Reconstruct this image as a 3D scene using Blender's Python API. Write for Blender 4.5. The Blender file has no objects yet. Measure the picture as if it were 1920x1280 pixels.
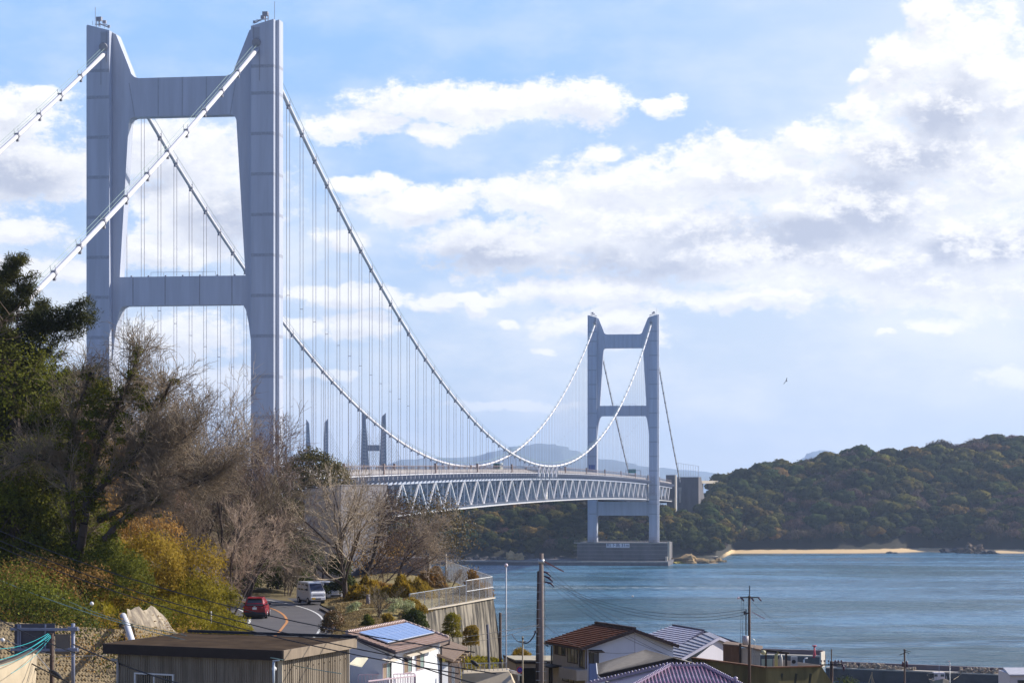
import bpy, bmesh, math, random
import numpy as np
from mathutils import Vector, Matrix, noise as mnoise
R=math.radians
# ------------------------------------------------------------------ camera, sky, sun, exposure
sc=bpy.context.scene
F=4335.0; YH=895.9; CZ=53.6
cam=bpy.data.cameras.new('camera'); co=bpy.data.objects.new('camera',cam); sc.collection.objects.link(co)
co.location=(0,0,CZ); co.rotation_euler=(R(90),0,0)
cam.sensor_width=36; cam.lens=36*F/1920; cam.shift_y=(YH-640)/1920; cam.clip_start=1; cam.clip_end=60000
sc.camera=co
SUN_AZ,SUN_EL=R(70),R(33)
SUN_DIR=Vector((math.sin(SUN_AZ)*math.cos(SUN_EL),math.cos(SUN_AZ)*math.cos(SUN_EL),math.sin(SUN_EL)))
sl=bpy.data.lights.new('sun','SUN'); sl.energy=5.0; sl.angle=R(.5); sl.color=(1,.93,.82)
so=bpy.data.objects.new('sun',sl); sc.collection.objects.link(so); so.rotation_euler=SUN_DIR.to_track_quat('Z','Y').to_euler(); so.location=(0,0,400)
sc.view_settings.view_transform='Standard'; sc.view_settings.look='None'; sc.view_settings.gamma=1; sc.view_settings.use_curve_mapping=False
sc.view_settings.exposure=0.35
sc.cycles.max_bounces=6; sc.cycles.diffuse_bounces=3; sc.cycles.glossy_bounces=3; sc.cycles.transparent_max_bounces=8; sc.cycles.volume_bounces=1
sc.cycles.use_denoising=True; sc.cycles.sample_clamp_indirect=6

W=bpy.data.worlds.new('World'); sc.world=W; W.use_nodes=True
def build_world():
    nt=W.node_tree; nt.nodes.clear(); N=nt.nodes; L=nt.links
    def n(t,**k):
        x=N.new(t)
        for a,b in k.items(): setattr(x,a,b)
        return x
    def m(op,a,b=None,c=None,clamp=False):
        x=n('ShaderNodeMath',operation=op); x.use_clamp=clamp
        for i,v in enumerate((a,b,c)):
            if v is None: continue
            if isinstance(v,(int,float)): x.inputs[i].default_value=v
            else: L.new(v,x.inputs[i])
        return x.outputs[0]
    def vm(op,a,b=None,out=0):
        x=n('ShaderNodeVectorMath',operation=op)
        for i,v in enumerate((a,b)):
            if v is None: continue
            if isinstance(v,tuple): x.inputs[i].default_value=v
            else: L.new(v,x.inputs[i])
        return x.outputs[out]
    def sm(v,a,b,lo=0.,hi=1.):
        x=n('ShaderNodeMapRange',interpolation_type='SMOOTHSTEP'); L.new(v,x.inputs[0])
        for i,q in zip((1,2,3,4),(a,b,lo,hi)): x.inputs[i].default_value=q
        return x.outputs[0]
    def mixc(f,a,b):
        x=n('ShaderNodeMix',data_type='RGBA')
        if isinstance(f,(int,float)): x.inputs[0].default_value=f
        else: L.new(f,x.inputs[0])
        for i,v in ((6,a),(7,b)):
            if isinstance(v,tuple): x.inputs[i].default_value=(*v,1)
            else: L.new(v,x.inputs[i])
        return x.outputs[2]
    tc=n('ShaderNodeTexCoord'); sp=n('ShaderNodeSeparateXYZ'); L.new(tc.outputs['Generated'],sp.inputs[0])
    x,y,z=sp.outputs
    az=m('ARCTAN2',x,y); hyp=m('SQRT',m('ADD',m('MULTIPLY',x,x),m('MULTIPLY',y,y)))
    U=m('MULTIPLY',az,4.31); V=m('MULTIPLY',m('ARCTAN2',z,hyp),4.335)
    cb=n('ShaderNodeCombineXYZ'); L.new(U,cb.inputs[0]); L.new(V,cb.inputs[1]); P0=cb.outputs[0]
    def noise(v,scale,detail,rough=.55,color=False,dist=0.):
        x=n('ShaderNodeTexNoise',noise_dimensions='3D'); L.new(v,x.inputs['Vector']); x.inputs['Scale'].default_value=scale
        x.inputs['Detail'].default_value=detail; x.inputs['Roughness'].default_value=rough; x.inputs['Distortion'].default_value=dist
        return x.outputs['Color' if color else 0]
    # cumulus masses: azimuth/elevation centre, half sizes, in units of 1000/4335 rad
    B=[(880,198,230,42),(1110,205,110,48),(1235,204,52,22),(690,238,120,30),(800,246,60,24),
       (1805,150,110,115),(1735,60,42,62),(1700,140,70,60),(1870,210,90,100),(1765,215,110,70),(1655,170,55,42),(1605,165,34,20),
       (1605,215,52,34),(1510,275,90,40),(1650,300,170,90),(1850,340,150,110),
       (1400,330,210,70),(1180,345,170,66),(1130,290,60,18),(980,375,160,50),(800,385,150,44),(1200,430,300,95),(940,470,190,60),(1560,410,250,110),(1800,470,200,80),(1750,540,230,70),
       (1380,560,210,30),(1100,545,190,32),(880,560,90,14),(1470,556,90,22),(1130,600,120,34),(1060,610,60,26),(1180,640,70,24),
       (815,572,60,18),(885,575,30,26),(956,605,28,12),(1745,620,62,20),(1660,636,22,6),(1880,720,70,22),(1575,518,24,8),(1650,500,330,70),(1350,480,300,60),
       (60,225,120,48),(40,330,170,95),(330,300,170,80),(390,390,160,80),(60,440,110,26),(330,470,170,40),(140,520,60,26),(640,450,60,24),(640,560,120,26),(300,640,200,50),(560,620,90,22),(660,620,70,30),(700,350,90,20),(120,190,70,18),(60,520,90,30),(380,720,160,34),(620,700,80,12),(960,760,150,10),(1020,660,30,9),
       (2200,300,260,150),(2300,560,300,90),(-260,330,220,120),(-500,520,300,90),(2700,200,240,160),(-900,250,300,120)]
    # gentle wispy hollows taken out of the masses, and broad shaded bases
    gr=[(1745,235,95,75),(1450,450,230,60),(1620,400,120,80),(900,490,190,52),(1130,500,220,40),(1850,470,180,34),(40,350,140,50),(420,430,90,60),(1700,300,150,50),(300,350,90,30)]
    def px(bx): return ((bx[0]-960)/1000,(895.9-bx[1])/1000,0.)
    def field(vec,lst,k):
        acc=None
        for b in lst:
            d=vm('MULTIPLY',vm('SUBTRACT',vec,px(b)),(1000/b[2],1000/b[3],0.))
            l=vm('LENGTH',d,out=1)
            v=m('MULTIPLY',m('SUBTRACT',1.,l),k) if False else m('SUBTRACT',1.,l)
            if acc is None: acc=v
            else:
                q=n('ShaderNodeMath',operation='SMOOTH_MAX'); L.new(acc,q.inputs[0]); L.new(v,q.inputs[1]); q.inputs[2].default_value=k; acc=q.outputs[0]
        return acc
    grp=bpy.data.node_groups.new('cloud_density','ShaderNodeTree')
    grp.interface.new_socket('Vector',in_out='INPUT',socket_type='NodeSocketVector')
    grp.interface.new_socket('Value',in_out='OUTPUT',socket_type='NodeSocketFloat')
    N0,L0=N,L
    N=grp.nodes; L=grp.links
    gi=N.new('NodeGroupInput'); go=N.new('NodeGroupOutput'); v=gi.outputs[0]
    w1=vm('SUBTRACT',noise(v,5.,3,.6,True),(.5,.5,.5)); w2=vm('SUBTRACT',noise(v,17.,3,.6,True),(.5,.5,.5))
    vw=vm('ADD',v,vm('ADD',vm('MULTIPLY',w1,(.13,.07,0)),vm('MULTIPLY',w2,(.035,.025,0))))
    f=field(vw,B,.12)
    st=vm('MULTIPLY',v,(1.,1.6,1.))
    d=m('ADD',m('ADD',f,.12),m('ADD',m('MULTIPLY',m('SUBTRACT',noise(st,7.,10,.66),.5),1.9),m('ADD',m('MULTIPLY',m('SUBTRACT',noise(st,28.,6,.7),.5),.62),m('MULTIPLY',m('SUBTRACT',noise(st,85.,4,.7),.5),.28))))
    # scattered cloud elsewhere round the sky, fading in beyond the pictured part
    far=m('MULTIPLY',m('SUBTRACT',noise(vm('MULTIPLY',v,(1.,1.7,1.)),.9,6,.6),.57),6.)
    gsp=N.new('ShaderNodeSeparateXYZ'); L.new(v,gsp.inputs[0])
    out=m('MAXIMUM',sm(m('ABSOLUTE',gsp.outputs[0]),1.1,1.6),sm(gsp.outputs[1],.95,1.4))
    d=m('MAXIMUM',d,m('SUBTRACT',m('ADD',m('MULTIPLY',out,3.),far),3.))
    L.new(d,go.inputs[0])
    N,L=N0,L0
    def dens(vec):
        g=N.new('ShaderNodeGroup'); g.node_tree=grp; L.new(vec,g.inputs[0]); return g.outputs[0]
    d0=dens(P0); d1=dens(vm('ADD',P0,(.016,.026,0.)))
    alpha=sm(d0,-.02,.50)
    veil=sm(noise(vm('MULTIPLY',P0,(1.,2.2,1.)),2.6,6,.6),.36,.70)      # thin high veil
    light=m('ADD',.64,m('MULTIPLY',m('SUBTRACT',d0,d1),.62),clamp=True)
    thick=sm(d0,.25,1.1)
    st_=vm('MULTIPLY',P0,(1.,1.7,1.))
    warpg=vm('ADD',P0,vm('MULTIPLY',vm('SUBTRACT',noise(P0,6.,4,.6,True),(.5,.5,.5)),(.16,.1,0)))
    g=field(warpg,gr,.1)
    gsh=sm(m('ADD',g,m('MULTIPLY',m('SUBTRACT',noise(st_,6.,5,.58),.5),1.5)),-.35,.95)
    shade=m('MULTIPLY',m('ADD',m('MULTIPLY',gsh,.72),m('MULTIPLY',m('SUBTRACT',1.,light),m('ADD',.25,m('MULTIPLY',thick,.75)))),1.,clamp=True)
    ccol=mixc(shade,mixc(sm(noise(st_,5.,6,.6),.35,.68),(.90,.90,.905),(.74,.76,.82)),(.45,.49,.60))
    ccol=mixc(m('MULTIPLY',sm(light,.55,1.05),sm(U,-.6,.9,.4,.8)),ccol,(.93,.915,.90))
    # clear sky: the Nishita sky, whitened by the aerosol low down
    sky=n('ShaderNodeTexSky',sky_type='NISHITA'); sky.sun_disc=False; sky.sun_elevation=SUN_EL; sky.sun_rotation=SUN_AZ
    sky.altitude=50; sky.air_density=1.; sky.dust_density=.6; sky.ozone_density=2.5
    nis=vm('MULTIPLY',sky.outputs[0],(.045,.068,.115))
    low=mixc(sm(V,-.05,.85),(.53,.625,.74),(.28,.48,.82))
    lowm=mixc(sm(U,-.2,1.6),low,(.72,.75,.79))
    hz=sm(V,.9,3.2,1.,0.)
    back=m('MULTIPLY',hz,sm(y,-.3,.8,.12,1.))
    base=mixc(back,nis,lowm)
    base=mixc(m('MULTIPLY',veil,m('MULTIPLY',hz,sm(V,.35,.8,.85,.35))),base,(.76,.79,.84))
    a2=m('MULTIPLY',alpha,sm(V,.02,.30,.35,1.))
    # clouds well away from the sun are seen by their duller side
    ccol=mixc(sm(y,-.6,.5,.7,0.),ccol,(.21,.27,.44))
    fin=mixc(a2,base,ccol)
    bg=n('ShaderNodeBackground'); L.new(fin,bg.inputs[0]); bg.inputs[1].default_value=1.
    o=n('ShaderNodeOutputWorld'); L.new(bg.outputs[0],o.inputs[0])
build_world()
W.cycles.sampling_method='MANUAL'; W.cycles.sample_map_resolution=512

# ------------------------------------------------------------------ helpers
C=sc.collection
def at(px,py,D): return Vector(((px-960)/F*D,D,CZ-(py-YH)/F*D))
def onz(px,py,z): D=(CZ-z)*F/(py-YH); return Vector(((px-960)/F*D,D,z))
def X(px,D): return (px-960)/F*D
def Z(py,D): return CZ-(py-YH)/F*D
def tag(o,label=None,cat=None,group=None,kind=None):
    if label: o['label']=label
    if cat: o['category']=cat
    if group: o['group']=group
    if kind: o['kind']=kind
    return o
def thing(name,loc,label=None,cat=None,group=None,rz=0.):
    o=bpy.data.objects.new(name,None); C.objects.link(o); o.location=loc; o.rotation_euler=(0,0,rz); o.empty_display_size=1
    return tag(o,label,cat,group)
def wloc(o):
    v=Vector((0,0,0))
    while o is not None: v=v+o.location; o=o.parent
    return v
def copy_tree(o,parent=None,loc=None,rz=None,scale=None):
    c=o.copy(); C.objects.link(c)
    if parent is not None: c.parent=parent
    if loc is not None: c.location=loc
    if rz is not None: c.rotation_euler=(0,0,rz)
    if scale is not None: c.scale=scale
    for ch in list(o.children): copy_tree(ch,c)
    return c
class MB:
    def __init__(s): s.v=[]; s.f=[]; s.sm=[]
    def add(s,vs,fs,smooth=False):
        b=len(s.v); s.v+= [tuple(v) for v in vs]; s.f+=[tuple(i+b for i in f) for f in fs]; s.sm+=[smooth]*len(fs); return s
    def box(s,c,d,M=None):
        c=Vector(c); h=Vector(d)/2; vs=[]
        for z in (-1,1):
            for y in (-1,1):
                for x in (-1,1):
                    p=Vector((x*h.x,y*h.y,z*h.z)); p=(M@p if M else p)+c; vs.append(p)
        return s.add(vs,[(0,2,3,1),(4,5,7,6),(0,1,5,4),(2,6,7,3),(0,4,6,2),(1,3,7,5)])
    def bb(s,a,b): return s.box([(a[i]+b[i])/2 for i in range(3)],[abs(b[i]-a[i]) for i in range(3)])
    def prism(s,pts,ext):
        n=len(pts); e=Vector(ext); vs=[Vector(p) for p in pts]+[Vector(p)+e for p in pts]
        fs=[tuple(range(n))[::-1],tuple(range(n,2*n))]+[(i,(i+1)%n,(i+1)%n+n,i+n) for i in range(n)]
        return s.add(vs,fs)
    def slab(s,pts,th):
        return s.prism([Vector(p)-Vector((0,0,th)) for p in pts],(0,0,th))
    def tube(s,pts,r,n=6,cap=True,smooth=True):
        pts=[Vector(p) for p in pts]; rs=r if isinstance(r,(list,tuple)) else [r]*len(pts); vs=[];fs=[]
        for i,p in enumerate(pts):
            t=(pts[min(i+1,len(pts)-1)]-pts[max(i-1,0)]).normalized()
            u=t.orthogonal().normalized() if abs(t.z)>.95 else t.cross(Vector((0,0,1))).normalized(); w=t.cross(u)
            for k in range(n): a=2*math.pi*k/n; vs.append(p+(u*math.cos(a)+w*math.sin(a))*rs[i])
        for i in range(len(pts)-1):
            for k in range(n): a=i*n+k; b=i*n+(k+1)%n; fs.append((a,b,b+n,a+n))
        s.add(vs,fs,smooth)
        if cap:
            b=len(s.v)-len(vs); s.f+=[tuple(b+k for k in range(n))[::-1],tuple(b+len(vs)-n+k for k in range(n))]; s.sm+=[False,False]
        return s
    def bar(s,a,b,w,h=None):
        a=Vector(a);b=Vector(b);h=h or w; t=(b-a).normalized(); u=t.cross(Vector((0,0,1)))
        u=Vector((1,0,0)) if u.length<1e-4 else u.normalized(); v=u.cross(t); vs=[]
        for p in (a,b):
            for x,y in ((-1,-1),(1,-1),(1,1),(-1,1)): vs.append(p+u*x*w/2+v*y*h/2)
        return s.add(vs,[(0,1,2,3),(7,6,5,4),(0,4,5,1),(1,5,6,2),(2,6,7,3),(3,7,4,0)])
    def ball(s,c,r,n=8,m=6,sq=(1,1,1)):
        vs=[];fs=[]
        for i in range(m+1):
            for k in range(n):
                a=math.pi*i/m; b=2*math.pi*k/n; vs.append(Vector(c)+Vector((math.sin(a)*math.cos(b)*r*sq[0],math.sin(a)*math.sin(b)*r*sq[1],math.cos(a)*r*sq[2])))
        for i in range(m):
            for k in range(n): fs.append((i*n+k,(i+1)*n+k,(i+1)*n+(k+1)%n,i*n+(k+1)%n))
        return s.add(vs,fs,True)
    def mesh(s,name,off=(0,0,0)):
        me=bpy.data.meshes.new(name); o=Vector(off)
        me.from_pydata([tuple(Vector(v)-o) for v in s.v],[],s.f); me.polygons.foreach_set('use_smooth',s.sm); me.update()
        return me
    def build(s,name,mat,parent=None,bevel=0,fix=True):
        me=s.mesh(name,wloc(parent) if parent else (0,0,0))
        if fix:
            bm=bmesh.new(); bm.from_mesh(me); bmesh.ops.recalc_face_normals(bm,faces=bm.faces); bm.to_mesh(me); bm.free()
        me.materials.append(mat); o=bpy.data.objects.new(name,me); C.objects.link(o)
        if parent: o.parent=parent
        if bevel: b=o.modifiers.new('bevel','BEVEL'); b.width=bevel; b.segments=2; b.limit_method='ANGLE'
        return o
def npmesh(name,V,Fc,mats,midx=None,tint=None,smooth=False):
    me=bpy.data.meshes.new(name); V=np.asarray(V,np.float32); Fc=np.asarray(Fc,np.int32); m,k=Fc.shape
    me.vertices.add(len(V)); me.vertices.foreach_set('co',V.ravel()); me.loops.add(m*k); me.loops.foreach_set('vertex_index',Fc.ravel())
    me.polygons.add(m); me.polygons.foreach_set('loop_start',np.arange(0,m*k,k,dtype=np.int32))
    if smooth: me.polygons.foreach_set('use_smooth',np.ones(m,bool))
    for q in mats: me.materials.append(q)
    if midx is not None: me.polygons.foreach_set('material_index',np.asarray(midx,np.int32))
    if tint is not None:
        a=me.attributes.new('tint','FLOAT','FACE'); a.data.foreach_set('value',np.asarray(tint,np.float32))
    me.update(calc_edges=True); return me
def link(name,me,parent=None,loc=None):
    o=bpy.data.objects.new(name,me); C.objects.link(o)
    if parent: o.parent=parent
    if loc is not None: o.location=loc
    return o
# ------------------------------------------------------------------ materials
MATS={}
def mat(name,col,rough=.7,var=.15,vscale=1.,metal=0.,bump=0.,bscale=20.,stretch=(1,1,1),col2=None,spec=.4,detail=5,transl=0.,obj=False,leaf=False,crng=(.3,.7)):
    if name in MATS: return MATS[name]
    m=bpy.data.materials.new(name); m.use_nodes=True; nt=m.node_tree; N=nt.nodes; L=nt.links; bs=N['Principled BSDF']
    bs.inputs['Roughness'].default_value=rough; bs.inputs['Metallic'].default_value=metal; bs.inputs['Specular IOR Level'].default_value=spec
    tc=N.new('ShaderNodeTexCoord'); mp=N.new('ShaderNodeMapping'); mp.inputs['Scale'].default_value=stretch; L.new(tc.outputs['Object'],mp.inputs[0])
    nz=N.new('ShaderNodeTexNoise'); nz.inputs['Scale'].default_value=vscale; nz.inputs['Detail'].default_value=detail; nz.inputs['Roughness'].default_value=.65; L.new(mp.outputs[0],nz.inputs[0])
    mr=N.new('ShaderNodeMapRange'); mr.inputs[1].default_value=crng[0]; mr.inputs[2].default_value=crng[1]; L.new(nz.outputs[0],mr.inputs[0])
    mx=N.new('ShaderNodeMix'); mx.data_type='RGBA'; L.new(mr.outputs[0],mx.inputs[0])
    c2=col2 or tuple(min(1,c*(1+var)) for c in col); c1=col if col2 else tuple(c*(1-var) for c in col)
    mx.inputs[6].default_value=(*c1,1); mx.inputs[7].default_value=(*c2,1); out=mx.outputs[2]
    if leaf or obj:
        hs=N.new('ShaderNodeHueSaturation'); L.new(out,hs.inputs['Color']); val=None
        if obj:
            oi=N.new('ShaderNodeObjectInfo'); r1=N.new('ShaderNodeMapRange'); L.new(oi.outputs['Random'],r1.inputs[0]); r1.inputs[3].default_value=.6; r1.inputs[4].default_value=1.4; val=r1.outputs[0]
            r2=N.new('ShaderNodeMapRange'); q=N.new('ShaderNodeMath'); q.operation='FRACT'; q2=N.new('ShaderNodeMath'); q2.operation='MULTIPLY'; q2.inputs[1].default_value=7.31; L.new(oi.outputs['Random'],q2.inputs[0]); L.new(q2.outputs[0],q.inputs[0]); L.new(q.outputs[0],r2.inputs[0]); r2.inputs[3].default_value=.465; r2.inputs[4].default_value=.53; L.new(r2.outputs[0],hs.inputs['Hue'])
        if leaf:
            at_=N.new('ShaderNodeAttribute'); at_.attribute_name='tint'; r3=N.new('ShaderNodeMapRange'); L.new(at_.outputs['Fac'],r3.inputs[0]); r3.inputs[3].default_value=.55; r3.inputs[4].default_value=1.5
            if val is None: val=r3.outputs[0]
            else:
                q=N.new('ShaderNodeMath'); q.operation='MULTIPLY'; L.new(val,q.inputs[0]); L.new(r3.outputs[0],q.inputs[1]); val=q.outputs[0]
        L.new(val,hs.inputs['Value']); out=hs.outputs[0]
    L.new(out,bs.inputs['Base Color'])
    if bump:
        b=N.new('ShaderNodeBump'); b.inputs['Strength'].default_value=bump; b.inputs['Distance'].default_value=.05
        n2=N.new('ShaderNodeTexNoise'); n2.inputs['Scale'].default_value=bscale; n2.inputs['Detail'].default_value=4; L.new(mp.outputs[0],n2.inputs[0]); L.new(n2.outputs[0],b.inputs['Height']); L.new(b.outputs[0],bs.inputs['Normal'])
    if transl:
        tr=N.new('ShaderNodeBsdfTranslucent'); L.new(out,tr.inputs[0]); ms=N.new('ShaderNodeMixShader'); ms.inputs[0].default_value=transl
        L.new(bs.outputs[0],ms.inputs[1]); L.new(tr.outputs[0],ms.inputs[2]); L.new(ms.outputs[0],N['Material Output'].inputs[0])
    MATS[name]=m; return m
STEEL=mat('painted_steel',(.46,.49,.57),.4,.09,.5,stretch=(1,1,.07),detail=8,crng=(.35,.65))
STEELD=mat('weathered_steel',(.30,.30,.34),.5,.15,.6)
WHITE_STEEL=mat('white_cable_paint',(.74,.72,.73),.38,.05,.5)
SPLICE=mat('bolted_splice',(.35,.37,.43),.5,.25,3.)
CABLE=mat('wire_rope',(.33,.3,.33),.5,.1,1.)
CONC=mat('concrete',(.36,.33,.29),.85,.25,.35,bump=.3,bscale=3.)
CONCD=mat('dark_concrete',(.13,.12,.125),.85,.3,.15,stretch=(1,1,.3))
CONCL=mat('pale_concrete',(.55,.48,.38),.85,.1,.2)
DARK=mat('dark_void',(.012,.012,.014),.6,.2,1.)
GLASS=mat('window_glass',(.03,.04,.05),.08,.1,1.,spec=.8)
RAILB=mat('brown_rail',(.3,.22,.19),.6,.3,.3)
BROWNW=mat('weathered_wood',(.09,.055,.04),.8,.3,2.,stretch=(1,1,.1))
POLEC=mat('pole_concrete',(.2,.16,.14),.85,.2,1.5,stretch=(1,1,.2))
GALV=mat('galvanised_steel',(.42,.44,.46),.45,.1,2.,metal=.4)
WIRE=mat('black_wire',(.02,.018,.022),.6,.1,1.)
WIREG=mat('green_wire',(.25,.36,.3),.6,.1,1.)
WIRET=mat('turquoise_wire',(.02,.42,.45),.5,.1,1.)
WHITEP=mat('white_plaster',(.74,.75,.77),.8,.04,.8)
BEIGEP=mat('beige_wall',(.42,.36,.30),.85,.1,1.2,stretch=(1,1,.4))
# ------------------------------------------------------------------ water
def water_mat():
    m=bpy.data.materials.new('sea_water'); m.use_nodes=True; nt=m.node_tree; N=nt.nodes; L=nt.links; bs=N['Principled BSDF']
    g=N.new('ShaderNodeNewGeometry'); 
    def noise(scale,st,detail=3,rough=.6,dist=0.):
        mp=N.new('ShaderNodeMapping'); mp.inputs['Scale'].default_value=st; L.new(g.outputs['Position'],mp.inputs[0])
        z=N.new('ShaderNodeTexNoise'); z.inputs['Scale'].default_value=scale; z.inputs['Detail'].default_value=detail; z.inputs['Roughness'].default_value=rough; z.inputs['Distortion'].default_value=dist; L.new(mp.outputs[0],z.inputs[0]); return z.outputs[0]
    def mr(v,a,b,c,d,sm=True):
        x=N.new('ShaderNodeMapRange'); L.new(v,x.inputs[0]); 
        if sm: x.interpolation_type='SMOOTHSTEP'
        for i,q in zip((1,2,3,4),(a,b,c,d)): x.inputs[i].default_value=q
        return x.outputs[0]
    def mt(op,a,b):
        x=N.new('ShaderNodeMath'); x.operation=op
        for i,v in enumerate((a,b)):
            if isinstance(v,(int,float)): x.inputs[i].default_value=v
            else: L.new(v,x.inputs[i])
        return x.outputs[0]
    def mix(f,a,b):
        x=N.new('ShaderNodeMix'); x.data_type='RGBA'; L.new(f,x.inputs[0])
        for i,v in ((6,a),(7,b)):
            if isinstance(v,tuple): x.inputs[i].default_value=(*v,1)
            else: L.new(v,x.inputs[i])
        return x.outputs[2]
    wind=noise(.010,(.35,1.6,1),5,.6)        # wind lanes lying across the view
    chop=noise(.16,(.6,.9,1),4,.7)
    rip=noise(.35,(.22,.55,1),8,.78)
    body=mix(mr(wind,.35,.65,0,1),(.018,.085,.15),(.045,.15,.26)); body=mix(mr(rip,.40,.68,0,1),body,(.13,.27,.39)); body=mix(mr(noise(.0042,(1.,2.0,1),5,.6,.8),.47,.60,0,.9),body,(.008,.062,.085))  # brighter ripple mix puts glints into the water colour
    body=mix(mr(chop,.3,.7,0,1),tuple(c*.55 for c in (.05,.14,.20)),body) if False else body
    # tide-race foam line running across below the far tower
    sp=N.new('ShaderNodeSeparateXYZ'); L.new(g.outputs['Position'],sp.inputs[0])
    w=noise(.02,(1,1,1),3); yy=mt('ADD',sp.outputs[1],mt('MULTIPLY',mt('SUBTRACT',w,.5),50.))
    yy=mt('SUBTRACT',yy,mt('MULTIPLY',sp.outputs[0],-.10))
    band=mt('MULTIPLY',mr(yy,1120,1134,0,1),mr(yy,1140,1160,1,0)); band=mt('MULTIPLY',band,mr(sp.outputs[0],-140,-40,0,1)); band=mt('MULTIPLY',band,mr(sp.outputs[0],60,190,1,0))
    fine=noise(.5,(.35,1.,1),4,.7); foam=mt('MULTIPLY',band,mr(fine,.5,.62,0,.75))
    caps=mt('MULTIPLY',mr(noise(.22,(.4,1,1),6,.75),.70,.76,0,.8),mr(wind,.45,.6,0,1)); foam=mt('MAXIMUM',foam,caps)
    col=mix(foam,body,(.75,.78,.8)); L.new(col,bs.inputs['Base Color'])
    rg=mt('ADD',mt('ADD',mr(wind,.35,.68,.10,.26),mr(rip,.35,.65,-.04,.12)),mt('MULTIPLY',foam,.5)); L.new(rg,bs.inputs['Roughness']); bs.inputs['IOR'].default_value=1.33; bs.inputs['Specular IOR Level'].default_value=.33
    hsum=mt('ADD',mt('MULTIPLY',noise(.09,(.8,1.2,1),2),3.2),mt('ADD',mt('MULTIPLY',chop,2.0),mt('MULTIPLY',noise(.55,(.7,1,1),4,.7),.85)))
    b=N.new('ShaderNodeBump'); b.inputs['Strength'].default_value=.75; b.inputs['Distance'].default_value=1.0; L.new(hsum,b.inputs['Height']); L.new(b.outputs[0],bs.inputs['Normal'])
    return m
wm=MB(); wm.add([(-8000,60,0),(8000,60,0),(8000,17500,0),(-8000,17500,0)],[(0,1,2,3)])
sea=wm.build('sea',water_mat(),fix=False); tag(sea,kind='structure')

# ------------------------------------------------------------------ near terrain
def P3(px,D,z): return (X(px,D),D,z)
CP=np.array([P3(*a) for a in [(200,60,43),(900,60,43),(1500,60,42),(300,100,41.8),(960,100,41.3),(1500,110,39.5),(1900,110,38),(120,125,41.3),(-100,120,44),(250,130,41),
 (400,130,40.8),(700,135,39.5),(1000,140,38.6),(1300,150,37.5),(1700,160,33.5),(2000,160,33),(430,150,41.8),(520,165,42.2),(600,165,42.2),(470,185,42.2),(600,175,42.2),(450,200,42.2),(560,205,42.2),(480,225,42.2),(420,240,42.2),(380,245,42.8),
 (650,150,40),(640,175,41.3),(680,175,41.2),(740,195,41),(650,215,41.7),(780,225,41.5),(850,235,41),(620,240,41.9),(560,240,42.2),
 (800,172,40.6),(800,180,40.2),(870,175,38.3),(905,196,38.2),(940,185,35.5),(960,205,33),(1000,215,31),(1000,185,32.5),(940,222,31),(915,165,36.3),(960,165,35.8),(880,152,37),(1000,160,35.3),(920,178,36.6),(1040,185,32.5),(1040,200,31),
 (1100,185,35.5),(1250,200,33),(1450,180,33),(1500,220,27),(1300,260,22),(1700,220,24),(1000,300,13),(1300,330,9),(1700,300,9),(2000,260,14),(1000,400,1),(1300,400,0),(1700,380,-1),(2000,380,-1),(1100,450,-4),(1500,450,-5),(1900,450,-5),
 (650,275,42),(750,275,40),(850,262,34),(900,285,22),(930,240,22),(900,252,25),(950,216,27),(960,240,20),(870,268,24),(800,330,25),(900,330,13),(850,420,-1),(700,420,25),(600,400,33),(600,500,20),(700,520,-2),(800,500,-4),(900,420,-3),(700,600,-4),
 (300,150,43.6),(380,160,43.2),(150,145,45.5),(0,145,46),(350,180,45),(200,180,50),(50,180,53),(380,210,44.3),(300,230,49),(150,230,55),(0,230,58),(400,300,47),(200,300,54),(0,300,57),(400,400,45),(200,400,50),(0,400,52),(450,500,33),(200,500,38),(-300,300,60),(-300,150,55),(340,540,24),(1000,550,-5),(1300,560,-5),(1700,560,-5),(1000,640,-5),(1300,640,-5),(1600,640,-5),(1950,640,-5),(1000,260,21),(1080,240,26),(870,380,4),(800,420,-2),(100,560,26),(400,620,-3),(200,650,-3),(500,640,-4)]])
def gz_arr(x,y):
    x=np.asarray(x,float).ravel(); y=np.asarray(y,float).ravel(); out=np.zeros_like(x)
    for i in range(0,len(x),4000):
        dx=x[i:i+4000,None]-CP[None,:,0]; dy=y[i:i+4000,None]-CP[None,:,1]
        d=dx*dx+dy*dy+4; w=1/d**2.2; out[i:i+4000]=(w*CP[None,:,2]).sum(1)/w.sum(1)
    return out
RC0=[(-16.0,128),(-16.5,150),(-16.75,158),(-16.9,166),(-17.3,175),(-17.65,181),(-18.6,188.5),(-19.8,195),(-21.2,200.5),(-23,206),(-25.6,212.5),(-28.6,219),(-33,228)]
_g0=gz_arr
def gz_arr(x,y):
    z=_g0(x,y); x=np.asarray(x,float).ravel(); y=np.asarray(y,float).ravel(); cx=np.interp(y,[p[1] for p in RC0],[p[0] for p in RC0]); d=np.abs(x-cx-.3); w=np.clip((d-5.2)/4.5,0,1); w=w*w*(3-2*w); w=np.where((y<120)|(y>236),1,w)
    return np.where(w<1,np.minimum(z,42.25)*(1-w)+z*w-(w<.01)*.12,z)
def gz(x,y): return float(gz_arr([x],[y])[0])
GRASSD=mat('dry_grass_soil',(.10,.075,.035),.95,col2=(.19,.145,.06),vscale=.5,bump=.8,bscale=6.)
xs=np.linspace(-130,150,150); ys=np.concatenate([np.linspace(70,260,130),np.linspace(262,640,60)])
gx,gy=np.meshgrid(xs,ys); h=gz_arr(gx,gy); rs=np.random.RandomState(5); h=h+rs.normal(0,.05,h.shape)
nx,ny=len(xs),len(ys); idx=np.arange(nx*ny).reshape(ny,nx)
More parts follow.
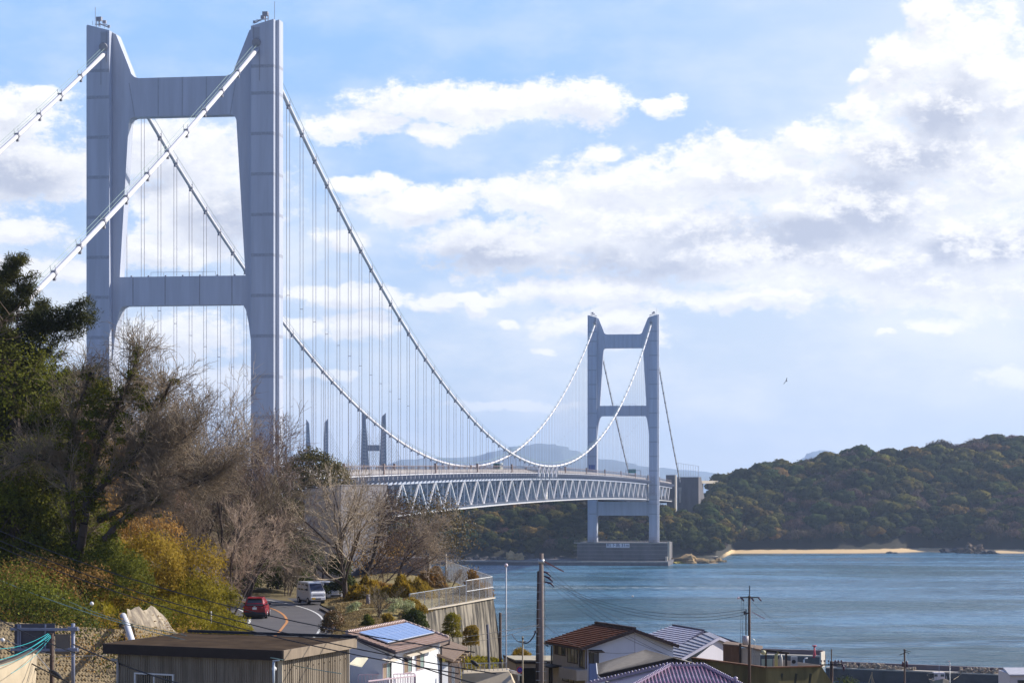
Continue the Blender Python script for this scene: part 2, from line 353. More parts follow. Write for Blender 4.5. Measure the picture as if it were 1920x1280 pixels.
Fq=np.stack([idx[:-1,:-1],idx[:-1,1:],idx[1:,1:],idx[1:,:-1]],-1).reshape(-1,4)
g=link('ground',npmesh('ground',np.stack([gx.ravel(),gy.ravel(),h],1),Fq,[GRASSD],smooth=True)); tag(g,kind='structure')
# grassy terrace between the road and the retaining wall
def terr_edges(D):
    L=np.interp(D,[156,165,182,190,197,203,210,262],[-12.6,-12.6,-13.6,-14.4,-15.6,-16.8,-17.2,-20])
    Rr=np.interp(D,[156,185,210,250,262],[X(705,156),X(765,186),X(924,210),X(838,250),X(820,262)])
    return L,Rr
V=[];rows=np.linspace(156,262,70);nc=30
for D in rows:
    a,b=terr_edges(D)
    for k in range(nc):
        t=k/(nc-1); x=a+(b-a)*t; z=42.52+.45*math.sin(math.pi*t)*min(1,(D-156)/20)+.12*mnoise.noise((x*.4,D*.4,0))+.5*max(0,mnoise.noise((x*.12,D*.1,3)))
        if k==0: z=42.5
        if k==nc-1: z=42.74
        V.append((x,D,z))
idx=np.arange(len(rows)*nc).reshape(len(rows),nc); Fq=np.stack([idx[:-1,:-1],idx[:-1,1:],idx[1:,1:],idx[1:,:-1]],-1).reshape(-1,4)
BANKG=mat('winter_turf',(.19,.135,.05),.95,col2=(.27,.22,.08),vscale=.6,bump=.8,bscale=9.)
tag(link('grass_bank_ground',npmesh('grass_bank_ground',V,Fq,[BANKG],smooth=True)),kind='structure')
# skirt in front of terrace (south side, under the white house)
# ------------------------------------------------------------------ road
RC=[(-16.0,128),(-16.5,150),(-16.75,158),(-16.9,166),(-17.3,175),(-17.65,181),(-18.6,188.5),(-19.8,195),(-21.2,200.5),(-23,206),(-25.6,212.5),(-28.6,219),(-33,228)]
def cat(pts,n=6):
    out=[]
    for i in range(len(pts)-1):
        p0=pts[max(i-1,0)];p1=pts[i];p2=pts[i+1];p3=pts[min(i+2,len(pts)-1)]
        for k in range(n):
            t=k/n; out.append(tuple(.5*(2*p1[j]+(p2[j]-p0[j])*t+(2*p0[j]-5*p1[j]+4*p2[j]-p3[j])*t*t+(3*p1[j]-p0[j]-3*p2[j]+p3[j])*t**3) for j in range(len(p1))))
    out.append(tuple(pts[-1])); return out
RCs=cat(RC)
def strip(o0,o1,z,pts=None,i0=0,i1=None):
    pts=pts or RCs; i1=i1 or len(pts); V=[];Fc=[]
    for i in range(i0,i1):
        a=Vector(pts[max(i-1,0)]+(0,)) if len(pts[0])==2 else Vector(pts[max(i-1,0)]); b=Vector(pts[min(i+1,len(pts)-1)]+(0,)) if len(pts[0])==2 else Vector(pts[min(i+1,len(pts)-1)])
        t=(b-a).normalized(); nrm=Vector((t.y,-t.x,0)); p=Vector((pts[i][0],pts[i][1],z)); V+=[p+nrm*o0,p+nrm*o1]
    for k in range(len(V)//2-1): Fc.append((2*k,2*k+1,2*k+3,2*k+2))
    return MB().add(V,Fc)
RZ=42.4
ASPH=mat('asphalt',(.085,.08,.085),.85,.2,.5,col2=(.12,.115,.12),bump=.2,bscale=30.)
PAINTW=mat('road_white',(.7,.7,.68),.7,.12,3.); PAINTO=mat('road_orange',(.55,.25,.09),.7,.12,3.)
tag(strip(-3.9,3.95,RZ).build('road',ASPH,fix=False),kind='structure')
# a lay-by widening where the van stands
tag(MB().add([(-16.6,193,RZ+.004),(-12.9,200,RZ+.1),(-13.4,214,RZ+.1),(-21,216,RZ+.004)],[(0,1,2,3)]).build('road_shoulder',ASPH,fix=False),kind='structure')
for o0,nm,m_ in ((-2.95,'road_edge_line',PAINTW),(2.8,'road_edge_line',PAINTW),(-.07,'road_centre_line',PAINTO)):
    tag(strip(o0,o0+(.17 if m_ is PAINTW else .2),RZ+.012).build(nm,m_,fix=False),kind='structure')
for k in range(6):  # worn orange lane hatching near the lens side
    p=Vector((-18.9+.42*k,160.5,RZ+.012)); tag(MB().add([p,p+Vector((.2,.0,0)),p+Vector((.3,.9,0)),p+Vector((.1,.9,0))],[(0,1,2,3)]).build('road_marking',PAINTO,fix=False),kind='structure')
KERB=mat('kerb_dark',(.09,.075,.065),.9,.3,1.)
kb=MB()
s_=strip(3.7,4.0,RZ+.16,i0=12,i1=44); kb.add(s_.v,s_.f); n_=len(s_.v)
low=[(v[0],v[1],RZ-.2) for v in s_.v]; b0=len(kb.v); kb.v+=low
for k in range(n_//2-1): kb.f.append((2*k,2*k+2,b0+2*k+2,b0+2*k)); kb.sm.append(False)
tag(kb.build('kerb',KERB,fix=False),kind='structure')

# ------------------------------------------------------------------ far island
SKY=[(500,905),(640,905),(760,902),(900,898),(1040,898),(1110,903),(1180,934),(1230,934),(1264,936),(1296,955),(1312,964),(1328,925),(1345,899),(1380,881),(1440,866),(1480,861),(1510,857),(1530,853),(1570,842),(1600,839),(1630,838),(1660,842),(1678,851),(1700,846),(1730,834),(1750,825),(1770,829),(1800,823),(1840,821),(1900,816),(1960,815),(2050,820),(2200,835),(2400,850)]
FR=[(500,1470),(1100,1472),(1262,1478),(1300,1466),(1346,1474),(1358,1560),(1372,1636),(1600,1642),(1680,1655),(1740,1682),(1800,1672),(1850,1642),(1950,1642),(2400,1640)]
CRD=[(500,1590),(1100,1600),(1230,1590),(1312,1600),(1345,1810),(1500,1860),(1700,1880),(1900,1960),(2400,1990)]
TH=12.0
def isl(px,D):
    f=np.interp(px,*zip(*FR)); c=np.interp(px,*zip(*CRD)); zc=53.6-(np.interp(px,*zip(*SKY))-YH)*c/F-TH
    t=np.clip((D-f)/(c-f),-.2,1.0)
    beach=np.interp(px,[1340,1375,1700,1760,1830,2400],[4,28,30,14,24,24])
    up=np.clip((D-f-beach)/(c-f-beach),0,1)
    prof=up**.78
    z=np.minimum((D-f)*.075,2.4)*(D-f<beach)+ (D-f>=beach)*(2.4+(zc-2.4)*prof)
    xx=(px-960)/F*D
    r=(np.sin(xx*.028+D*.011)+.6*np.sin(xx*.061-D*.02+1.3)+.5*np.sin(xx*.11+D*.045))*3.4*np.sin(np.pi*np.clip(up,0,1))*np.clip(zc/45,0,1.2)
    z=z+r
    back=D>c
    z=np.where(back,zc-(D-c)*np.interp(px,[1100,1312,1345,1400],[.02,.02,.12,.16]),z)
    # ground behind the low wooded spur near the anchorage stays low then meets the big hill
    return np.where(D<f,(D-f)*.15,z)
pxs=np.linspace(480,2400,240); 
V=[]; Ds=np.linspace(0,1,80)
for u in Ds:
    f=np.interp(pxs,*zip(*FR)); D=(f-12)+u**1.3*(2330-(f-12)); V.append(np.stack([(pxs-960)/F*D,D,isl(pxs,D)],1))
V=np.concatenate(V); idx=np.arange(80*240).reshape(80,240); Fq=np.stack([idx[:-1,:-1],idx[:-1,1:],idx[1:,1:],idx[1:,:-1]],-1).reshape(-1,4)
def island_mat():
    m=mat('island_ground',(.02,.022,.012),.95,.4,.02,col2=(.04,.032,.02)); nt=m.node_tree; N=nt.nodes; L=nt.links; bs=N['Principled BSDF']
    src=bs.inputs['Base Color'].links[0].from_socket; g=N.new('ShaderNodeNewGeometry'); s=N.new('ShaderNodeSeparateXYZ'); L.new(g.outputs['Position'],s.inputs[0])
    n=N.new('ShaderNodeTexNoise'); n.inputs['Scale'].default_value=.12; n.inputs['Detail'].default_value=5; L.new(g.outputs['Position'],n.inputs[0])
    a=N.new('ShaderNodeMath'); a.operation='MULTIPLY_ADD'; L.new(n.outputs[0],a.inputs[0]); a.inputs[1].default_value=1.6; L.new(s.outputs[2],a.inputs[2])
    r=N.new('ShaderNodeMapRange'); L.new(a.outputs[0],r.inputs[0]); r.inputs[1].default_value=2.9; r.inputs[2].default_value=3.2; 
    r2=N.new('ShaderNodeMapRange'); L.new(s.outputs[0],r2.inputs[0]); r2.inputs[1].default_value=140; r2.inputs[2].default_value=152
    sand=N.new('ShaderNodeMix'); sand.data_type='RGBA'; L.new(r2.outputs[0],sand.inputs[0]); sand.inputs[6].default_value=(.10,.085,.06,1); sand.inputs[7].default_value=(.66,.47,.25,1)
    wet=N.new('ShaderNodeMapRange'); L.new(s.outputs[2],wet.inputs[0]); wet.inputs[1].default_value=.1; wet.inputs[2].default_value=.5; wet.inputs[3].default_value=.4; wet.inputs[4].default_value=1
    hs=N.new('ShaderNodeHueSaturation'); L.new(sand.outputs[2],hs.inputs['Color']); L.new(wet.outputs[0],hs.inputs['Value'])
    mx=N.new('ShaderNodeMix'); mx.data_type='RGBA'; L.new(r.outputs[0],mx.inputs[0]); L.new(hs.outputs[0],mx.inputs[6]); L.new(src,mx.inputs[7]); L.new(mx.outputs[2],bs.inputs['Base Color']); return m
tag(link('island_terrain',npmesh('island_terrain',V,Fq,[island_mat()],smooth=True)),kind='structure')
# far ranges
def hills(name,prof,D,depth,m):
    V=[];Fc=[];n=len(prof)
    for k,(dd,s) in enumerate(((-depth,0.),(-depth*.55,.55),(-depth*.25,.86),(0,1.),(depth*.4,.7),(depth,0.))):
        for (px,py) in prof:
            z=max(1,Z(py,D)); V.append((X(px,D)+random.Random(px*7+k).uniform(-1,1)*depth*.02,D+dd,z*s-2+(random.Random(px+k).uniform(-1,1)*z*.04 if 0<k<5 and k!=3 else 0)))
    for k in range(5):
        for i in range(n-1): Fc.append((k*n+i,k*n+i+1,(k+1)*n+i+1,(k+1)*n+i))
    o=link(name,npmesh(name,V,Fc,[m],smooth=True)); tag(o,kind='structure'); return o
def prof(pts,n,a,seed):
    r=random.Random(seed); x0,x1=pts[0][0],pts[-1][0]; out=[]
    for i in range(n+1):
        x=x0+(x1-x0)*i/n; y=float(np.interp(x,*zip(*pts)))+a*mnoise.noise((x*.03,seed,0))*2+a*.6*mnoise.noise((x*.11,seed+5,0)); out.append((round(x,1),y))
    return out
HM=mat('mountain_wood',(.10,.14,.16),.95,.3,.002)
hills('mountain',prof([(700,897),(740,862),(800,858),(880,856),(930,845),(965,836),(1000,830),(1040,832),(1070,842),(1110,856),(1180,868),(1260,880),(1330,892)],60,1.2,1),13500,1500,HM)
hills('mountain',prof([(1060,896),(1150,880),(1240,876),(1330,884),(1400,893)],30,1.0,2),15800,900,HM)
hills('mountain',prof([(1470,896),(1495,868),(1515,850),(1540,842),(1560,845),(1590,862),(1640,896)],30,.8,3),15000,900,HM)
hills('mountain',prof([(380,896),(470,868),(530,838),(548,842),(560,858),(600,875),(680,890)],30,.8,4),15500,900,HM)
# ------------------------------------------------------------------ suspension bridge (local frame: x across, y along, z up)
TH_=.15344
BR=thing('suspension_bridge',(-73.8,520.9,0),'grey twin-tower suspension bridge with truss deck crossing the strait','bridge',rz=-TH_)
def bpart(mb,name,m,parent=None,**k):
    # built in bridge coordinates
    me=mb.mesh(name); bm=bmesh.new(); bm.from_mesh(me); bmesh.ops.recalc_face_normals(bm,faces=bm.faces); bm.to_mesh(me); bm.free()
    me.materials.append(m); o=bpy.data.objects.new(name,me); C.objects.link(o); o.parent=parent or BR; return o
def place(name,me,loc,parent=None,rz=0.,sc_=None):
    o=bpy.data.objects.new(name,me); C.objects.link(o); o.parent=parent or BR; o.location=loc; o.rotation_euler=(0,0,rz)
    if sc_: o.scale=sc_
    return o
SP=940.
def zb(s): return 43.4-3.7*((s-450)/505)**2
def zc(s):
    if 0<=s<=SP: return 150.6-4*92*(s/SP)*(1-s/SP)
    u=-s if s<0 else s-SP
    return 150.6-.4515*u+ (u*(230-u))*-.00022
for s0,base in ((0,20.),(SP,13.6)):
    for sg in (-1,1):
        # notched leg section, swept, with a raked cap
        sec=[(16.4,-3.6),(21.6,-3.6),(21.6,-1.7),(22.4,-1.7),(22.4,1.7),(21.6,1.7),(21.6,3.6),(16.4,3.6),(16.4,1.66),(16.4,-1.66)]
        n=len(sec); m=MB(); vs=[]
        for zt in (base,None):
            for (a,b) in sec: vs.append((sg*a,s0+b,zt if zt else 154.2+(a-16.4)*.27))
        m.add(vs,[tuple(range(n))[::-1],tuple(range(n,2*n))]+[(i,(i+1)%n,(i+1)%n+n,i+n) for i in range(n)])
        leg=bpart(m,'tower_leg',STEEL)
        # bolted splices
        for k in range(14):
            z=148.2-9.0*k-(3 if k==0 else 0)
            if z<base+4: break
            q=MB()
            q.bb((sg*16.42,s0-3.612,z-.36),(sg*21.58,s0-3.592,z+.36)).bb((sg*21.592,s0-3.58,z-.36),(sg*21.612,s0-1.72,z+.36)).bb((sg*22.392,s0-1.68,z-.36),(sg*22.412,s0+1.68,z+.36))
            bpart(q,'splice_band',SPLICE,leg)
        # saddle housing collar where the cable enters, access ladders, roof kit
        q=MB(); q.tube([(sg*17.69,s0-4.1,150.35),(sg*17.69,s0-3.5,150.6)],.95,12); bpart(q,'cable_collar',STEELD,leg)
        q=MB(); q.bb((sg*17.,s0-3.66,147),(sg*17.1,s0-3.6,154)).bb((sg*18.3,s0-3.66,142),(sg*18.4,s0-3.6,149.5))
        for k in range(9): q.bb((sg*16.7,s0-3.7,151.5+.28*k),(sg*18.4,s0-3.6,151.55+.28*k))
        bpart(q,'access_ladder',STEELD,leg)
        q=MB(); zt=155.4
        q.bar((sg*20.9,s0,zt),(sg*20.9,s0,zt+4.8),.09).bar((sg*16.8,s0-2.4,zt-.4),(sg*19.,s0-2.6,zt+.5),.22).box((sg*16.9,s0-2.4,zt-.1),(.5,.5,.5))
        q.box((sg*19.3,s0-2.,zt+1.7),(1.2,1.0,.9)).bar((sg*19.3,s0-2,zt),(sg*19.3,s0-2,zt+1.7),.25).box((sg*18.4,s0-1.,zt+1.2),(.8,.6,.7)).bar((sg*19.9,s0-2,zt),(sg*19.9,s0-2,zt+1.8),.15).bar((sg*17.2,s0-2.5,zt+.2),(sg*20.,s0-2.8,zt+.4),.16)
        for k in range(5): q.bar((sg*(16.8+.9*k),s0-3.2,zt-.9+.25*k),(sg*(16.8+.9*k),s0-3.2,zt+.1+.25*k),.07)
        bpart(q,'roof_equipment',STEELD,leg)
    def arc(cx,cz,rx,rz_,a0,a1,n=5): return [(cx+rx*math.cos(R(a0+(a1-a0)*i/n)),cz+rz_*math.sin(R(a0+(a1-a0)*i/n))) for i in range(n+1)]
    def mir(h): return h+[(-a,b) for a,b in reversed(h)]
    up=[(16.38,98.9),(16.38,154.1),(15.5,153.6),(12.35,145.9),(11.9,144.6),(11.2,143.9),(10.2,143.6)]
    lo=[(-11.2,134.9),(-12.1,134.6),(-12.5,133.7),(-14.6,98.9)]
    pts=mir(up)+[(-a,b) for a,b in []]
    poly=up+[(-a,b) for a,b in reversed(up)]+[(-14.6,98.9),(-12.5,133.7),(-12.1,134.6),(-11.2,134.9),(11.2,134.9),(12.1,134.6),(12.5,133.7),(14.6,98.9)]
    m=MB(); m.prism([(a,s0-1.65,b) for a,b in poly],(0,3.3,0)); tb=bpart(m,'top_crossbeam',STEEL)
    for t in (-5.6,0.,5.6): bpart(MB().bb((t-.12,s0-1.68,134.95),(t+.12,s0-1.64,143.55)),'plate_seam',SPLICE,tb)
    for t in (-1,1): bpart(MB().prism([(t*12.3,s0-1.68,142.5),(t*12.5,s0-1.68,142.5),(t*11.2,s0-1.68,135),(t*11.0,s0-1.68,135)],(0,.03,0)),'plate_seam',SPLICE,tb)
    poly=[(16.38,79),(16.38,98.88),(-16.38,98.88),(-16.38,79),(-15.9,84.),(-15.3,88.5),(-14.7,91.2),(-14.2,92.1),(-13.4,92.4),(13.4,92.4),(14.2,92.1),(14.7,91.2),(15.3,88.5),(15.9,84.)]
    m=MB(); m.prism([(a,s0-1.65,b) for a,b in poly],(0,3.3,0)); mb_=bpart(m,'middle_crossbeam',STEEL)
    q=MB(); 
    for t in (-11.5,-4.,4.,11.5): q.bb((t-.1,s0-1.68,92.5),(t+.1,s0-1.64,98.8))
    for k in range(7): q.box((-12+4*k,s0-1.2,99.05),(.35,.35,.3))
    for k in range(6): q.bar((-7.5+3*k,s0-1.,98.88),(-7.5+3*k,s0-1.,99.9),.06)
    q.bar((-7.5,s0-1.,99.9),(7.5,s0-1.,99.9),.06); bpart(q,'beam_railing',STEELD,mb_)
    m=MB(); zl=40.0-(0 if s0==0 else 1.2)
    m.prism([(a,s0-1.65,b) for a,b in [(16.38,zl),(-16.38,zl),(-16.38,zl-9.5),(-15.4,zl-8.6),(15.4,zl-8.6),(16.38,zl-9.5)]],(0,3.3,0)); bpart(m,'lower_crossbeam',STEEL)
    # inspection platform and stair tower clinging to the downstream leg
    q=MB(); z0=zb(s0)
    for zz in (z0-2.6,z0+3.2): 
        q.bb((15.6,s0-5.4,zz),(24.3,s0-3.7,zz+.12))
        for k in range(9): q.bar((15.7+1.05*k,s0-5.35,zz),(15.7+1.05*k,s0-5.35,zz+1.1),.07)
        q.bar((15.6,s0-5.35,zz+1.1),(24.3,s0-5.35,zz+1.1),.07)
    for k in range(6): q.bar((17.6,s0-3.8,z0+3.4+1.9*k),(19.9,s0-3.8,z0+5.3+1.9*k),.14).bar((19.9,s0-3.8,z0+3.4+1.9*k),(17.6,s0-3.8,z0+5.3+1.9*k),.14)
    for t in (17.6,19.9): q.bar((t,s0-3.8,z0+3.2),(t,s0-3.8,z0+15),.14)
    bpart(q,'inspection_platform',STEELD)
    if s0>0:
        for t in (-17,17):
            q=MB()
            for k in range(12): q.bar((t*1.115-2.6+.5*k if t>0 else t*1.115-2.6+.5*k,s0-4.6,13.6),(t*1.115-2.6+.5*k,s0-4.6,16.8),.12)
            bpart(q,'leg_fence',STEELD)
# cables
def cabpts(t,a,b,n,dz=0.): return [(t,a+(b-a)*i/n,zc(a+(b-a)*i/n)+dz) for i in range(n+1)]
clm=MB(); clm.tube([(0,-.4,0),(0,.4,0)],.57,10); clm.bar((0,0,-.6),(0,0,-1.1),.5,.5)
clm.bar((-.42,0,.4),(-.42,0,1.55),.07).bar((.42,0,.4),(.42,0,1.55),.07).box((0,0,.56),(.95,.5,.14)); CL=clm.mesh('cable_clamp'); CL.materials.append(STEELD)
for t in (-17.69,17.69):
    q=MB(); q.tube(cabpts(t,-232,-3.3,24),.47,12).tube(cabpts(t,3.3,SP-3.3,90),.47,10).tube(cabpts(t,SP+3.3,SP+232,16),.45,8)
    cb_=bpart(q,'main_cable',WHITE_STEEL)
    q=MB()
    for o in (-.42,.42):
        for a,b,n in ((-232,-3.6,20),(3.6,SP-3.6,80),(SP+3.6,SP+230,12)): q.tube([(t+o,p[1],p[2]+1.5) for p in cabpts(t,a,b,n)],.045,4,smooth=False)
    bpart(q,'hand_rope',WIREG,cb_)
    ss=[-19.2-12.65*k for k in range(17)]+[11.7+13.0*k for k in range(71)]+[SP+19+13.*k for k in range(16)]
    for s in ss:
        if abs(s-SP)<4 or s>SP-4 and s<SP+10: continue
        a=math.atan2(zc(s+.5)-zc(s-.5),1); o=bpy.data.objects.new('cable_clamp',CL); C.objects.link(o); o.parent=cb_; o.location=(t,s,zc(s)); o.rotation_euler=(a,0,0)
    for k in range(71):
        s=11.7+13.0*k; zt=zc(s)-.7; z0=zb(s)+11.6
        if zt-z0<.8: continue
        q=MB()
        for o in (-.38,.38): q.bb((o-.048,-.048,z0),(o+.048,.048,zt))
        if zt-z0>40: q.bb((-.38,-.06,z0+(zt-z0)*.5-.06),(.38,.06,z0+(zt-z0)*.5+.06))
        me=q.mesh('hanger_rope'); me.materials.append(WIRE if False else CABLE); place('hanger_rope',me,(t,s,0))
    # centre stay brackets at midspan
    if t>0:
        for s in (444,457,470,483,496): bpart(MB().bar((t,s-4,zb(s)+12),(t,s,zc(s)-.4),.5,.3).bar((t,s+4,zb(s)+12),(t,s,zc(s)-.4),.5,.3).box((t-.2,s-4,zb(s)+11.4),(1.6,1.3,1.6)),'centre_stay',WHITE_STEEL)
# stiffening truss
S0,S1=-225.,1120.
nodes=[238.+26.7*k for k in range(-17,34)]
def chord(t,dz,w,h,name,m,n=60,a=S0,b=S1):
    q=MB()
    for i in range(n):
        s=a+(b-a)*i/n; s2=a+(b-a)*(i+1)/n; q.add([(t+x*w/2,ss_,zb(ss_)+dz+z*h/2) for ss_ in (s,s2) for x,z in ((-1,-1),(1,-1),(1,1),(-1,1))],[(0,1,5,4),(1,2,6,5),(2,3,7,6),(3,0,4,7)]+([(0,1,2,3)] if i==0 else [])+([(4,5,6,7)] if i==n-1 else []))
    return bpart(q,name,m)
for t in (-15,15):
    chord(t,.5,.75,.8,'bottom_chord',WHITE_STEEL); chord(t,9.9,.7,.9,'top_chord',STEEL)
    chord(t*1.02,12.3,.5,.28,'deck_edge_beam',WHITE_STEEL)
    chord(t*1.0,14.95,.12,.12,'rail_top',RAILB)
    q=MB(); s=S0
    while s<S1:
        q.bb((t*1.0-.07,s-.07,zb(s)+12.4),(t*1.0+.07,s+.07,zb(s)+14.9)); 
        s+=2.2 if s<560 else 3.3
    bpart(q,'railing_posts',RAILB).__setitem__('kind','stuff')
    chord(t*1.0,13.2,.06,.95,'parapet_panel',mat('parapet_grey',(.34,.31,.3),.6,.2,.3))
    for k in range(16): s=S0+50+80*k; bpart(MB().bb((t-.4,s-.5,zb(s)+12.3),(t+.4,s+.5,zb(s)+15.7)),'lamp_base',RAILB)
chord(0,12.0,30.,.5,'deck_slab',CONCD); chord(0,-.05,1.6,.3,'walkway',STEELD)
chord(15.9,1.3,.9,.06,'lower_walkway',STEELD)
q=MB()
s=S0
while s<S1: q.bb((15.5,s,zb(s)+1.3),(15.56,s+.06,zb(s)+2.4)); s+=3.3
bpart(q,'walkway_posts',STEELD).__setitem__('kind','stuff')
dg=MB().bar((0,-13.35,0),(0,0,-9.2),.5,.5); DGa=dg.mesh('truss_diagonal'); DGa.materials.append(WHITE_STEEL)
dg=MB().bar((0,0,-9.2),(0,13.35,0),.5,.5); DGb=dg.mesh('truss_diagonal'); DGb.materials.append(WHITE_STEEL)
vm_=MB().bb((-.14,-.17,0),(.14,.17,9.2)); VT=vm_.mesh('truss_vertical'); VT.materials.append(STEEL)
gs=MB().prism([(.3,-1.3,0),(.3,1.3,0),(.3,.6,1.6),(.3,-.6,1.6)],(.12,0,0)); GS=gs.mesh('gusset_plate'); GS.materials.append(WHITE_STEEL)
cf=MB()  # cross frame seen through the side truss
cf.bb((-14.6,-.35,8.2),(14.6,.35,11.6)).bb((-14.6,-.3,.1),(14.6,.3,1.2))
for a,b in ((-14.4,-7),(-7,0),(0,7),(7,14.4)): cf.bar((a,0,8.3) if a<0 and a!=-7 or a==0 else (a,0,1.1),(b,0,1.1) if a<0 and a!=-7 or a==0 else (b,0,8.3),.55,.5)
CF=cf.mesh('cross_frame'); CF.materials.append(STEEL)
br_=MB().prism([(0,-.3,9.9),(0,-.3,12.1),(2.6,-.3,12.1),(2.6,-.3,11.1)],(0,.6,0)); BK=br_.mesh('deck_bracket'); BK.materials.append(STEELD)
for s in nodes:
    if not (S0<s-13.4 and s+13.4<S1): continue
    for t in (-15,15):
        place('truss_diagonal',DGa,(t,s,zb(s)+9.9)); place('truss_diagonal',DGb,(t,s,zb(s)+9.9))
        for o in (0,-13.35): place('truss_vertical',VT,(t,s+o,zb(s+o)+.5))
        if t>0: place('gusset_plate',GS,(t,s,zb(s)+.4))
    for o in (0,-13.35): place('cross_frame',CF,(0,s+o,zb(s+o)))
for k in range(206):
    s=-219+6.5*k; 
    if s>S1: break
    for t in (1,): place('deck_bracket',BK,(t*15.3,s-.3,zb(s)),rz=0 if t>0 else math.pi)
bpart(MB().bb((12.5,487,zb(487)+1),(14.5,490,zb(487)+5.6)),'inspection_gondola',mat('cream_panel',(.7,.66,.58),.6,.05,1.))
# far pier with clearance sign, end pier, anchorages
q=MB(); q.bb((-27,SP-18,2.6),(29,SP+20,13.4)); PR=bpart(q,'tower_pier',CONCD)
q=MB()
for k in range(4): q.bb((-29.05,SP-18.06,4.2+2.4*k),(29.05,SP-17.98,4.32+2.4*k))
q.bb((-29.03,SP-18.5,13.2),(29.03,SP-17.99,13.7)); bpart(q,'pour_joint',CONC,PR)
q=MB()
for k in range(30): q.bar((-28.6+1.97*k,SP-17.6,13.6),(-28.6+1.97*k,SP-17.6,15.2),.1)
q.bar((-28.6,SP-17.6,15.2),(28.6,SP-17.6,15.2),.12).bar((-28.6,SP-17.6,14.5),(28.6,SP-17.6,14.5),.1); bpart(q,'pier_railing',RAILB,PR)
q=MB(); q.bb((29.1,SP-17,3),(30.6,SP-15,14.5)).bb((28.2,SP-21,2.6),(29.4,SP-18.2,5.2)); bpart(q,'ladder_tower',CONCL,PR)
SB=bpart(MB().bb((-8.7,SP-18.3,10.6),(5.7,SP-18.0,13.35)),'clearance_sign',mat('sign_white',(.8,.8,.82),.5,.02,1.))
cu=bpy.data.curves.new('sign_lettering','FONT'); cu.body='桁下高 31m'; cu.size=2.75; cu.align_x='CENTER'; cu.align_y='CENTER'; cu.extrude=.03; cu.offset=.015
cu.materials.append(mat('sign_navy',(.02,.03,.12),.5,.05,1.)); cu.resolution_u=3
tmp=bpy.data.objects.new('lettering_curve',cu); C.objects.link(tmp); bpy.context.view_layer.update(); me_=bpy.data.meshes.new_from_object(tmp.evaluated_get(bpy.context.evaluated_depsgraph_get())); bpy.data.objects.remove(tmp); me_.name='lettering'
to=bpy.data.objects.new('lettering',me_); C.objects.link(to); to.parent=SB; to.location=(-1.5,SP-18.36,12.0); to.rotation_euler=(R(90),0,0)
q=MB(); q.bb((-60,SP-34,-1),(31,SP+20,2.6)).bb((-120,SP-30,-1),(-60,SP-20,2.6)); bpart(q,'quay',CONCD)
q=MB(); q.bb((-120,SP-34.1,1.9),(31,SP-34.02,2.65)); bpart(q,'quay_edge',CONC)
q=MB()
for t in (-1,1): q.bb((t*11.5,1121,12),(t*16.6,1127,40)).bb((t*11.,1120,40),(t*17,1129,55.8))
q.bb((-11,1121,36),(11,1127,41)); bpart(q,'end_pier',CONCD)
q=MB(); q.bb((17.02,1120.2,14),(17.9,1123,55.9)).bb((17.02,1125,14),(17.9,1128.8,55.9)); bpart(q,'end_pier_lit_strip',CONCL)  # pale strips carry the pier's sunlit side in their colour
for sg in (-1,1):
    q=MB(); a,b=(15.6,31) if sg>0 else (-31,-15.6)
    q.add([(a,1160,18),(b,1160,18),(b,1222,18),(a,1222,18),(a,1160,54.4),(b,1160,54.4),(b,1186,54.4),(b,1222,38),(a,1186,54.4),(a,1222,38)],[(0,1,5,4),(1,2,7,6,5),(2,3,9,7),(3,0,4,8,9),(4,5,6,8),(8,6,7,9)])
    an=bpart(q,'anchorage',CONCD)
    if sg>0:
        q=MB()
        for k in range(13): z=20.5+2.7*k; q.bb((b+.0,1160.3,z),(b+.06,1222-max(0,(z-38))*2.2,z+.35))
        bpart(q,'pour_joint',CONCD,an)
        q=MB(); q.prism([(17.69+x,1159,z) for x,z in ((-1.1,47),(1.1,47),(.6,36),(-.6,36))],(0,1.1,0)); bpart(q,'cable_slot',CONC,an)
        q=MB()
        for k in range(9): q.bar((16.5+1.75*k,1162,54.4),(16.5+1.75*k,1162,64.5-k*.25),.16)
        q.bar((14,1162,64.8),(31,1162,62.2),.16); q.bar((31,1162,54),(31,1162,62.3),.2); bpart(q,'mast_row',STEELD,an)
# viaduct beyond the anchorage
V0=thing('viaduct',at(1318,905,1840),'pale approach viaduct with railings running into the island hill','viaduct')
a=at(1300,903,1790); b=at(1440,905,1900)
MB().bar(a,b,9,2.2).build('viaduct_deck',CONCL,V0); 
q=MB()
for k in range(12): p=a.lerp(b,k/11)+Vector((-2,-4,1)); q.bar(p,p+Vector((0,0,1.5)),.2)
q.build('viaduct_railing',STEELD,V0)
for k in range(4): p=a.lerp(b,.1+.25*k); MB().bar(p-Vector((0,0,1)),(p.x,p.y,20),3,2.5).build('viaduct_pier',CONCD,V0)
# road signs and truck on the deck
def on_br(t,s,z): c,n=math.cos(TH_),math.sin(TH_); return Vector((-73.8+t*c+s*n,520.9-t*n+s*c,z))
def deckroot(name,t,s,label,cat): return thing(name,on_br(t,s,zb(s)+12.27),label,cat,rz=-TH_)
def lp(mb,name,m,parent,bevel=0):  # local-part builder: mesh coordinates are the parent's own frame
    me=mb.mesh(name); bm=bmesh.new(); bm.from_mesh(me); bmesh.ops.recalc_face_normals(bm,faces=bm.faces); bm.to_mesh(me); bm.free(); me.materials.append(m)
    o=bpy.data.objects.new(name,me); C.objects.link(o); o.parent=parent
    if bevel: bb_=o.modifiers.new('bevel','BEVEL'); bb_.width=bevel; bb_.segments=2; bb_.limit_method='ANGLE'
    return o
t_=deckroot('lorry',11.5,372,'green-cabbed box lorry driving over the bridge deck','lorry')
GREENC=mat('lorry_green',(.02,.14,.11),.35,.05,1.); BOXW=mat('lorry_box',(.72,.7,.6),.5,.04,1.)
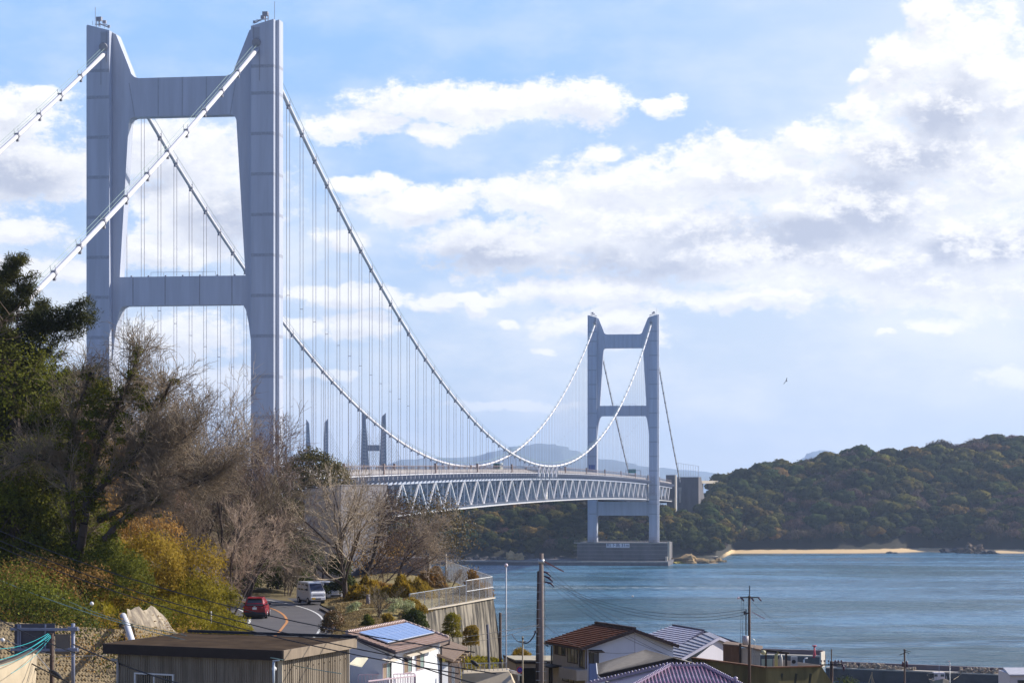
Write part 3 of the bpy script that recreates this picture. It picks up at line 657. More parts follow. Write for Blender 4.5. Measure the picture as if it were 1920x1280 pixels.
lp(MB().bb((-1.2,-3.2,.9),(1.2,-1.1,3.0)).bb((-1.15,-3.1,3.0),(1.15,-1.3,3.6)),'cab',GREENC,t_,.1); lp(MB().bb((-1.05,-3.24,1.9),(1.05,-3.19,2.9)).bb((1.19,-2.9,1.9),(1.23,-1.9,2.8)),'windscreen',GLASS,t_)
lp(MB().bb((-1.25,-.9,1.0),(1.25,5.6,3.75)),'cargo_box',BOXW,t_,.05); lp(MB().bb((-1.,-3.,.55),(1.,5.4,.95)),'chassis',DARK,t_)
for x in (-1,1):
    for y in (-2.3,3.2,4.4): lp(MB().tube([(x*.85,y,.48),(x*1.2,y,.48)],.48,12),'wheel',DARK,t_)
t_=deckroot('overhead_road_sign',15.8,36,'overhead road sign seen from behind on a bracket above the round evergreen','road sign')
GREYP=mat('sign_back',(.5,.47,.42),.6,.06,1.)
lp(MB().bb((-7.6,-.06,3.6),(-1.7,.06,5.5)),'sign_panel',GREYP,t_); lp(MB().bar((-7.8,-.2,5.4),(0,-.2,5.4),.25).bar((-7.8,-.2,3.75),(0,-.2,3.75),.25).bar((-6.9,-.2,3.6),(-6.9,-.2,5.6),.25).bar((-2.5,-.2,3.6),(-2.5,-.2,5.6),.25),'sign_bracket',STEELD,t_)
lp(MB().bar((0,-.2,-.4),(0,-.2,5.7),.35),'post',STEELD,t_)
t_=deckroot('overhead_road_sign',14.2,905,'small green road sign on a brown gantry beside the far tower','road sign')
lp(MB().bb((-7.5,0,4.0),(-2.8,.1,6.4)),'sign_panel',mat('sign_green',(.0,.25,.2),.5,.05,1.),t_); lp(MB().bar((-9,0,.0),(-9,0,5.8),.3).bar((-9,0,5.6),(0,0,5.6),.3).bar((0,0,0),(0,0,5.8),.3),'sign_bracket',STEELD,t_)
t_=deckroot('overhead_road_sign',2,760,'blue square road sign standing on the bridge deck left of the far tower','road sign')
lp(MB().bb((-2.2,0,4.),(1.2,.1,6.6)),'sign_panel',mat('sign_blue',(.03,.09,.3),.5,.05,1.),t_); lp(MB().bar((0,.2,-.1),(0,.2,6.),.3),'post',STEELD,t_)
# ------------------------------------------------------------------ distant cable-stayed bridge
CS=thing('cable_stayed_bridge',at(640,900,3800),'distant blue-grey cable-stayed bridge with blade towers behind the trees','bridge')
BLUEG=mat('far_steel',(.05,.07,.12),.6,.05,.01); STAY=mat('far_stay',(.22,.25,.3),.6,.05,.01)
def csleg(x0,x1,xm0,xm1,ytip,ysh,yb,D,left):
    # tapered blade: tip on the outer edge
    pts=[at(x0,yb,D),at(x1,yb,D),at(xm1,ysh,D),at(xm0,ytip,D)] if left else [at(x0,yb,D),at(x1,yb,D),at(xm1,ytip,D),at(xm0,ysh,D)]
    leg=MB().prism(pts,(0,9,0)).build('stayed_tower_leg',BLUEG,CS); q=MB()
    for k in range(14):
        t=.22+.05*k; p=pts[3].lerp(pts[0],t); r=pts[2].lerp(pts[1],t); q.bar(p.lerp(r,.3)-Vector((0,.3,0)),p.lerp(r,.8)-Vector((0,.3,0)),.4,1.6)
    q.build('anchor_slots',STAY,leg)
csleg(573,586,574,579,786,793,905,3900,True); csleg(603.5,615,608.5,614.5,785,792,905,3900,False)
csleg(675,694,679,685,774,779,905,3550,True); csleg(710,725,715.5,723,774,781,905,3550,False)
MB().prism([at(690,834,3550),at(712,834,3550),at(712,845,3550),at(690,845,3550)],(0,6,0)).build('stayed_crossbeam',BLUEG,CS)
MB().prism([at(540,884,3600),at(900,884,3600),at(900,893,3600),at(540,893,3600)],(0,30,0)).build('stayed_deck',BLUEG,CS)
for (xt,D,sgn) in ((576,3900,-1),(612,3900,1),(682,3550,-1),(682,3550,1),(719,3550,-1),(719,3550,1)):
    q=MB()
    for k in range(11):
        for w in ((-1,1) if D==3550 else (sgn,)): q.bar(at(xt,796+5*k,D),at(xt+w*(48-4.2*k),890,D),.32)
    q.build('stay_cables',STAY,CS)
# ------------------------------------------------------------------ vegetation
def quads(c,nr,size,rs,elong=1.0,droop=0.):
    n=len(c); nr=nr+rs.normal(0,.55,(n,3)); nr/=np.linalg.norm(nr,axis=1,keepdims=True)+1e-9
    a=rs.normal(0,1,(n,3)); a[:,2]-=droop; u=a-(a*nr).sum(1,keepdims=True)*nr; u/=np.linalg.norm(u,axis=1,keepdims=True)+1e-9; v=np.cross(nr,u)
    s=size*rs.uniform(.6,1.35,(n,1)); u=u*s*.5*elong; v=v*s*.5/elong**.5
    V=np.stack([c-u*1.0,c+v*.9,c+u*1.1,c-v*.9],1).reshape(-1,3); Fc=np.arange(4*n).reshape(n,4); return V,Fc
def lobes_cloud(lobes,n,rs,shell=.35,squash=1.,upper=True):
    """points in the outer shell of a set of ellipsoid lobes; keeps those not buried in another lobe"""
    L_=np.array(lobes,float); w=L_[:,3]**2; w/=w.sum(); k=rs.choice(len(L_),n,p=w); d=rs.normal(0,1,(n,3)); d/=np.linalg.norm(d,axis=1,keepdims=True)
    if upper: d[:,2]=np.where(d[:,2]<-.35,-d[:,2]*.6,d[:,2])
    rad=1-shell*rs.uniform(0,1,(n,1))**1.6; rad*= 1+.14*np.sin(d[:,:1]*9+k[:,None])*np.cos(d[:,1:2]*8+k[:,None]*2)
    r=L_[k,3:6] if L_.shape[1]>=6 else np.stack([L_[k,3],L_[k,3],L_[k,3]*squash],1)
    c=L_[k,:3]+d*r*rad
    keep=np.ones(n,bool)
    for i,l in enumerate(L_):
        rr=l[3:6] if len(l)>=6 else np.array([l[3],l[3],l[3]*squash]); q=(((c-l[:3])/rr)**2).sum(1); keep&=~((q<.45)&(k!=i))
    return c[keep],d[keep],k[keep]
def tubes_np(segs,n=3):
    S=np.array(segs,float); a=S[:,:3]; b=S[:,3:6]; ra=S[:,6:7]; rb=S[:,7:8]; t=b-a; t/=np.linalg.norm(t,axis=1,keepdims=True)+1e-9
    ref=np.where(np.abs(t[:,2:3])>.9,np.array([[1.,0,0]]),np.array([[0,0,1.]])); u=np.cross(t,ref); u/=np.linalg.norm(u,axis=1,keepdims=True)+1e-9; v=np.cross(t,u)
    V=[]
    for k in range(n): an=2*math.pi*k/n; o=u*math.cos(an)+v*math.sin(an); V+=[a+o*ra,b+o*rb]
    V=np.stack(V,1).reshape(-1,3); base=np.arange(len(S))[:,None]*(2*n); Fc=[]
    for k in range(n): k2=(k+1)%n; Fc.append(np.concatenate([base+2*k,base+2*k2,base+2*k2+1,base+2*k+1],1))
    return V,np.stack(Fc,1).reshape(-1,4)
def lean(*v): q=Vector(v); return q.normalized()
def grow(rng,H,r0,levels,spread,trunkfrac=.3,up=.25,crown=.5,lean_=(0,0),forks=(5,5,5,5,5),minr=.012,wig=.16,lens=(.55,.6,.6,.62,.65),multi=1):
    """recursive bare tree; returns trunk segments and twig segments"""
    thick=[];fine=[]
    def branch(p,d,L,r,lv):
        n=4 if lv<2 else 3; seg=[]
        for i in range(n):
            d=(d+Vector((rng.gauss(0,wig),rng.gauss(0,wig),rng.gauss(0,wig)*.6+up*.16))).normalized(); q=p+d*L/n; r2=max(minr*.6,r*(1-.55/n))
            seg.append((p.copy(),q.copy(),r,r2,d.copy())); p=q;r=r2
        out=thick if lv<=1 else fine
        for a,b,x,y,_ in seg: out.append((*a,*b,x,y))
        if lv<levels:
            f=forks[lv]
            for j in range(f):
                t=(j+rng.uniform(.2,1))/f; i=min(n-1,int((trunkfrac+(1-trunkfrac)*t)*n) if lv==0 else int((.15+.85*t)*n)); a,b,x,y,dd=seg[i]; pt=a.lerp(b,rng.random())
                ang=rng.uniform(.45,1.)*spread*(1.15-.4*t); ax=dd.orthogonal().normalized(); ax.rotate(Matrix.Rotation(rng.uniform(0,6.283),3,dd)); nd=dd.copy(); nd.rotate(Matrix.Rotation(ang,3,ax))
                branch(pt,nd,L*lens[lv]*rng.uniform(.7,1.25)*(1.15-.3*t),max(minr,y*.62),lv+1)
    for _ in range(multi):
        a=rng.uniform(0,6.28); s=.28 if multi>1 else 0
        branch(Vector((rng.uniform(-.3,.3)*(multi>1),rng.uniform(-.3,.3)*(multi>1),-.3)),lean(lean_[0]+s*math.cos(a),lean_[1]+s*math.sin(a),1),H*crown,r0,0)
    return thick,fine
BARK=mat('bark_brown',(.075,.055,.045),.9,.3,1.5,stretch=(1,1,.3)); TWIG=mat('twig_brown',(.20,.145,.10),.9,.3,.5,obj=True); TWIGL=mat('twig_pale',(.36,.285,.20),.9,.25,.5,obj=True)
LEAF_DK=mat('leaf_dark_green',(.035,.052,.012),.75,.35,.35,col2=(.10,.115,.02),leaf=True,transl=.3,spec=.15)
LEAF_GR=mat('leaf_mid_green',(.065,.085,.010),.75,.35,.35,col2=(.20,.195,.02),leaf=True,transl=.38,spec=.15)
LEAF_YG=mat('leaf_yellow_green',(.16,.15,.010),.75,.3,.5,col2=(.32,.25,.02),leaf=True,transl=.45,spec=.15)
LEAF_YL=mat('leaf_golden',(.26,.17,.015),.75,.3,.4,col2=(.42,.29,.04),leaf=True,transl=.45,spec=.15)
LEAF_OR=mat('leaf_rust',(.30,.15,.03),.8,.3,.4,col2=(.42,.27,.09),leaf=True,transl=.35,spec=.15)
LEAF_CO=mat('needle_green',(.035,.045,.012),.8,.3,.4,col2=(.14,.13,.03),leaf=True,transl=.25,spec=.15)
STRAW=mat('straw',(.25,.18,.08),.8,.3,.6,col2=(.34,.25,.11),leaf=True,transl=.3)
ALLTREES=[]
def settle(root,px,D): pass
def bare(seed,label=None,px=0,D=0,ytop=0,H=None,m=None,grp='bare trees on the left slope',name='bare_tree',nobase=False,**k):
    rng=random.Random(seed); x=X(px,D); zb_=k.pop('zbase',None); zb_=gz(x,D) if zb_ is None else zb_; H=H or Z(ytop,D)-zb_
    th,fi=grow(rng,H,k.pop('r0',H*.016),k.pop('levels',5),k.pop('spread',.85),**k)
    zs=np.array([s[5] for s in th+fi]); f=H/np.percentile(zs,99.7)
    th=[tuple(q*f for q in s[:6])+s[6:] for s in th]; fi=[tuple(q*f for q in s[:6])+s[6:] for s in fi]
    root=thing(name,(x,D,zb_),label,'tree',grp)
    V,Fc=tubes_np(th,5); link('trunk',npmesh('trunk',V,Fc,[BARK]),root)
    V,Fc=tubes_np(fi,3); link('crown',npmesh('crown',V,Fc,[m or TWIG]),root); root['_fi']=0; del root['_fi']; return root,th,fi
def leafy(name,label,px,D,ytop,lobes,n,size,m,cat_='tree',grp=None,seed=1,trunk=True,elong=1.,zbase=None,shell=.4,squash=1.,H=None,droop=0.,r0=None,upper=True):
    """lobes in units of height: x,y,z,r[,ry,rz]"""
    rs=np.random.RandomState(seed); x=X(px,D); zb_=gz(x,D) if zbase is None else zbase; H=H or Z(ytop,D)-zb_
    c,d,k=lobes_cloud(lobes,n,rs,shell,squash,upper); top=np.percentile(c[:,2],99.5); c=c*(H/top) if H else c
    V,Fc=quads(c,d,size,rs,elong,droop); tint=np.clip(rs.normal(.5,.18,len(c))+ (np.random.RandomState(seed+9).uniform(-.2,.2,len(lobes)))[k],0,1)
    me=npmesh('crown' if trunk else name,V,Fc,[m],tint=tint)
    if not trunk:
        o=link(name,me,None,(x,D,zb_)); return tag(o,label,cat_,grp)
    root=thing(name,(x,D,zb_),label,cat_,grp); link('crown',me,root)
    rng=random.Random(seed); segs=[]; r0=r0 or H*.02; p=Vector((0,0,-.3)); L_=np.array(lobes)*(H/top)
    for i in range(5):
        q=Vector((rng.gauss(0,.02)*H,rng.gauss(0,.02)*H,H*.14*(i+1))); segs.append((*p,*q,r0*(1-.12*i),r0*(1-.12*(i+1)))); 
        for l in L_[:: max(1,len(L_)//3)]:
            if i>0: segs.append((*q,*(q.lerp(Vector(l[:3]),.8)),r0*.4,r0*.1))
        p=q
    V,Fc=tubes_np(segs,5); link('trunk',npmesh('trunk',V,Fc,[BARK]),root); return root
def rlobes(seed,n,w,z0,z1,r0,r1):
    g=random.Random(seed); return [(g.uniform(-w,w)*(1-.5*((z-z0)/(z1-z0+1e-6))),g.uniform(-w,w)*.8,z,g.uniform(r0,r1)) for z in [g.uniform(z0,z1) for _ in range(n)]]+[(0,0,z1,r0)]
# --- central bare tree on the bank
T1,_,_=bare(11,'large bare brown tree standing alone on the grass bank right of the van',648,207,866,zbase=42.7,m=TWIGL,grp=None,levels=4,lean_=(.14,0),minr=.017,r0=.27,spread=.92,trunkfrac=.10,forks=(9,7,6,6,4),crown=.60,lens=(.8,.64,.56,.5,.5),up=.32)
T1b,_,_=bare(12,'slender bare tree leaning right close behind the big bare tree on the bank',668,213,905,zbase=42.7,m=TWIG,grp=None,levels=5,r0=.2,spread=.95,lean_=(.3,0),trunkfrac=.12,minr=.018,forks=(7,6,5,3,2),crown=.6,up=.12)
bare(13,'bare tree with low spreading branches right of the big bank tree, above the reeds',735,222,935,zbase=42.2,m=TWIGL,grp=None,levels=5,r0=.18,spread=1.05,lean_=(.2,0),minr=.018,forks=(7,6,5,3,2),crown=.6)
bare(14,'short bare bush tree behind the van, left of the concrete building corner',540,225,1045,zbase=42.2,m=TWIGL,grp=None,levels=4,r0=.07,spread=.6,multi=4,forks=(4,5,5,5,4),crown=.6,wig=.1)
bare(15,'small twiggy bare shrub on the bank above the solar roof',708,176,1096,zbase=42.7,m=TWIG,grp=None,levels=4,r0=.06,spread=.75,multi=3,forks=(3,4,4,4,3),crown=.7,trunkfrac=.1)
bare(16,'thin leafless sapling growing through the fence near the retaining wall corner',845,222,1062,zbase=42.5,m=TWIGL,grp=None,levels=4,r0=.06,spread=.9,multi=2,forks=(4,4,4,4,3),crown=.6)
# --- bare wood on the left slope
BW=[(21,205,188,655,'bare tree whose twigs cross the foot of the near tower left leg'),
    (22,262,190,690,'bare tree just right of the near tower left leg, twigs spread wide'),
    (23,330,196,722,'bare tree rising under the middle of the tower opening'),
    (24,395,200,752,'bare tree with reaching topmost twigs left of the tower right leg'),
    (25,455,203,792,'bare tree in front of the near tower right leg'),
    (26,470,206,872,'bare tree at the right end of the left slope wood, touching the evergreen'),
    (27,150,178,690,'bare tree behind the dark conifer on the left slope'),
    (28,290,178,830,'pale bare tree low on the slope below the middle of the tower opening'),
    (29,370,182,880,'pale bare tree above the golden bamboo beside the road'),
    (30,430,190,930,'pale bare tree overhanging the left edge of the road'),
    (31,452,215,975,'bare tree beyond the road bend, left of the dark shrubs'),
    (32,60,172,640,'bare tree tangled among conifers at the left edge of the photo'),
    (33,225,205,700,'bare tree far back on the slope behind the ivy-clad tree'),
    (34,350,215,780,'bare tree at the back of the wood under the tower opening'),
    (35,-12,160,520,'tall bare tree whose twigs top the left edge of the photo')]
protos=[]
for i,(sd,px,D,yt,lab) in enumerate(BW):
    if i<6:
        r_,_,_=bare(sd,lab,px,D,yt,m=TWIGL if i%3==1 else TWIG,levels=5,spread=.85,r0=.16,multi=2,minr=.016,forks=(5,5,5,4,3),crown=.56,trunkfrac=.15,lean_=(.18,0),up=.25); protos.append((r_,Z(yt,D)-gz(X(px,D),D)))
    else:
        pr,h0=protos[(i*5+1)%6]; x=X(px,D); z=gz(x,D); h=Z(yt,D)-z; s=h/h0
        o=copy_tree(pr,None,(x,D,z),i*1.3,((max(.9,s),max(.9,s),s) if px<350 else (.62,.62,s))); o['label']=lab; o['group']='bare trees on the left slope'
# back wood beyond (fills the slope up to the bridge)
k=0
for (px,D,yt) in [(60,235,700),(140,250,735),(215,262,770),(290,255,800),(365,262,838),(415,250,870),(20,215,660),(180,215,720),(100,205,690),(320,235,790),(400,228,820),(450,225,850),(250,230,740)]:
    k+=1; pr,h0=protos[k%6]; x=X(px,D); z=gz(x,D); h=Z(yt,D)-z; s=h/h0
    o=copy_tree(pr,None,(x,D,z),k*2.1,(s*1.05,s*1.05,s)); o['label']='bare back-row tree of the wood, %s'%('seen at the left photo edge' if px<50 else 'behind the %s conifer'%('tall' if px<80 else 'ragged') if px<120 else 'in front of the near tower left leg, %s one'%('nearer' if D<230 else 'farther') if px<190 else 'just right of the near tower left leg' if px<225 else 'under the left part of the tower opening' if px<275 else 'left of the middle of the tower opening' if px<305 else 'under the middle of the tower opening' if px<340 else 'right of the middle of the tower opening' if px<380 else 'short, under the right part of the tower opening' if px<405 else 'low, left of the tower right leg' if px<440 else 'in front of the tower right leg'); o['group']='back rows of the left slope wood'
for (px,D,yt,lab) in ((112,166,740,'pale bare tree below the ragged conifer'),):
    k+=1; pr,h0=protos[k%6]; x=X(px,D); z=gz(x,D); h=Z(yt,D)-z; s=h/h0
    o=copy_tree(pr,None,(x,D,z),k*1.1,(s*.8,s*.8,s)); o['label']=lab; o['group']='bare trees on the left slope'
# ivy-clad tree
def ivy_tree():
    px,D=150,143; x=X(px,D); zb_=gz(x,D); root=thing('ivy_tree',(x,D,zb_),'big leaning tree with ivy-covered limbs reaching right over the slope','tree')
    rng=random.Random(5); th=[];fi=[];ivy=[]
    def L3(px_,py_,dy=0): p=at(px_,py_,D+dy); return p-Vector((x,D,zb_))
    limbs=[[(144,1140),(142,1060),(140,1010),(136,900),(132,830),(150,760),(170,700)],[(146,1060),(158,980),(168,900),(188,830),(215,770),(248,700),(262,650)],[(148,1040),(160,960),(200,900),(240,868),(275,820),(300,760),(322,715)],[(186,975),(225,955),(262,925),(285,905)],[(196,1010),(235,968),(270,950),(300,935)],[(139,1000),(135,940),(110,880),(70,860),(10,880)],[(240,868),(280,850),(320,840),(370,800)],[(285,905),(330,890),(370,905),(420,880)],[(262,925),(285,890),(286,860),(300,830)],[(285,905),(340,915),(390,890)]]
    rad=[.34,.30,.26,.2,.2,.16,.13,.1,.1,.09]
    for li,(l,r) in enumerate(zip(limbs,rad)):
        pts=[L3(a,b,rng.uniform(-2,2)) for a,b in l]; pts=[Vector(p) for p in cat([tuple(p) for p in pts],4)]
        n=len(pts)-1
        for i in range(n):
            ra=r*(1-.7*i/n); th.append((*pts[i],*pts[i+1],ra,r*(1-.7*(i+1)/n)))
            if li<6 and rng.random()<.8: ivy.append((*(pts[i]+Vector((rng.gauss(0,.15),rng.gauss(0,.15),rng.gauss(0,.15)))),ra+rng.uniform(.15,.4)))
            if i>n*.25:
                for _ in range(3 if li<3 else 4):
                    d=((pts[i+1]-pts[i]).normalized()+Vector((rng.gauss(.15,.6),rng.gauss(0,.6),rng.gauss(.25,.5)))).normalized()
                    p=pts[i].copy(); Lb=rng.uniform(1.2,3.4); rr=ra*.3
                    sub=[]
                    for s in range(4): d=(d+Vector((rng.gauss(0,.18),rng.gauss(0,.18),rng.gauss(.05,.15)))).normalized(); q=p+d*Lb/4; fi.append((*p,*q,rr,rr*.8)); sub.append((p.copy(),d.copy())); p=q; rr*=.8
                    for (pp,dd) in sub:
                        for _ in range(3):
                            d2=(dd+Vector((rng.gauss(0,.6),rng.gauss(0,.6),rng.gauss(.1,.5)))).normalized(); p2=pp
                            for s in range(2):
                                d2=(d2+Vector((rng.gauss(0,.2),rng.gauss(0,.2),rng.gauss(0,.2)))).normalized(); q=p2+d2*rng.uniform(.35,.8); fi.append((*p2,*q,.014,.01)); 
                                for _ in range(2): d3=(d2+Vector((rng.gauss(0,.6),rng.gauss(0,.6),rng.gauss(0,.6)))).normalized(); fi.append((*q,*(q+d3*rng.uniform(.3,.7)),.011,.008))
                                p2=q
    V,Fc=tubes_np(th,6); link('trunk',npmesh('trunk',V,Fc,[BARK]),root); V,Fc=tubes_np(fi,3); link('twigs',npmesh('twigs',V,Fc,[TWIG]),root)
    for a,b,r in ((185,740,1.0),(172,760,.9),(195,725,.8),(245,745,.8),(258,728,.7),(232,790,.7),(160,800,.7),(150,860,.9),(118,800,.8),(95,770,.8),(245,880,.6),(290,930,.5),(170,930,.9),(205,850,.6)):
        p=L3(a,b,rng.uniform(-1,1)); ivy.append((*p,r*.85)); ivy.append((p.x+rng.gauss(0,.4),p.y,p.z-.6,r*.75)); ivy.append((p.x+rng.gauss(0,.3),p.y,p.z-1.3,r*.6))
    rs=np.random.RandomState(3); c,d,kk=lobes_cloud(ivy,26000,rs,.5); V,Fc=quads(c,d,.14,rs); link('ivy',npmesh('ivy',V,Fc,[mat('ivy_leaf',(.06,.08,.01),.75,col2=(.22,.20,.02),vscale=.6,leaf=True,transl=.35,spec=.1)],tint=rs.uniform(.1,.9,len(c))),root)
ivy_tree()
# --- conifer
def conifer(px,D,ytop,ybase,label,seed,wR,lean_=0.,dens=1.,m=None,reach=None,sparse=.0):
    rng=random.Random(seed); rs=np.random.RandomState(seed); x=X(px,D); zb_=gz(x,D); H=Z(ytop,D)-zb_; root=thing('conifer',(x,D,zb_),label,'tree','dark conifers at the left edge')
    segs=[];c=[];d=[]; n=int(72*dens)
    for i in range(12): segs.append((lean_*i/12*H,0,H*i/12,lean_*(i+1)/12*H,0,H*(i+1)/12,.22*(1-i/13),.22*(1-(i+1)/13)))
    for i in range(n):
        t=.12+.88*(i/n)**.9; z=H*t; R_=wR*(1-t)**.78*rng.uniform(.6,1.15)+.4; a=rng.uniform(0,6.283)
        if reach and abs(t-reach[0])<.04 : a=rng.uniform(-.25,.25); R_=reach[1]*rng.uniform(.85,1)
        dr=Vector((math.cos(a),math.sin(a)*.8,0)); p=Vector((lean_*t*H,0,z)); up=rng.uniform(.0,.35); ns=max(3,int(R_/.45)); pp=p.copy(); rr=.05
        for s in range(ns):
            f=s/ns; d_=(dr+Vector((0,0,up*(1-f*.3)+(.35 if f>.6 else -.12)))).normalized(); q=pp+d_*(R_/ns)+Vector((rng.gauss(0,.04),rng.gauss(0,.04),0)); segs.append((*pp,*q,rr,rr*.85)); rr*=.85
            if rng.random()<sparse: pp=q; continue
            for _ in range(int(7*dens+5)):
                side=dr.cross(Vector((0,0,1)))*rng.choice((-1,1)); w=(R_*.28)*(1-f*.55)*rng.random(); off=(side*.8+dr*.6).normalized()*w; pt=pp.lerp(q,rng.random())+off+Vector((0,0,-w*.28+rng.gauss(0,.05)))
                c.append(tuple(pt)); nn=(Vector((0,0,1))+off*.1); d.append((off.x*.3,off.y*.3,1.0))
            pp=q
    V,Fc=tubes_np(segs,4); link('trunk',npmesh('trunk',V,Fc,[BARK]),root)
    c=np.repeat(np.array(c),8,0)+rs.normal(0,.17,(len(c)*8,3)); dd=np.repeat(np.array(d),8,0); V,Fc=quads(c,dd,.11,rs,3.8,1.5); link('foliage',npmesh('foliage',V,Fc,[m or LEAF_CO],tint=rs.uniform(0,.8,len(c))),root); return root
conifer(32,150,478,0,'tall dark conifer at the left edge with one long branch reaching toward the tower',41,6.4,reach=(.80,5.0),dens=1.35)
conifer(0,153,525,0,'dark conifer cut by the left photo edge beside the tallest one',45,5.6,dens=1.2)
conifer(75,156,560,0,'ragged dark conifer right of the tallest conifer, thin feathery boughs',42,5.4,reach=(.72,4.2),sparse=.1)
conifer(-15,158,590,0,'yellowish conifer half outside the left edge of the photo',43,4.5,m=LEAF_GR)
conifer(120,165,690,0,'small sparse conifer under the long reaching branch',44,4.0,dens=.7,sparse=.3)
# --- evergreen masses, left slope
SH='evergreen trees and shrubs on the left slope'
leafy('evergreen_tree','dense yellow-green evergreen at the left edge below the conifers',18,148,640,rlobes(1,12,.16,.35,.9,.16,.26),26000,.17,LEAF_GR,grp=SH,seed=51)
leafy('evergreen_tree','dark evergreen with glossy leaves under the ivy-clad limbs',110,150,925,rlobes(2,12,.30,.3,.85,.22,.34),24000,.16,LEAF_GR,grp=SH,seed=52)
leafy('evergreen_tree','mid-green evergreen left of the golden bamboo',165,147,985,rlobes(3,12,.36,.3,.85,.25,.38),24000,.15,LEAF_GR,grp=SH,seed=53)
leafy('evergreen_tree','shaded evergreen low at the left edge above the wires',25,146,900,rlobes(4,12,.4,.25,.85,.25,.38),24000,.17,LEAF_GR,grp=SH,seed=54)
leafy('evergreen_tree','olive-coloured evergreen between the two dark ones on the left slope',75,152,850,rlobes(5,12,.22,.3,.85,.2,.3),24000,.16,LEAF_YG,grp=SH,seed=55)
leafy('evergreen_tree','rust and gold leaved tree glowing behind the ivy-clad trunk',120,166,800,rlobes(6,10,.4,.3,.9,.18,.28),20000,.16,LEAF_OR,grp=SH,seed=56)
leafy('evergreen_shrub','broad green shrub just above the shotcrete slope',195,143,1020,rlobes(7,10,.9,.3,.8,.35,.5),18000,.13,LEAF_GR,'shrub',SH,57,False)
leafy('evergreen_shrub','rounded shrub of small leaves in the bottom left corner above the sign gantry',20,128,1052,rlobes(8,10,.8,.3,.8,.35,.5),18000,.13,LEAF_GR,'shrub',SH,58,False)
leafy('evergreen_shrub','darker shrub right of the rounded corner shrub',62,130,1090,rlobes(9,9,.7,.3,.8,.35,.5),12000,.13,LEAF_DK,'shrub',SH,59,False)
leafy('evergreen_shrub','brown withered thicket between the corner shrubs and the golden bamboo',105,138,1040,rlobes(10,10,.9,.3,.8,.35,.5),13000,.11,LEAF_OR,'shrub',SH,60,False,elong=1.8)
BMB='golden bamboo and bushes on the slope beside the road'
leafy('bamboo_clump','bright golden bamboo clump left of the road',272,152,1000,rlobes(11,12,.6,.3,.85,.25,.4),26000,.13,LEAF_YL,'bamboo',BMB,61,False,elong=1.8,droop=.5)
leafy('bamboo_clump','yellow-green bamboo between the golden clump and the road',318,156,1062,rlobes(12,12,.8,.3,.8,.3,.45),22000,.12,LEAF_YG,'bamboo',BMB,62,False,elong=1.8,droop=.5)
leafy('bamboo_clump','low yellow-green bamboo directly above the workshop roof',352,147,1122,rlobes(13,9,1.1,.3,.8,.4,.6),16000,.11,LEAF_YG,'bamboo',BMB,63,False,elong=1.7,droop=.5)
leafy('bamboo_clump','golden leaved bush at the road edge beside the red car',384,172,1090,rlobes(14,10,.7,.25,.8,.3,.45),16000,.12,LEAF_YG,'bamboo',BMB,64,False,elong=1.7,droop=.5)
leafy('bamboo_clump','rusty-gold leaves high behind the golden bamboo',235,165,925,rlobes(15,10,.5,.3,.9,.2,.3),16000,.14,LEAF_OR,'bamboo',BMB,65,False,elong=1.6)
leafy('dry_bush','orange dry bush on top of the stone slope wall',85,132,1128,rlobes(16,10,1.5,.3,.7,.45,.65),11000,.10,LEAF_OR,'shrub','dry orange growth over the stone wall',66,False,elong=2.)
leafy('dry_bush','orange dry bush next to the white drain pipe',190,135,1146,rlobes(17,10,1.7,.3,.7,.5,.7),10000,.10,LEAF_YL,'shrub','dry orange growth over the stone wall',67,False,elong=2.)
leafy('dry_bush','small green bush hanging over the stone wall',165,130,1158,rlobes(18,6,.6,.3,.7,.4,.6),4000,.11,LEAF_GR,'shrub',None,68,False)
leafy('dry_bush','dark bush overhanging the shotcrete near the golden bamboo',272,143,1128,rlobes(19,7,.8,.3,.7,.4,.6),6000,.12,LEAF_GR,'shrub',None,69,False)
leafy('roadside_bush','grass-green bush on the verge at the inside of the bend',402,158,1156,rlobes(20,8,1.1,.2,.6,.4,.6),9000,.10,LEAF_YG,'shrub',None,70,False,elong=1.8)
leafy('roadside_bush','dark low bush at the inside of the bend left of the white line',396,166,1148,rlobes(21,6,1.0,.2,.6,.4,.6),5000,.12,LEAF_GR,'shrub',None,71,False)
# --- evergreen by the building and dark shrubs beyond the road
leafy('evergreen_tree','round-topped evergreen with golden crown tips beside the tower leg',582,276,845,[(0,0,.86,.14),(.1,0,.8,.15),(-.12,0,.76,.15),(.2,.05,.78,.1),(-.22,0,.62,.16),(.05,-.1,.66,.2),(.24,0,.64,.14),(-.15,-.1,.48,.18),(.1,-.1,.45,.2),(-.25,0,.36,.15),(.15,-.1,.28,.18),(-.12,0,.22,.16)],34000,.2,mat('leaf_olive_gold',(.04,.045,.01),.5,col2=(.17,.13,.018),vscale=.45,leaf=True,transl=.3),grp=None,seed=72)
leafy('evergreen_tree','dark evergreen left of the concrete building behind the van',520,238,930,rlobes(22,12,.35,.2,.9,.18,.28),22000,.2,LEAF_DK,grp=None,seed=73)
leafy('evergreen_shrub','dark spreading shrub at the far end of the road',482,229,1028,rlobes(23,9,.9,.25,.75,.35,.5),15000,.16,LEAF_DK,'shrub','dark shrubs beyond the road bend',74,False)
leafy('evergreen_shrub','dark shrub behind the parked van',535,231,1052,rlobes(24,8,.8,.25,.75,.35,.5),11000,.16,LEAF_DK,'shrub','dark shrubs beyond the road bend',75,False)
leafy('evergreen_shrub','shrub with yellow tips at the left of the road end',450,232,1062,rlobes(25,8,.8,.25,.75,.35,.5),9000,.15,LEAF_YG,'shrub','dark shrubs beyond the road bend',76,False)
leafy('evergreen_shrub','narrow dark evergreen at the foot of the big bare tree',628,210,1040,rlobes(26,9,.3,.15,.85,.16,.26),11000,.14,LEAF_DK,'shrub',None,77,False,zbase=42.6)
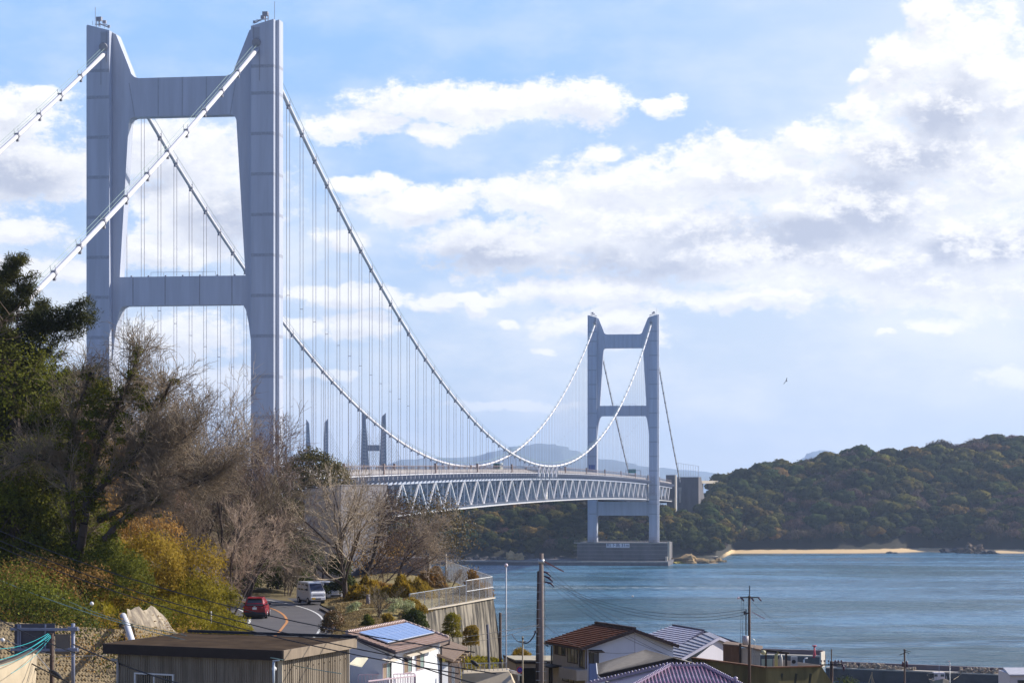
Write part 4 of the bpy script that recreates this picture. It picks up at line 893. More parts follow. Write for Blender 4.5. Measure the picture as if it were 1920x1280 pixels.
leafy('evergreen_tree','brown-green tree right of the concrete building, half hidden by bare twigs',750,262,925,rlobes(27,16,.4,.2,.85,.14,.24),20000,.2,mat('leaf_brown_green',(.07,.055,.02),.6,col2=(.13,.09,.03),vscale=.4,leaf=True,transl=.25),grp=None,seed=78)
leafy('evergreen_tree','low brown-green tree above the annex roof',728,258,1000,rlobes(28,10,.5,.2,.85,.25,.35),12000,.18,LEAF_OR,grp=None,seed=79)
def brush(name,label,px,D,ytop,w,n,m,seed,zbase):
    rs=np.random.RandomState(seed); x=X(px,D); H=Z(ytop,D)-zbase; a=rs.uniform(-w,w,n); b=rs.uniform(-w,w,n)*.8
    hh=np.array([max(.15,(1-.5*(p*p+q*q)/(w*w))*(.62+.75*mnoise.noise((p*1.3+seed,q*1.3,seed*.7)))) for p,q in zip(a,b)])*H; z=hh*(1-rs.uniform(0,1,n)**2.2*.8)
    c=np.stack([a+rs.normal(0,.08,n),b,z],1); d=np.stack([a*.3,-np.ones(n)*.5,rs.normal(.2,.3,n)],1); V,Fc=quads(c,d,.22,rs,2.6,-1.6); tint=np.clip(.5+.6*np.array([mnoise.noise((p*.9,q*.9,seed)) for p,q in zip(a,b)])+rs.normal(0,.15,n),0,1)
    return tag(link(name,npmesh(name,V,Fc,[m],tint=tint),None,(x,D,zbase)),label,'reeds','reeds and dry growth behind the bank')
for i,(px,D,yt,m_,n_,lab) in enumerate([(690,205,1082,LEAF_YL,9000,'golden reeds behind the bank, left part'),(730,208,1088,LEAF_OR,9000,'rusty reeds in the middle of the reed bed'),(768,205,1078,LEAF_YL,9000,'golden reeds nearest the chain-link fence'),(812,226,1060,LEAF_OR,5000,'conical rusty bush beside the fence poles'),(890,214,1072,LEAF_OR,3000,'dry twigs inside the fence corner')]):
    brush('reed_clump',lab,px,D,yt,(1.9,1.9,2.2,1.3,1.6)[i],n_,m_,90+i,42.4)
# --- bank shrubs
leafy('evergreen_shrub','dark green shrub at the top of the wall beside the solar roof',778,180,1142,rlobes(31,8,.32,.25,.75,.28,.42),9000,.11,LEAF_DK,'shrub',None,101,False,zbase=41.4)
leafy('golden_shrub','golden shrub on top of the dark shrub by the wall',779,184,1120,rlobes(32,7,.4,.3,.8,.25,.4),6000,.10,LEAF_YL,'shrub',None,102,False,zbase=42.3)
leafy('red_green_shrub','reddish green shrub on the road kerb left of the solar roof',628,166,1145,rlobes(33,10,.28,.25,.75,.26,.4),9000,.10,mat('leaf_red_green',(.06,.07,.02),.5,col2=(.22,.10,.03),vscale=1.6,leaf=True,transl=.3),'shrub',None,103,False,zbase=42.0)
leafy('young_tree','small upright green-gold tree in front of the retaining wall',847,190,1148,rlobes(34,14,.2,.22,.85,.14,.22),8000,.10,LEAF_YG,grp=None,seed=104,zbase=39.9)
leafy('young_tree','small golden tree nearest the corner of the retaining wall',882,192,1172,rlobes(35,14,.18,.2,.85,.13,.2),8000,.10,LEAF_YL,grp=None,seed=105,zbase=38.9)
for i,(px,D,yt) in enumerate([(668,184,1126),(738,186,1120),(758,183,1124)]): leafy('narcissus_clump','pale flowering clump on the bank, %s'%(('left of the twiggy shrub','right of the twiggy shrub','nearest the dark wall shrub')[i]),px,D,yt,rlobes(40+i,6,.6,.2,.6,.15,.3),900,.10,mat('flower_pale',(.2,.25,.08),.6,col2=(.6,.6,.35),vscale=3.,leaf=True,transl=.3),'plant','flowering clumps on the bank',110+i,False,elong=1.6,zbase=42.7)
for i,(px,D,yt,m_) in enumerate([(688,168,1152,LEAF_GR),(722,166,1150,LEAF_YL),(1010,222,1238,LEAF_YL),(975,222,1214,LEAF_YL),(1045,223,1238,LEAF_OR),(1583,186,1268,LEAF_DK)]):
    zb__=(42.5,42.6,34,34,34,None)[i]; leafy('grass_tuft',('green tuft under the twiggy shrub','golden tuft right of the twiggy shrub','golden reeds behind the garage roof next to the tall pole','pointed golden reed clump behind the garage roof','low rusty reeds between the pole and the brown-roofed house','spiky dark plant at the end of the mossy wall')[i],px,D,yt,rlobes(50+i,5,.3,.2,.8,.2,.32),1500 if i!=3 else 4000,.12,m_,'plant',None,120+i,False,elong=2.4,droop=-1.,zbase=zb__)
# --- slope in front of the wall: grass tufts as ground cover
def cover(name,pts,h,m,seed):
    rs=np.random.RandomState(seed); c=np.array(pts); n=len(c); c[:,2]+=h*.4; V,Fc=quads(c,np.tile([[0,-.6,.2]],(n,1)),h,rs,1.6,-1.5); o=link(name,npmesh(name,V,Fc,[m],tint=rs.uniform(0,1,n))); tag(o,kind='stuff'); return o
rs=np.random.RandomState(8); pts=[]
for _ in range(26000):
    D=rs.uniform(158,226); a,b=terr_edges(D); t=rs.uniform(.02,.99); x=a+(b-a)*t; z=42.52+.45*math.sin(math.pi*t)*min(1,(D-156)/20)+.5*max(0,mnoise.noise((x*.12,D*.1,3)))
    if mnoise.noise((x*.35,D*.2,7))>-.15: pts.append((x,D,z))
cover('bank_grass',pts,.16,STRAW,1)
xx=rs.uniform(-12,2,9000); yy=rs.uniform(160,215,9000); zz=gz_arr(xx,yy); cover('slope_grass',np.stack([xx,yy,zz],1),.32,LEAF_YG,2)
xx=rs.uniform(-46,-18,16000); yy=rs.uniform(135,235,16000); zz=gz_arr(xx,yy); rcx=np.interp(yy,[p[1] for p in RCs],[p[0] for p in RCs]); ok=xx<rcx-4.6; cover('slope_undergrowth',np.stack([xx,yy,zz],1)[ok],.5,LEAF_YG,3)

# --- island forest
def island_crown(seed,kind):
    rs=np.random.RandomState(seed); g=random.Random(seed)
    if kind=='bare':
        lob=[(g.uniform(-.35,.35),g.uniform(-.35,.35),g.uniform(.45,.7),g.uniform(.25,.4)) for _ in range(6)]
        c,d,k=lobes_cloud(lob,900,rs,.9,.9); V,Fc=quads(c*10,d,.85,rs,3.,-1.5)
    else:
        lob=[(0,0,.55,.5,.5,.42)]+[(g.uniform(-.5,.5),g.uniform(-.5,.5),g.uniform(.35,.72),*(lambda r:(r,r,r*.8))(g.uniform(.2,.34))) for _ in range(9)]
        c,d,k=lobes_cloud(lob,900,rs,.12); V,Fc=quads(c*10.5,d,.9,rs,1.2)
        bm=bmesh.new()
        for l in lob:
            r_=l[3:6]; g2=bmesh.ops.create_icosphere(bm,subdivisions=3 if l is lob[0] else 2,radius=1)
            for v in g2['verts']:
                nn=1+.28*mnoise.noise(v.co*2.3+Vector((seed,l[0]*9,l[1]*9)))+.16*mnoise.noise(v.co*6+Vector((0,seed,0))); v.co=Vector((v.co.x*r_[0],v.co.y*r_[1],v.co.z*r_[2]))*nn*.95+Vector(l[:3]); v.co*=10.5
        bm.verts.ensure_lookup_table(); bm.faces.ensure_lookup_table(); Vi=np.array([v.co[:] for v in bm.verts]); Fi=np.array([[v.index for v in f.verts]+[f.verts[2].index] for f in bm.faces]); bm.free()
        k=np.concatenate([k,rs.randint(0,9,len(Fi))]); Fc=np.concatenate([Fc,Fi+len(V)]); V=np.concatenate([V,Vi])
    # short trunk
    Vt,Ft=tubes_np([(0,0,-1.5,0,0,4,.3,.2)],4); nV=len(V); V=np.concatenate([V,Vt]); Fa=np.concatenate([Fc,Ft+nV]); tint=np.concatenate([np.clip(rs.normal(.5,.2,len(Fc))+ (rs.uniform(-.15,.15,20))[k],0,1),np.zeros(len(Ft))])
    return V,Fa,tint
IL=[mat('island_leaf_%s'%n_,c1,.95,col2=c2,vscale=.25,leaf=True,obj=True,transl=.15,spec=.05) for n_,c1,c2 in (('dark',(.016,.026,.008),(.055,.064,.013)),('olive',(.045,.045,.010),(.135,.105,.016)),('gold',(.07,.052,.014),(.155,.115,.025)),('brown',(.09,.062,.045),(.15,.105,.075)))]
IV=[]
for i in range(10):
    kd='bare' if i>=7 else 'leaf'; mi=(0,0,0,1,1,0,2,3,3,3)[i]; V,Fa,ti=island_crown(200+i,kd); IV.append(npmesh('island_tree',V,Fa,[IL[mi]],tint=ti))
rs=np.random.RandomState(77); cand=[]
for _ in range(60000):
    px=rs.uniform(690,1990); f=np.interp(px,*zip(*FR)); c=np.interp(px,*zip(*CRD)); D=rs.uniform(f+2,c+55)
    be=np.interp(px,[1090,1110,1300,1345,1372,1700,1760,1830,2400],[8,32,20,11,35,37,20,31,31])
    if D<f+be: continue
    x=X(px,D)
    # keep clear of the pier, anchorages and viaduct
    c_,s_=math.cos(TH_),math.sin(TH_); dx,dy=x+73.8,D-520.9; t=dx*c_-dy*s_; s=dx*s_+dy*c_
    if -33<t<34 and 915<s<968: continue
    if -20<t<22 and 1085<s<1140: continue
    if 10<abs(t)<36 and 1128<s<1226: continue
    cand.append((px,D,x))
grid={};keep=[]
for px,D,x in cand:
    key=(int(x//7),int(D//7))
    if any(((x-a)**2+(D-b)**2)<44 for kx in (-1,0,1) for ky in (-1,0,1) for a,b in grid.get((key[0]+kx,key[1]+ky),[])): continue
    grid.setdefault(key,[]).append((x,D)); keep.append((px,D,x))
keep=np.array(keep); zz=isl(keep[:,0],keep[:,1]); order=np.argsort(keep[:,1]); keep=keep[order]; zz=zz[order]
def kindpick(px,z,r):
    q=mnoise.noise((px*.011,z*.05,2.))
    if q>.22: return r.choice([7,8,9,1,3])
    if q<-.28: return r.choice([0,1,2,5,0])
    return r.choice([0,1,2,3,4,5,3,4,6,7])
g=random.Random(4); first=True; NI=290
for i in range(min(NI,len(keep))):
    px,D,x=keep[i]; o=bpy.data.objects.new('island_tree',IV[kindpick(px,zz[i],g)]); C.objects.link(o); s=g.choice((.5,.7,.85,1.,1.3))*g.uniform(.85,1.15)*(.8 if px<1372 else 1); o.location=(x,D,zz[i]-.4); o.rotation_euler=(0,0,g.uniform(0,6.28)); o.scale=(s*g.uniform(.9,1.2),s*g.uniform(.9,1.2),s)
    tag(o,'broad-crowned tree in the wood along the far island shore','tree','trees along the far island shore')
def scatter(name,pts,rot,scl,which,meshes,m_kind='stuff'):
    me=bpy.data.meshes.new(name); me.vertices.add(len(pts)); me.vertices.foreach_set('co',np.asarray(pts,np.float32).ravel())
    for nm,ty,ar in (('rz','FLOAT',rot),('sc','FLOAT_VECTOR',scl),('wh','INT',which)):
        a=me.attributes.new(nm,ty,'POINT'); a.data.foreach_set('vector' if ty=='FLOAT_VECTOR' else 'value',np.asarray(ar,np.int32 if ty=='INT' else np.float32).ravel())
    me.update(); o=bpy.data.objects.new(name,me); C.objects.link(o)
    col=bpy.data.collections.new(name+'_sources')
    for i,q in enumerate(meshes): s=bpy.data.objects.new('src_%02d'%i,q); col.objects.link(s)
    nt=bpy.data.node_groups.new(name,'GeometryNodeTree'); nt.interface.new_socket('Geometry',in_out='INPUT',socket_type='NodeSocketGeometry'); nt.interface.new_socket('Geometry',in_out='OUTPUT',socket_type='NodeSocketGeometry')
    N=nt.nodes;L=nt.links; gi=N.new('NodeGroupInput'); go=N.new('NodeGroupOutput'); ip=N.new('GeometryNodeInstanceOnPoints'); ci=N.new('GeometryNodeCollectionInfo'); ci.inputs[0].default_value=col; ci.inputs['Separate Children'].default_value=True; ci.inputs['Reset Children'].default_value=True
    def att(nm,ty): a=N.new('GeometryNodeInputNamedAttribute'); a.data_type=ty; a.inputs[0].default_value=nm; return a.outputs[0]
    cb=N.new('ShaderNodeCombineXYZ'); L.new(att('rz','FLOAT'),cb.inputs[2]); L.new(gi.outputs[0],ip.inputs['Points']); L.new(ci.outputs[0],ip.inputs['Instance']); ip.inputs['Pick Instance'].default_value=True
    L.new(att('wh','INT'),ip.inputs['Instance Index']); L.new(cb.outputs[0],ip.inputs['Rotation']); L.new(att('sc','FLOAT_VECTOR'),ip.inputs['Scale']); L.new(ip.outputs[0],go.inputs[0])
    md=o.modifiers.new('scatter','NODES'); md.node_group=nt; tag(o,kind=m_kind); return o
rest=keep[NI:]; zr=zz[NI:]; wh=[kindpick(a[0],b,g) for a,b in zip(rest,zr)]; s=np.array([g.choice((.5,.65,.85,1.,1.15,1.45))*g.uniform(.85,1.15) for _ in rest])*np.where(rest[:,0]<1345,.8,1)
scatter('island_forest',np.stack([rest[:,2],rest[:,1],zr-.4],1),[g.uniform(0,6.28) for _ in rest],np.stack([s*1.1,s*1.1,s],1),wh,IV)
print('island trees',len(keep))
# ------------------------------------------------------------------ buildings
def raywall(px,py,P,u):
    k=(px-960)/F; D=(P[0]*u[1]-P[1]*u[0])/(k*u[1]-u[0]); return at(px,py,D)
def window(px0,py0,px1,py1,P,u,parent,out=None,split=1,fm=None,proud=.05,gm=None,fw=.06,name='window'):
    u=Vector((u[0],u[1],0)).normalized(); n=Vector((u.y,-u.x,0)); n=n if n.dot(Vector((0,-1,0)))>0 else -n
    a=raywall(px0,(py0+py1)/2,P,u); b=raywall(px1,(py0+py1)/2,P,u); zt=(Z(py0,a.y)+Z(py0,b.y))/2; z0=(Z(py1,a.y)+Z(py1,b.y))/2
    a=Vector((a.x,a.y,0)); b=Vector((b.x,b.y,0)); uu=(b-a).normalized(); fm=fm or mat('window_frame_grey',(.45,.45,.46),.5,.05,1.)
    q=MB(); o=n*proud
    def rect(x0,x1,z0_,z1,d0,d1,m):
        p=a+uu*x0; r=a+uu*x1; m.prism([Vector((p.x,p.y,z0_))+n*d0,Vector((r.x,r.y,z0_))+n*d0,Vector((r.x,r.y,z1))+n*d0,Vector((p.x,p.y,z1))+n*d0],n*(d1-d0))
    Lw=(b-a).length
    rect(-fw,0,z0-fw,zt+fw,.003,proud,q); rect(Lw,Lw+fw,z0-fw,zt+fw,.003,proud,q); rect(0,Lw,z0-fw,z0,.003,proud,q); rect(0,Lw,zt,zt+fw,.003,proud,q)
    for k in range(1,split): rect(Lw*k/split-fw*.4,Lw*k/split+fw*.4,z0,zt,.003,proud*.9,q)
    w=q.build(name,fm,parent)
    for k in range(split):
        g_=MB(); rect(Lw*k/split+.01,Lw*(k+1)/split-.01,z0,zt,.005,.02,g_); g_.build('pane',(gm[k] if isinstance(gm,list) else gm) or GLASS,w)
    return w
def wallquad(a,b,z0,z1,z1b=None,th=.15,inward=None):
    a=Vector(a);b=Vector(b); u=(b-a).normalized(); n=Vector((u.y,-u.x,0)); 
    if n.y>0: n=-n
    z1b=z1 if z1b is None else z1b
    return MB().prism([(a.x,a.y,z0),(b.x,b.y,z0),(b.x,b.y,z1b),(a.x,a.y,z1)],tuple(-n*th))
def rooftiles(A,B,Cc,Dd,rows,m,parent,name='roof_tiles',lift=.05,th=.03,cols=0,kind='stuff'):
    """A,B ridge; C,D eave (under B,A). stepped courses"""
    A,B,Cc,Dd=[Vector(v) for v in (A,B,Cc,Dd)]; n=(B-A).cross(Dd-A).normalized(); n=n if n.z>0 else -n; q=MB()
    for i in range(rows):
        t0,t1=i/rows,(i+1)/rows+.12/rows; a=A.lerp(Dd,t0);b=B.lerp(Cc,t0);c=B.lerp(Cc,min(1,t1));d=A.lerp(Dd,min(1,t1))
        q.add([a+n*.005,b+n*.005,c+n*lift,d+n*lift,c+n*(lift-th),d+n*(lift-th)],[(0,1,2,3),(3,2,4,5)])
    for j in range(cols+1 if cols else 0):
        t=j/cols; a=A.lerp(B,t);b=Dd.lerp(Cc,t); q.tube([a+n*.03,b+n*.06],.045,5)
    o=q.build(name,m,parent,fix=False); o['kind']=kind; return o
def sag(a,b,s,n=12): return [Vector(a).lerp(Vector(b),i/n)-Vector((0,0,4*s*(i/n)*(1-i/n))) for i in range(n+1)]
TIN=mat('corrugated_sheet',(.20,.16,.115),.8,.3,.9,stretch=(3,3,.35),col2=(.30,.25,.19),bump=.15,bscale=8,crng=(.4,.6))
ROOFD=mat('tar_roof',(.04,.026,.016),.95,.3,.9,col2=(.09,.06,.036),spec=.05); FASC=mat('fascia_dark',(.032,.02,.015),.8,.2,2.); FASCL=mat('fascia_lit_tan',(.27,.21,.15),.8,.25,2.,stretch=(1,1,.3))
# --- workshop
WS=thing('workshop',(-13,107,41),'long low workshop with corrugated walls and flat dark roof under the wires','workshop')
FL=Vector((-18.7,105.9,46));FR=Vector((-10.09,101.7,46));BRr=Vector((-7.4,109.5,46));BL=Vector((-16.0,113.7,46))
MB().slab([FL,FR,BRr,BL],.06).build('roof',ROOFD,WS)
q=MB(); n1=Vector((-.438,-.899,0)); q.prism([FL-Vector((0,0,.42)),FR-Vector((0,0,.42)),FR+Vector((0,0,.03)),FL+Vector((0,0,.03))],n1*.06); q.prism([FL-Vector((0,0,.42)),BL-Vector((0,0,.42)),BL+Vector((0,0,.03)),FL+Vector((0,0,.03))],(-.06,.03,0)); q.build('fascia',FASC,WS)
n2=Vector((.945,-.326,0)); MB().prism([FR-Vector((0,0,.42)),BRr-Vector((0,0,.42)),BRr+Vector((0,0,.035)),FR+Vector((0,0,.035))],n2*.06).build('fascia',FASCL,WS)  # right fascia tan instead of dark, sunlight put into its colour
MB().bar(BL+Vector((0.1,-.1,.1)),BRr+Vector((.1,-.1,.1)),.16,.14).build('roof_flashing',mat('flashing_black',(.015,.013,.016),.6),WS)
a=FL+Vector((.62,.15,0));b=FR+Vector((-.15,.45,0));c=BRr+Vector((-.4,-.12,0)); zbw=41.0
def sheets(a,b,n,nm):
    u=(b-a)/n; nn=Vector((u.y,-u.x,0)).normalized(); nn=nn if nn.y<0 else -nn
    for i in range(n):
        p=a+u*i; q=MB(); r=a+u*(i+.97); dz=random.Random(i).uniform(-.01,.01)
        q.prism([Vector((p.x,p.y,zbw)),Vector((r.x,r.y,zbw)),Vector((r.x,r.y,45.6)),Vector((p.x,p.y,45.6))],nn*(.02+dz))
        for k in range(3): s=p+u*(.12+.3*k); e=s+u*.1; q.prism([Vector((s.x,s.y,zbw))+nn*.02,Vector((e.x,e.y,zbw))+nn*.02,Vector((e.x,e.y,45.58))+nn*.02,Vector((s.x,s.y,45.58))+nn*.02],nn*.03)
        for zz in (45.1,43.9,42.7): q.box(p+u*.5+Vector((0,0,zz-46))+nn*.05,(.05,.05,.05))
        q.build(nm,TIN,WS)
sheets(a,b,24,'wall_sheet'); sheets(b+Vector((.02,0,0)),c,12,'wall_sheet')
MB().bar((b.x,b.y,zbw),(b.x,b.y,45.62),.2).bar((c.x,c.y,zbw),(c.x,c.y,45.62),.2).build('corner_post',mat('pale_post',(.5,.43,.32),.7),WS)
window(256,1264,325,1292,a,b-a,WS,split=2,fm=mat('white_frame',(.72,.7,.68),.5,.03,1.),proud=.1,fw=.07)
pz=raywall(219,1240,a,b-a); MB().tube([pz+Vector((-.25,-.12,.12)),pz+Vector((.05,-.12,.1)),pz+Vector((.06,-.12,-.1)),pz+Vector((.06,-.12,-3))],.07,6).build('downpipe',mat('grey_pipe',(.4,.37,.35),.6),WS)
# --- concrete slope walls on the left
STONE=mat('slope_stone',(.19,.145,.085),.9,.3,1.2,col2=(.30,.235,.145),bump=.5,bscale=12)
def stonewall(name,label,TL,TR,BLo,BRo,nu,nv,raggd=0.):
    w=thing(name,((TL+TR)/2),label,'wall'); w.location.z=min(BLo.z,BRo.z); n=(TR-TL).cross(BLo-TL).normalized(); n=n if n.y<0 else -n
    MB().prism([TL,TR,BRo,BLo],-n*.3).build('backing',mat('joint_backing',(.24,.185,.11),.95,.2,2.),w); q=MB(); r=random.Random(7)  # backing close to the stones' own colour
    for j in range(nv):
        for i in range(nu):
            u=(i+(.5 if j%2 else 0))/nu; v=(j+.5)/nv
            if u>1: continue
            c=TL.lerp(TR,u).lerp(BLo.lerp(BRo,u),v); du=(TR-TL)/nu*.5; dv=(BLo-TL)/nv*1.0; 
            k=n*(r.uniform(.03,.08)); q.add([c-du,c+dv*.5+n*.0,c+du,c-dv*.5,c-du*.5+k*.8,c+dv*.25+k,c+du*.5+k*.8,c-dv*.25+k],[(0,1,5,4),(1,2,6,5),(2,3,7,6),(3,0,4,7),(4,5,6,7)])
    o=q.build('stone_blocks',STONE,w,fix=False); o['kind']='stuff'; return w
stonewall('stone_wall','reclined stone block wall behind the sign gantry and workshop',at(-60,1160,120),at(236,1180,131),at(-60,1160,120)+Vector((1.7,-1.3,-6)),at(236,1180,131)+Vector((1.7,-1.3,-6)),46,24)
stonewall('stone_wall','stone block wall right of the white drain pipe, below the bare shotcrete',at(250,1168,131),at(334,1184,137),at(250,1168,131)+Vector((1.5,-1.2,-6)),at(334,1184,137)+Vector((1.5,-1.2,-6)),20,24)
sh=thing('shotcrete_face',at(280,1180,134),'bare pale shotcrete face with a broken top edge above the stone wall','wall')
q=MB(); cols=12; V=[];r=random.Random(2)
for i in range(cols+1):
    t=i/cols; px=238+t*90; top=1140+ (0,3,-2,-4,4,2,-6,-2,6,12,20,34,44)[i]; V+= [at(px,top,132.5+6.5*t),at(px+2,(top+1185)/2,131.9+6*t+r.uniform(-.15,.15)),at(px+4,1192,131.2+6*t)]
q.add(V,[(3*i+k,3*(i+1)+k,3*(i+1)+k+1,3*i+k+1) for i in range(cols) for k in (0,1)]); q.build('shotcrete',mat('shotcrete',(.16,.13,.10),.95,.3,.9,col2=(.42,.35,.25),bump=.8,bscale=5,stretch=(1.3,1.3,.25),crng=(.4,.58)),sh,fix=False)
dp=thing('drain_pipe',at(240,1180,132),'white drain pipe lying down the slope between the two stone walls','pipe')
MB().tube([at(231,1154,131),at(238,1172,129),at(247,1200,125.5),at(256,1240,121)],.19,10).build('pipe',mat('white_pipe',(.8,.8,.82),.35,.03,1.),dp); MB().tube([at(227,1172,133),at(236,1200,129.5)],.14,8).build('side_gutter',KERB,dp)
rw=thing('ramp_wall',at(20,1260,112),'sunlit concrete ramp parapet curving out of the bottom left corner','wall')
q=MB(); top=[(-30,1252,108),(0,1244,110),(25,1236,112),(48,1227,114),(62,1222,116),(70,1224,118)]; V=[]
for (px,py,D) in top: V+=[at(px,py,D),at(px,py+4,D-1.1),at(px-4,py+75,D-1.5)]
q.add(V,[(3*i+k,3*(i+1)+k,3*(i+1)+k+1,3*i+k+1) for i in range(5) for k in (0,1)]); q.build('parapet',mat('tan_concrete',(.52,.43,.3),.85,.12,.8),rw,fix=False)
q=MB(); 
for i in range(5): a_=at(top[i][0],top[i][1]-2,top[i][2]); b_=at(top[i+1][0],top[i+1][1]-2,top[i+1][2]); q.bar(a_,b_,.25,.12)
q.build('coping',KERB,rw)
# --- white house with solar roof
WHs=thing('white_house',(-6,146,36.5),'white two-storey house with a solar-panelled tiled roof','house')
P1=Vector((-10.0,140,44.2));P2=Vector((-7.07,150.9,44.2)); d=(P2-P1).normalized(); pr=Vector((d.y,-d.x,0)); E1=P1+pr*3.1-Vector((0,0,1.0)); E2=P2+pr*3.1-Vector((0,0,1.0)); G1=P1-pr*3.1-Vector((0,0,1.0)); G2=P2-pr*3.1-Vector((0,0,1.0))
PINKT=mat('pinkish_roof_tile',(.24,.155,.125),.75,.25,1.5,col2=(.33,.23,.19)); 
MB().slab([P1,P2,E2,E1],.1).slab([P1,G1,G2,P2],.1).build('roof',PINKT,WHs)
rooftiles(P1,P2,E2,E1,12,PINKT,WHs); rooftiles(P1,P2,G2,G1,12,PINKT,WHs)
q=MB()
for i in range(34): p=P1.lerp(P2,i/34)+Vector((0,0,.1)); q.tube([p,p+d*.28],[.13,.105],6)
rc=q.build('ridge_tiles',mat('ridge_tile_lit',(.5,.38,.33),.6,.1,3.),WHs); rc['kind']='stuff'  # ridge tiles paler than the roof, painted as sunlit
q=MB()
for i in range(10):
    p=P2.lerp(E2,i/10)+Vector((0,0,.1)); q.tube([p,P2.lerp(E2,(i+.9)/10)+Vector((0,0,.08))],[.1,.085],6)
rc=q.build('verge_tiles',mat('ridge_tile_lit',(.5,.38,.33)),WHs); rc['kind']='stuff'
SOL=mat('solar_cell',(.16,.24,.46),.25,.08,2.,spec=.8); SOLF=mat('solar_frame',(.62,.66,.75),.4,.03,1.)
nn=(P2-P1).cross(E1-P1).normalized(); nn=nn if nn.z>0 else -nn
def onroof(u,v): return P1.lerp(P2,u).lerp(E1.lerp(E2,u),v)+nn*.12
sp_=MB(); 
SP1=WHs
arr=MB().prism([onroof(.09,.12),onroof(.95,.12),onroof(.95,.72),onroof(.09,.72)],nn*.04).build('solar_rack',SOLF,WHs)
for i in range(9):
    for j in range(2):
        u0=.095+.0945*i; v0=.125+.297*j; MB().prism([onroof(u0,v0)+nn*.03,onroof(u0+.088,v0)+nn*.03,onroof(u0+.088,v0+.285)+nn*.03,onroof(u0,v0+.285)+nn*.03],nn*.03).build('solar_panel',SOL,arr)
MB().bar(onroof(.05,.80),onroof(.4,.93),.05).bar(onroof(.09,.735),onroof(.95,.735),.06).build('rack_rail',WIRE,WHs)
w1=P1+pr*2.55+d*.4; w2=P2+pr*2.55-d*.4; g1=P1-pr*2.6+d*.4; zt=43.25
wallquad(w1,w2,36.,zt).build('long_wall',WHITEP,WHs); MB().prism([Vector((g1.x,g1.y,36)),Vector((w1.x,w1.y,36)),Vector((w1.x,w1.y,43.25)),P1+d*.4-Vector((0,0,.12)),Vector((g1.x,g1.y,43.25))],d*.15).build('gable_wall',mat('white_plaster_grey',(.64,.65,.67),.85,.08,.8),WHs)  # gable a slightly greyer white than the long wall
MB().prism([Vector((w2.x,w2.y,36)),Vector((w2.x,w2.y,43.25)),P2-d*.4-Vector((0,0,.12)),P2-pr*2.6-d*.4-Vector((0,0,1.)),(P2-pr*2.6-d*.4)-Vector((0,0,8.2))],d*.15).build('rear_gable_wall',WHITEP,WHs)
PG=mat('pane_green',(.28,.36,.33),.2,.1,1.,spec=.6); PB=mat('shutter_tan',(.24,.17,.11),.6,.2,2.)
ww=w2-w1
window(717,1243,731,1270,w1,ww,WHs,split=2,fm=mat('pink_frame',(.45,.36,.38),.5),gm=[PB,PG]); window(757,1233,771,1259,w1,ww,WHs,split=2,fm=mat('pink_frame',(.45,.36,.38)),gm=[PB,PG]); window(780,1226,794,1253,w1,ww,WHs,split=2,fm=mat('pink_frame',(.45,.36,.38)),gm=[PB,PG])
for (x0,y0,x1,y1) in ((716,1236,735,1233),(756,1226,775,1221),(779,1220,806,1212)):
    a_=raywall(x0,y0,w1,ww);b_=raywall(x1,y1,w1,ww); MB().prism([a_,b_,b_+pr*.45-Vector((0,0,.16)),a_+pr*.45-Vector((0,0,.16))],(0,0,.05)).build('awning',mat('awning_pale',(.62,.55,.45),.6),WHs)
DKP=mat('dark_pipe',(.03,.02,.025),.5)
a_=E1+Vector((0,0,-.05)); MB().tube([a_,a_-pr*.05-Vector((0,0,.25)),w1+pr*.12-Vector((0,0,1.5)),w1+pr*.12-Vector((0,0,7))],.055,6).build('downpipe',DKP,WHs)
a_=E2-Vector((0,0,.05)); MB().tube([a_,a_-Vector((0,0,.3)),w2+pr*.12-Vector((0,0,1.5)),w2+pr*.12-Vector((0,0,7.5))],.07,6).build('downpipe',DKP,WHs)
MB().bar(E1+pr*.03-Vector((0,0,.1)),E2+pr*.03-Vector((0,0,.1)),.1).bar(P1-d*.05-Vector((0,0,.12)),E1-d*.05-Vector((0,0,.12)),.14).build('gutter',DKP,WHs)
# porch and balcony
a_=at(668,1234,137);b_=at(690,1236,138.5); MB().prism([a_,b_+Vector((0,0,.05)),b_-Vector((.3,1.2,.35)),a_-Vector((.3,1.2,.25))],(0,0,.08)).build('porch_roof',mat('porch_tile',(.5,.47,.35),.7),WHs)
q=MB(); A0=at(672,1264,139);A1=at(777,1262,141.5);B1=at(779,1266,136);B0=at(690,1276,131.5)
def rail(q,a,b,n,h=.9):
    q.bar(a,b,.07).bar(a-Vector((0,0,h)),b-Vector((0,0,h)),.06)
    for k in range(n+1): p=a.lerp(b,k/n); q.bar(p,p-Vector((0,0,h)),.04)
rail(q,A0,A1,16); rail(q,A1,B1,7); rail(q,B1,B0,28)
q.build('balcony_railing',mat('rail_pinkwhite',(.55,.42,.46),.5),WHs); MB().prism([A0-Vector((0,0,.98)),A1-Vector((0,0,.98)),B1-Vector((0,0,.98)),B0-Vector((0,0,.98))],(0,0,-.12)).build('balcony_floor',WHITEP,WHs)
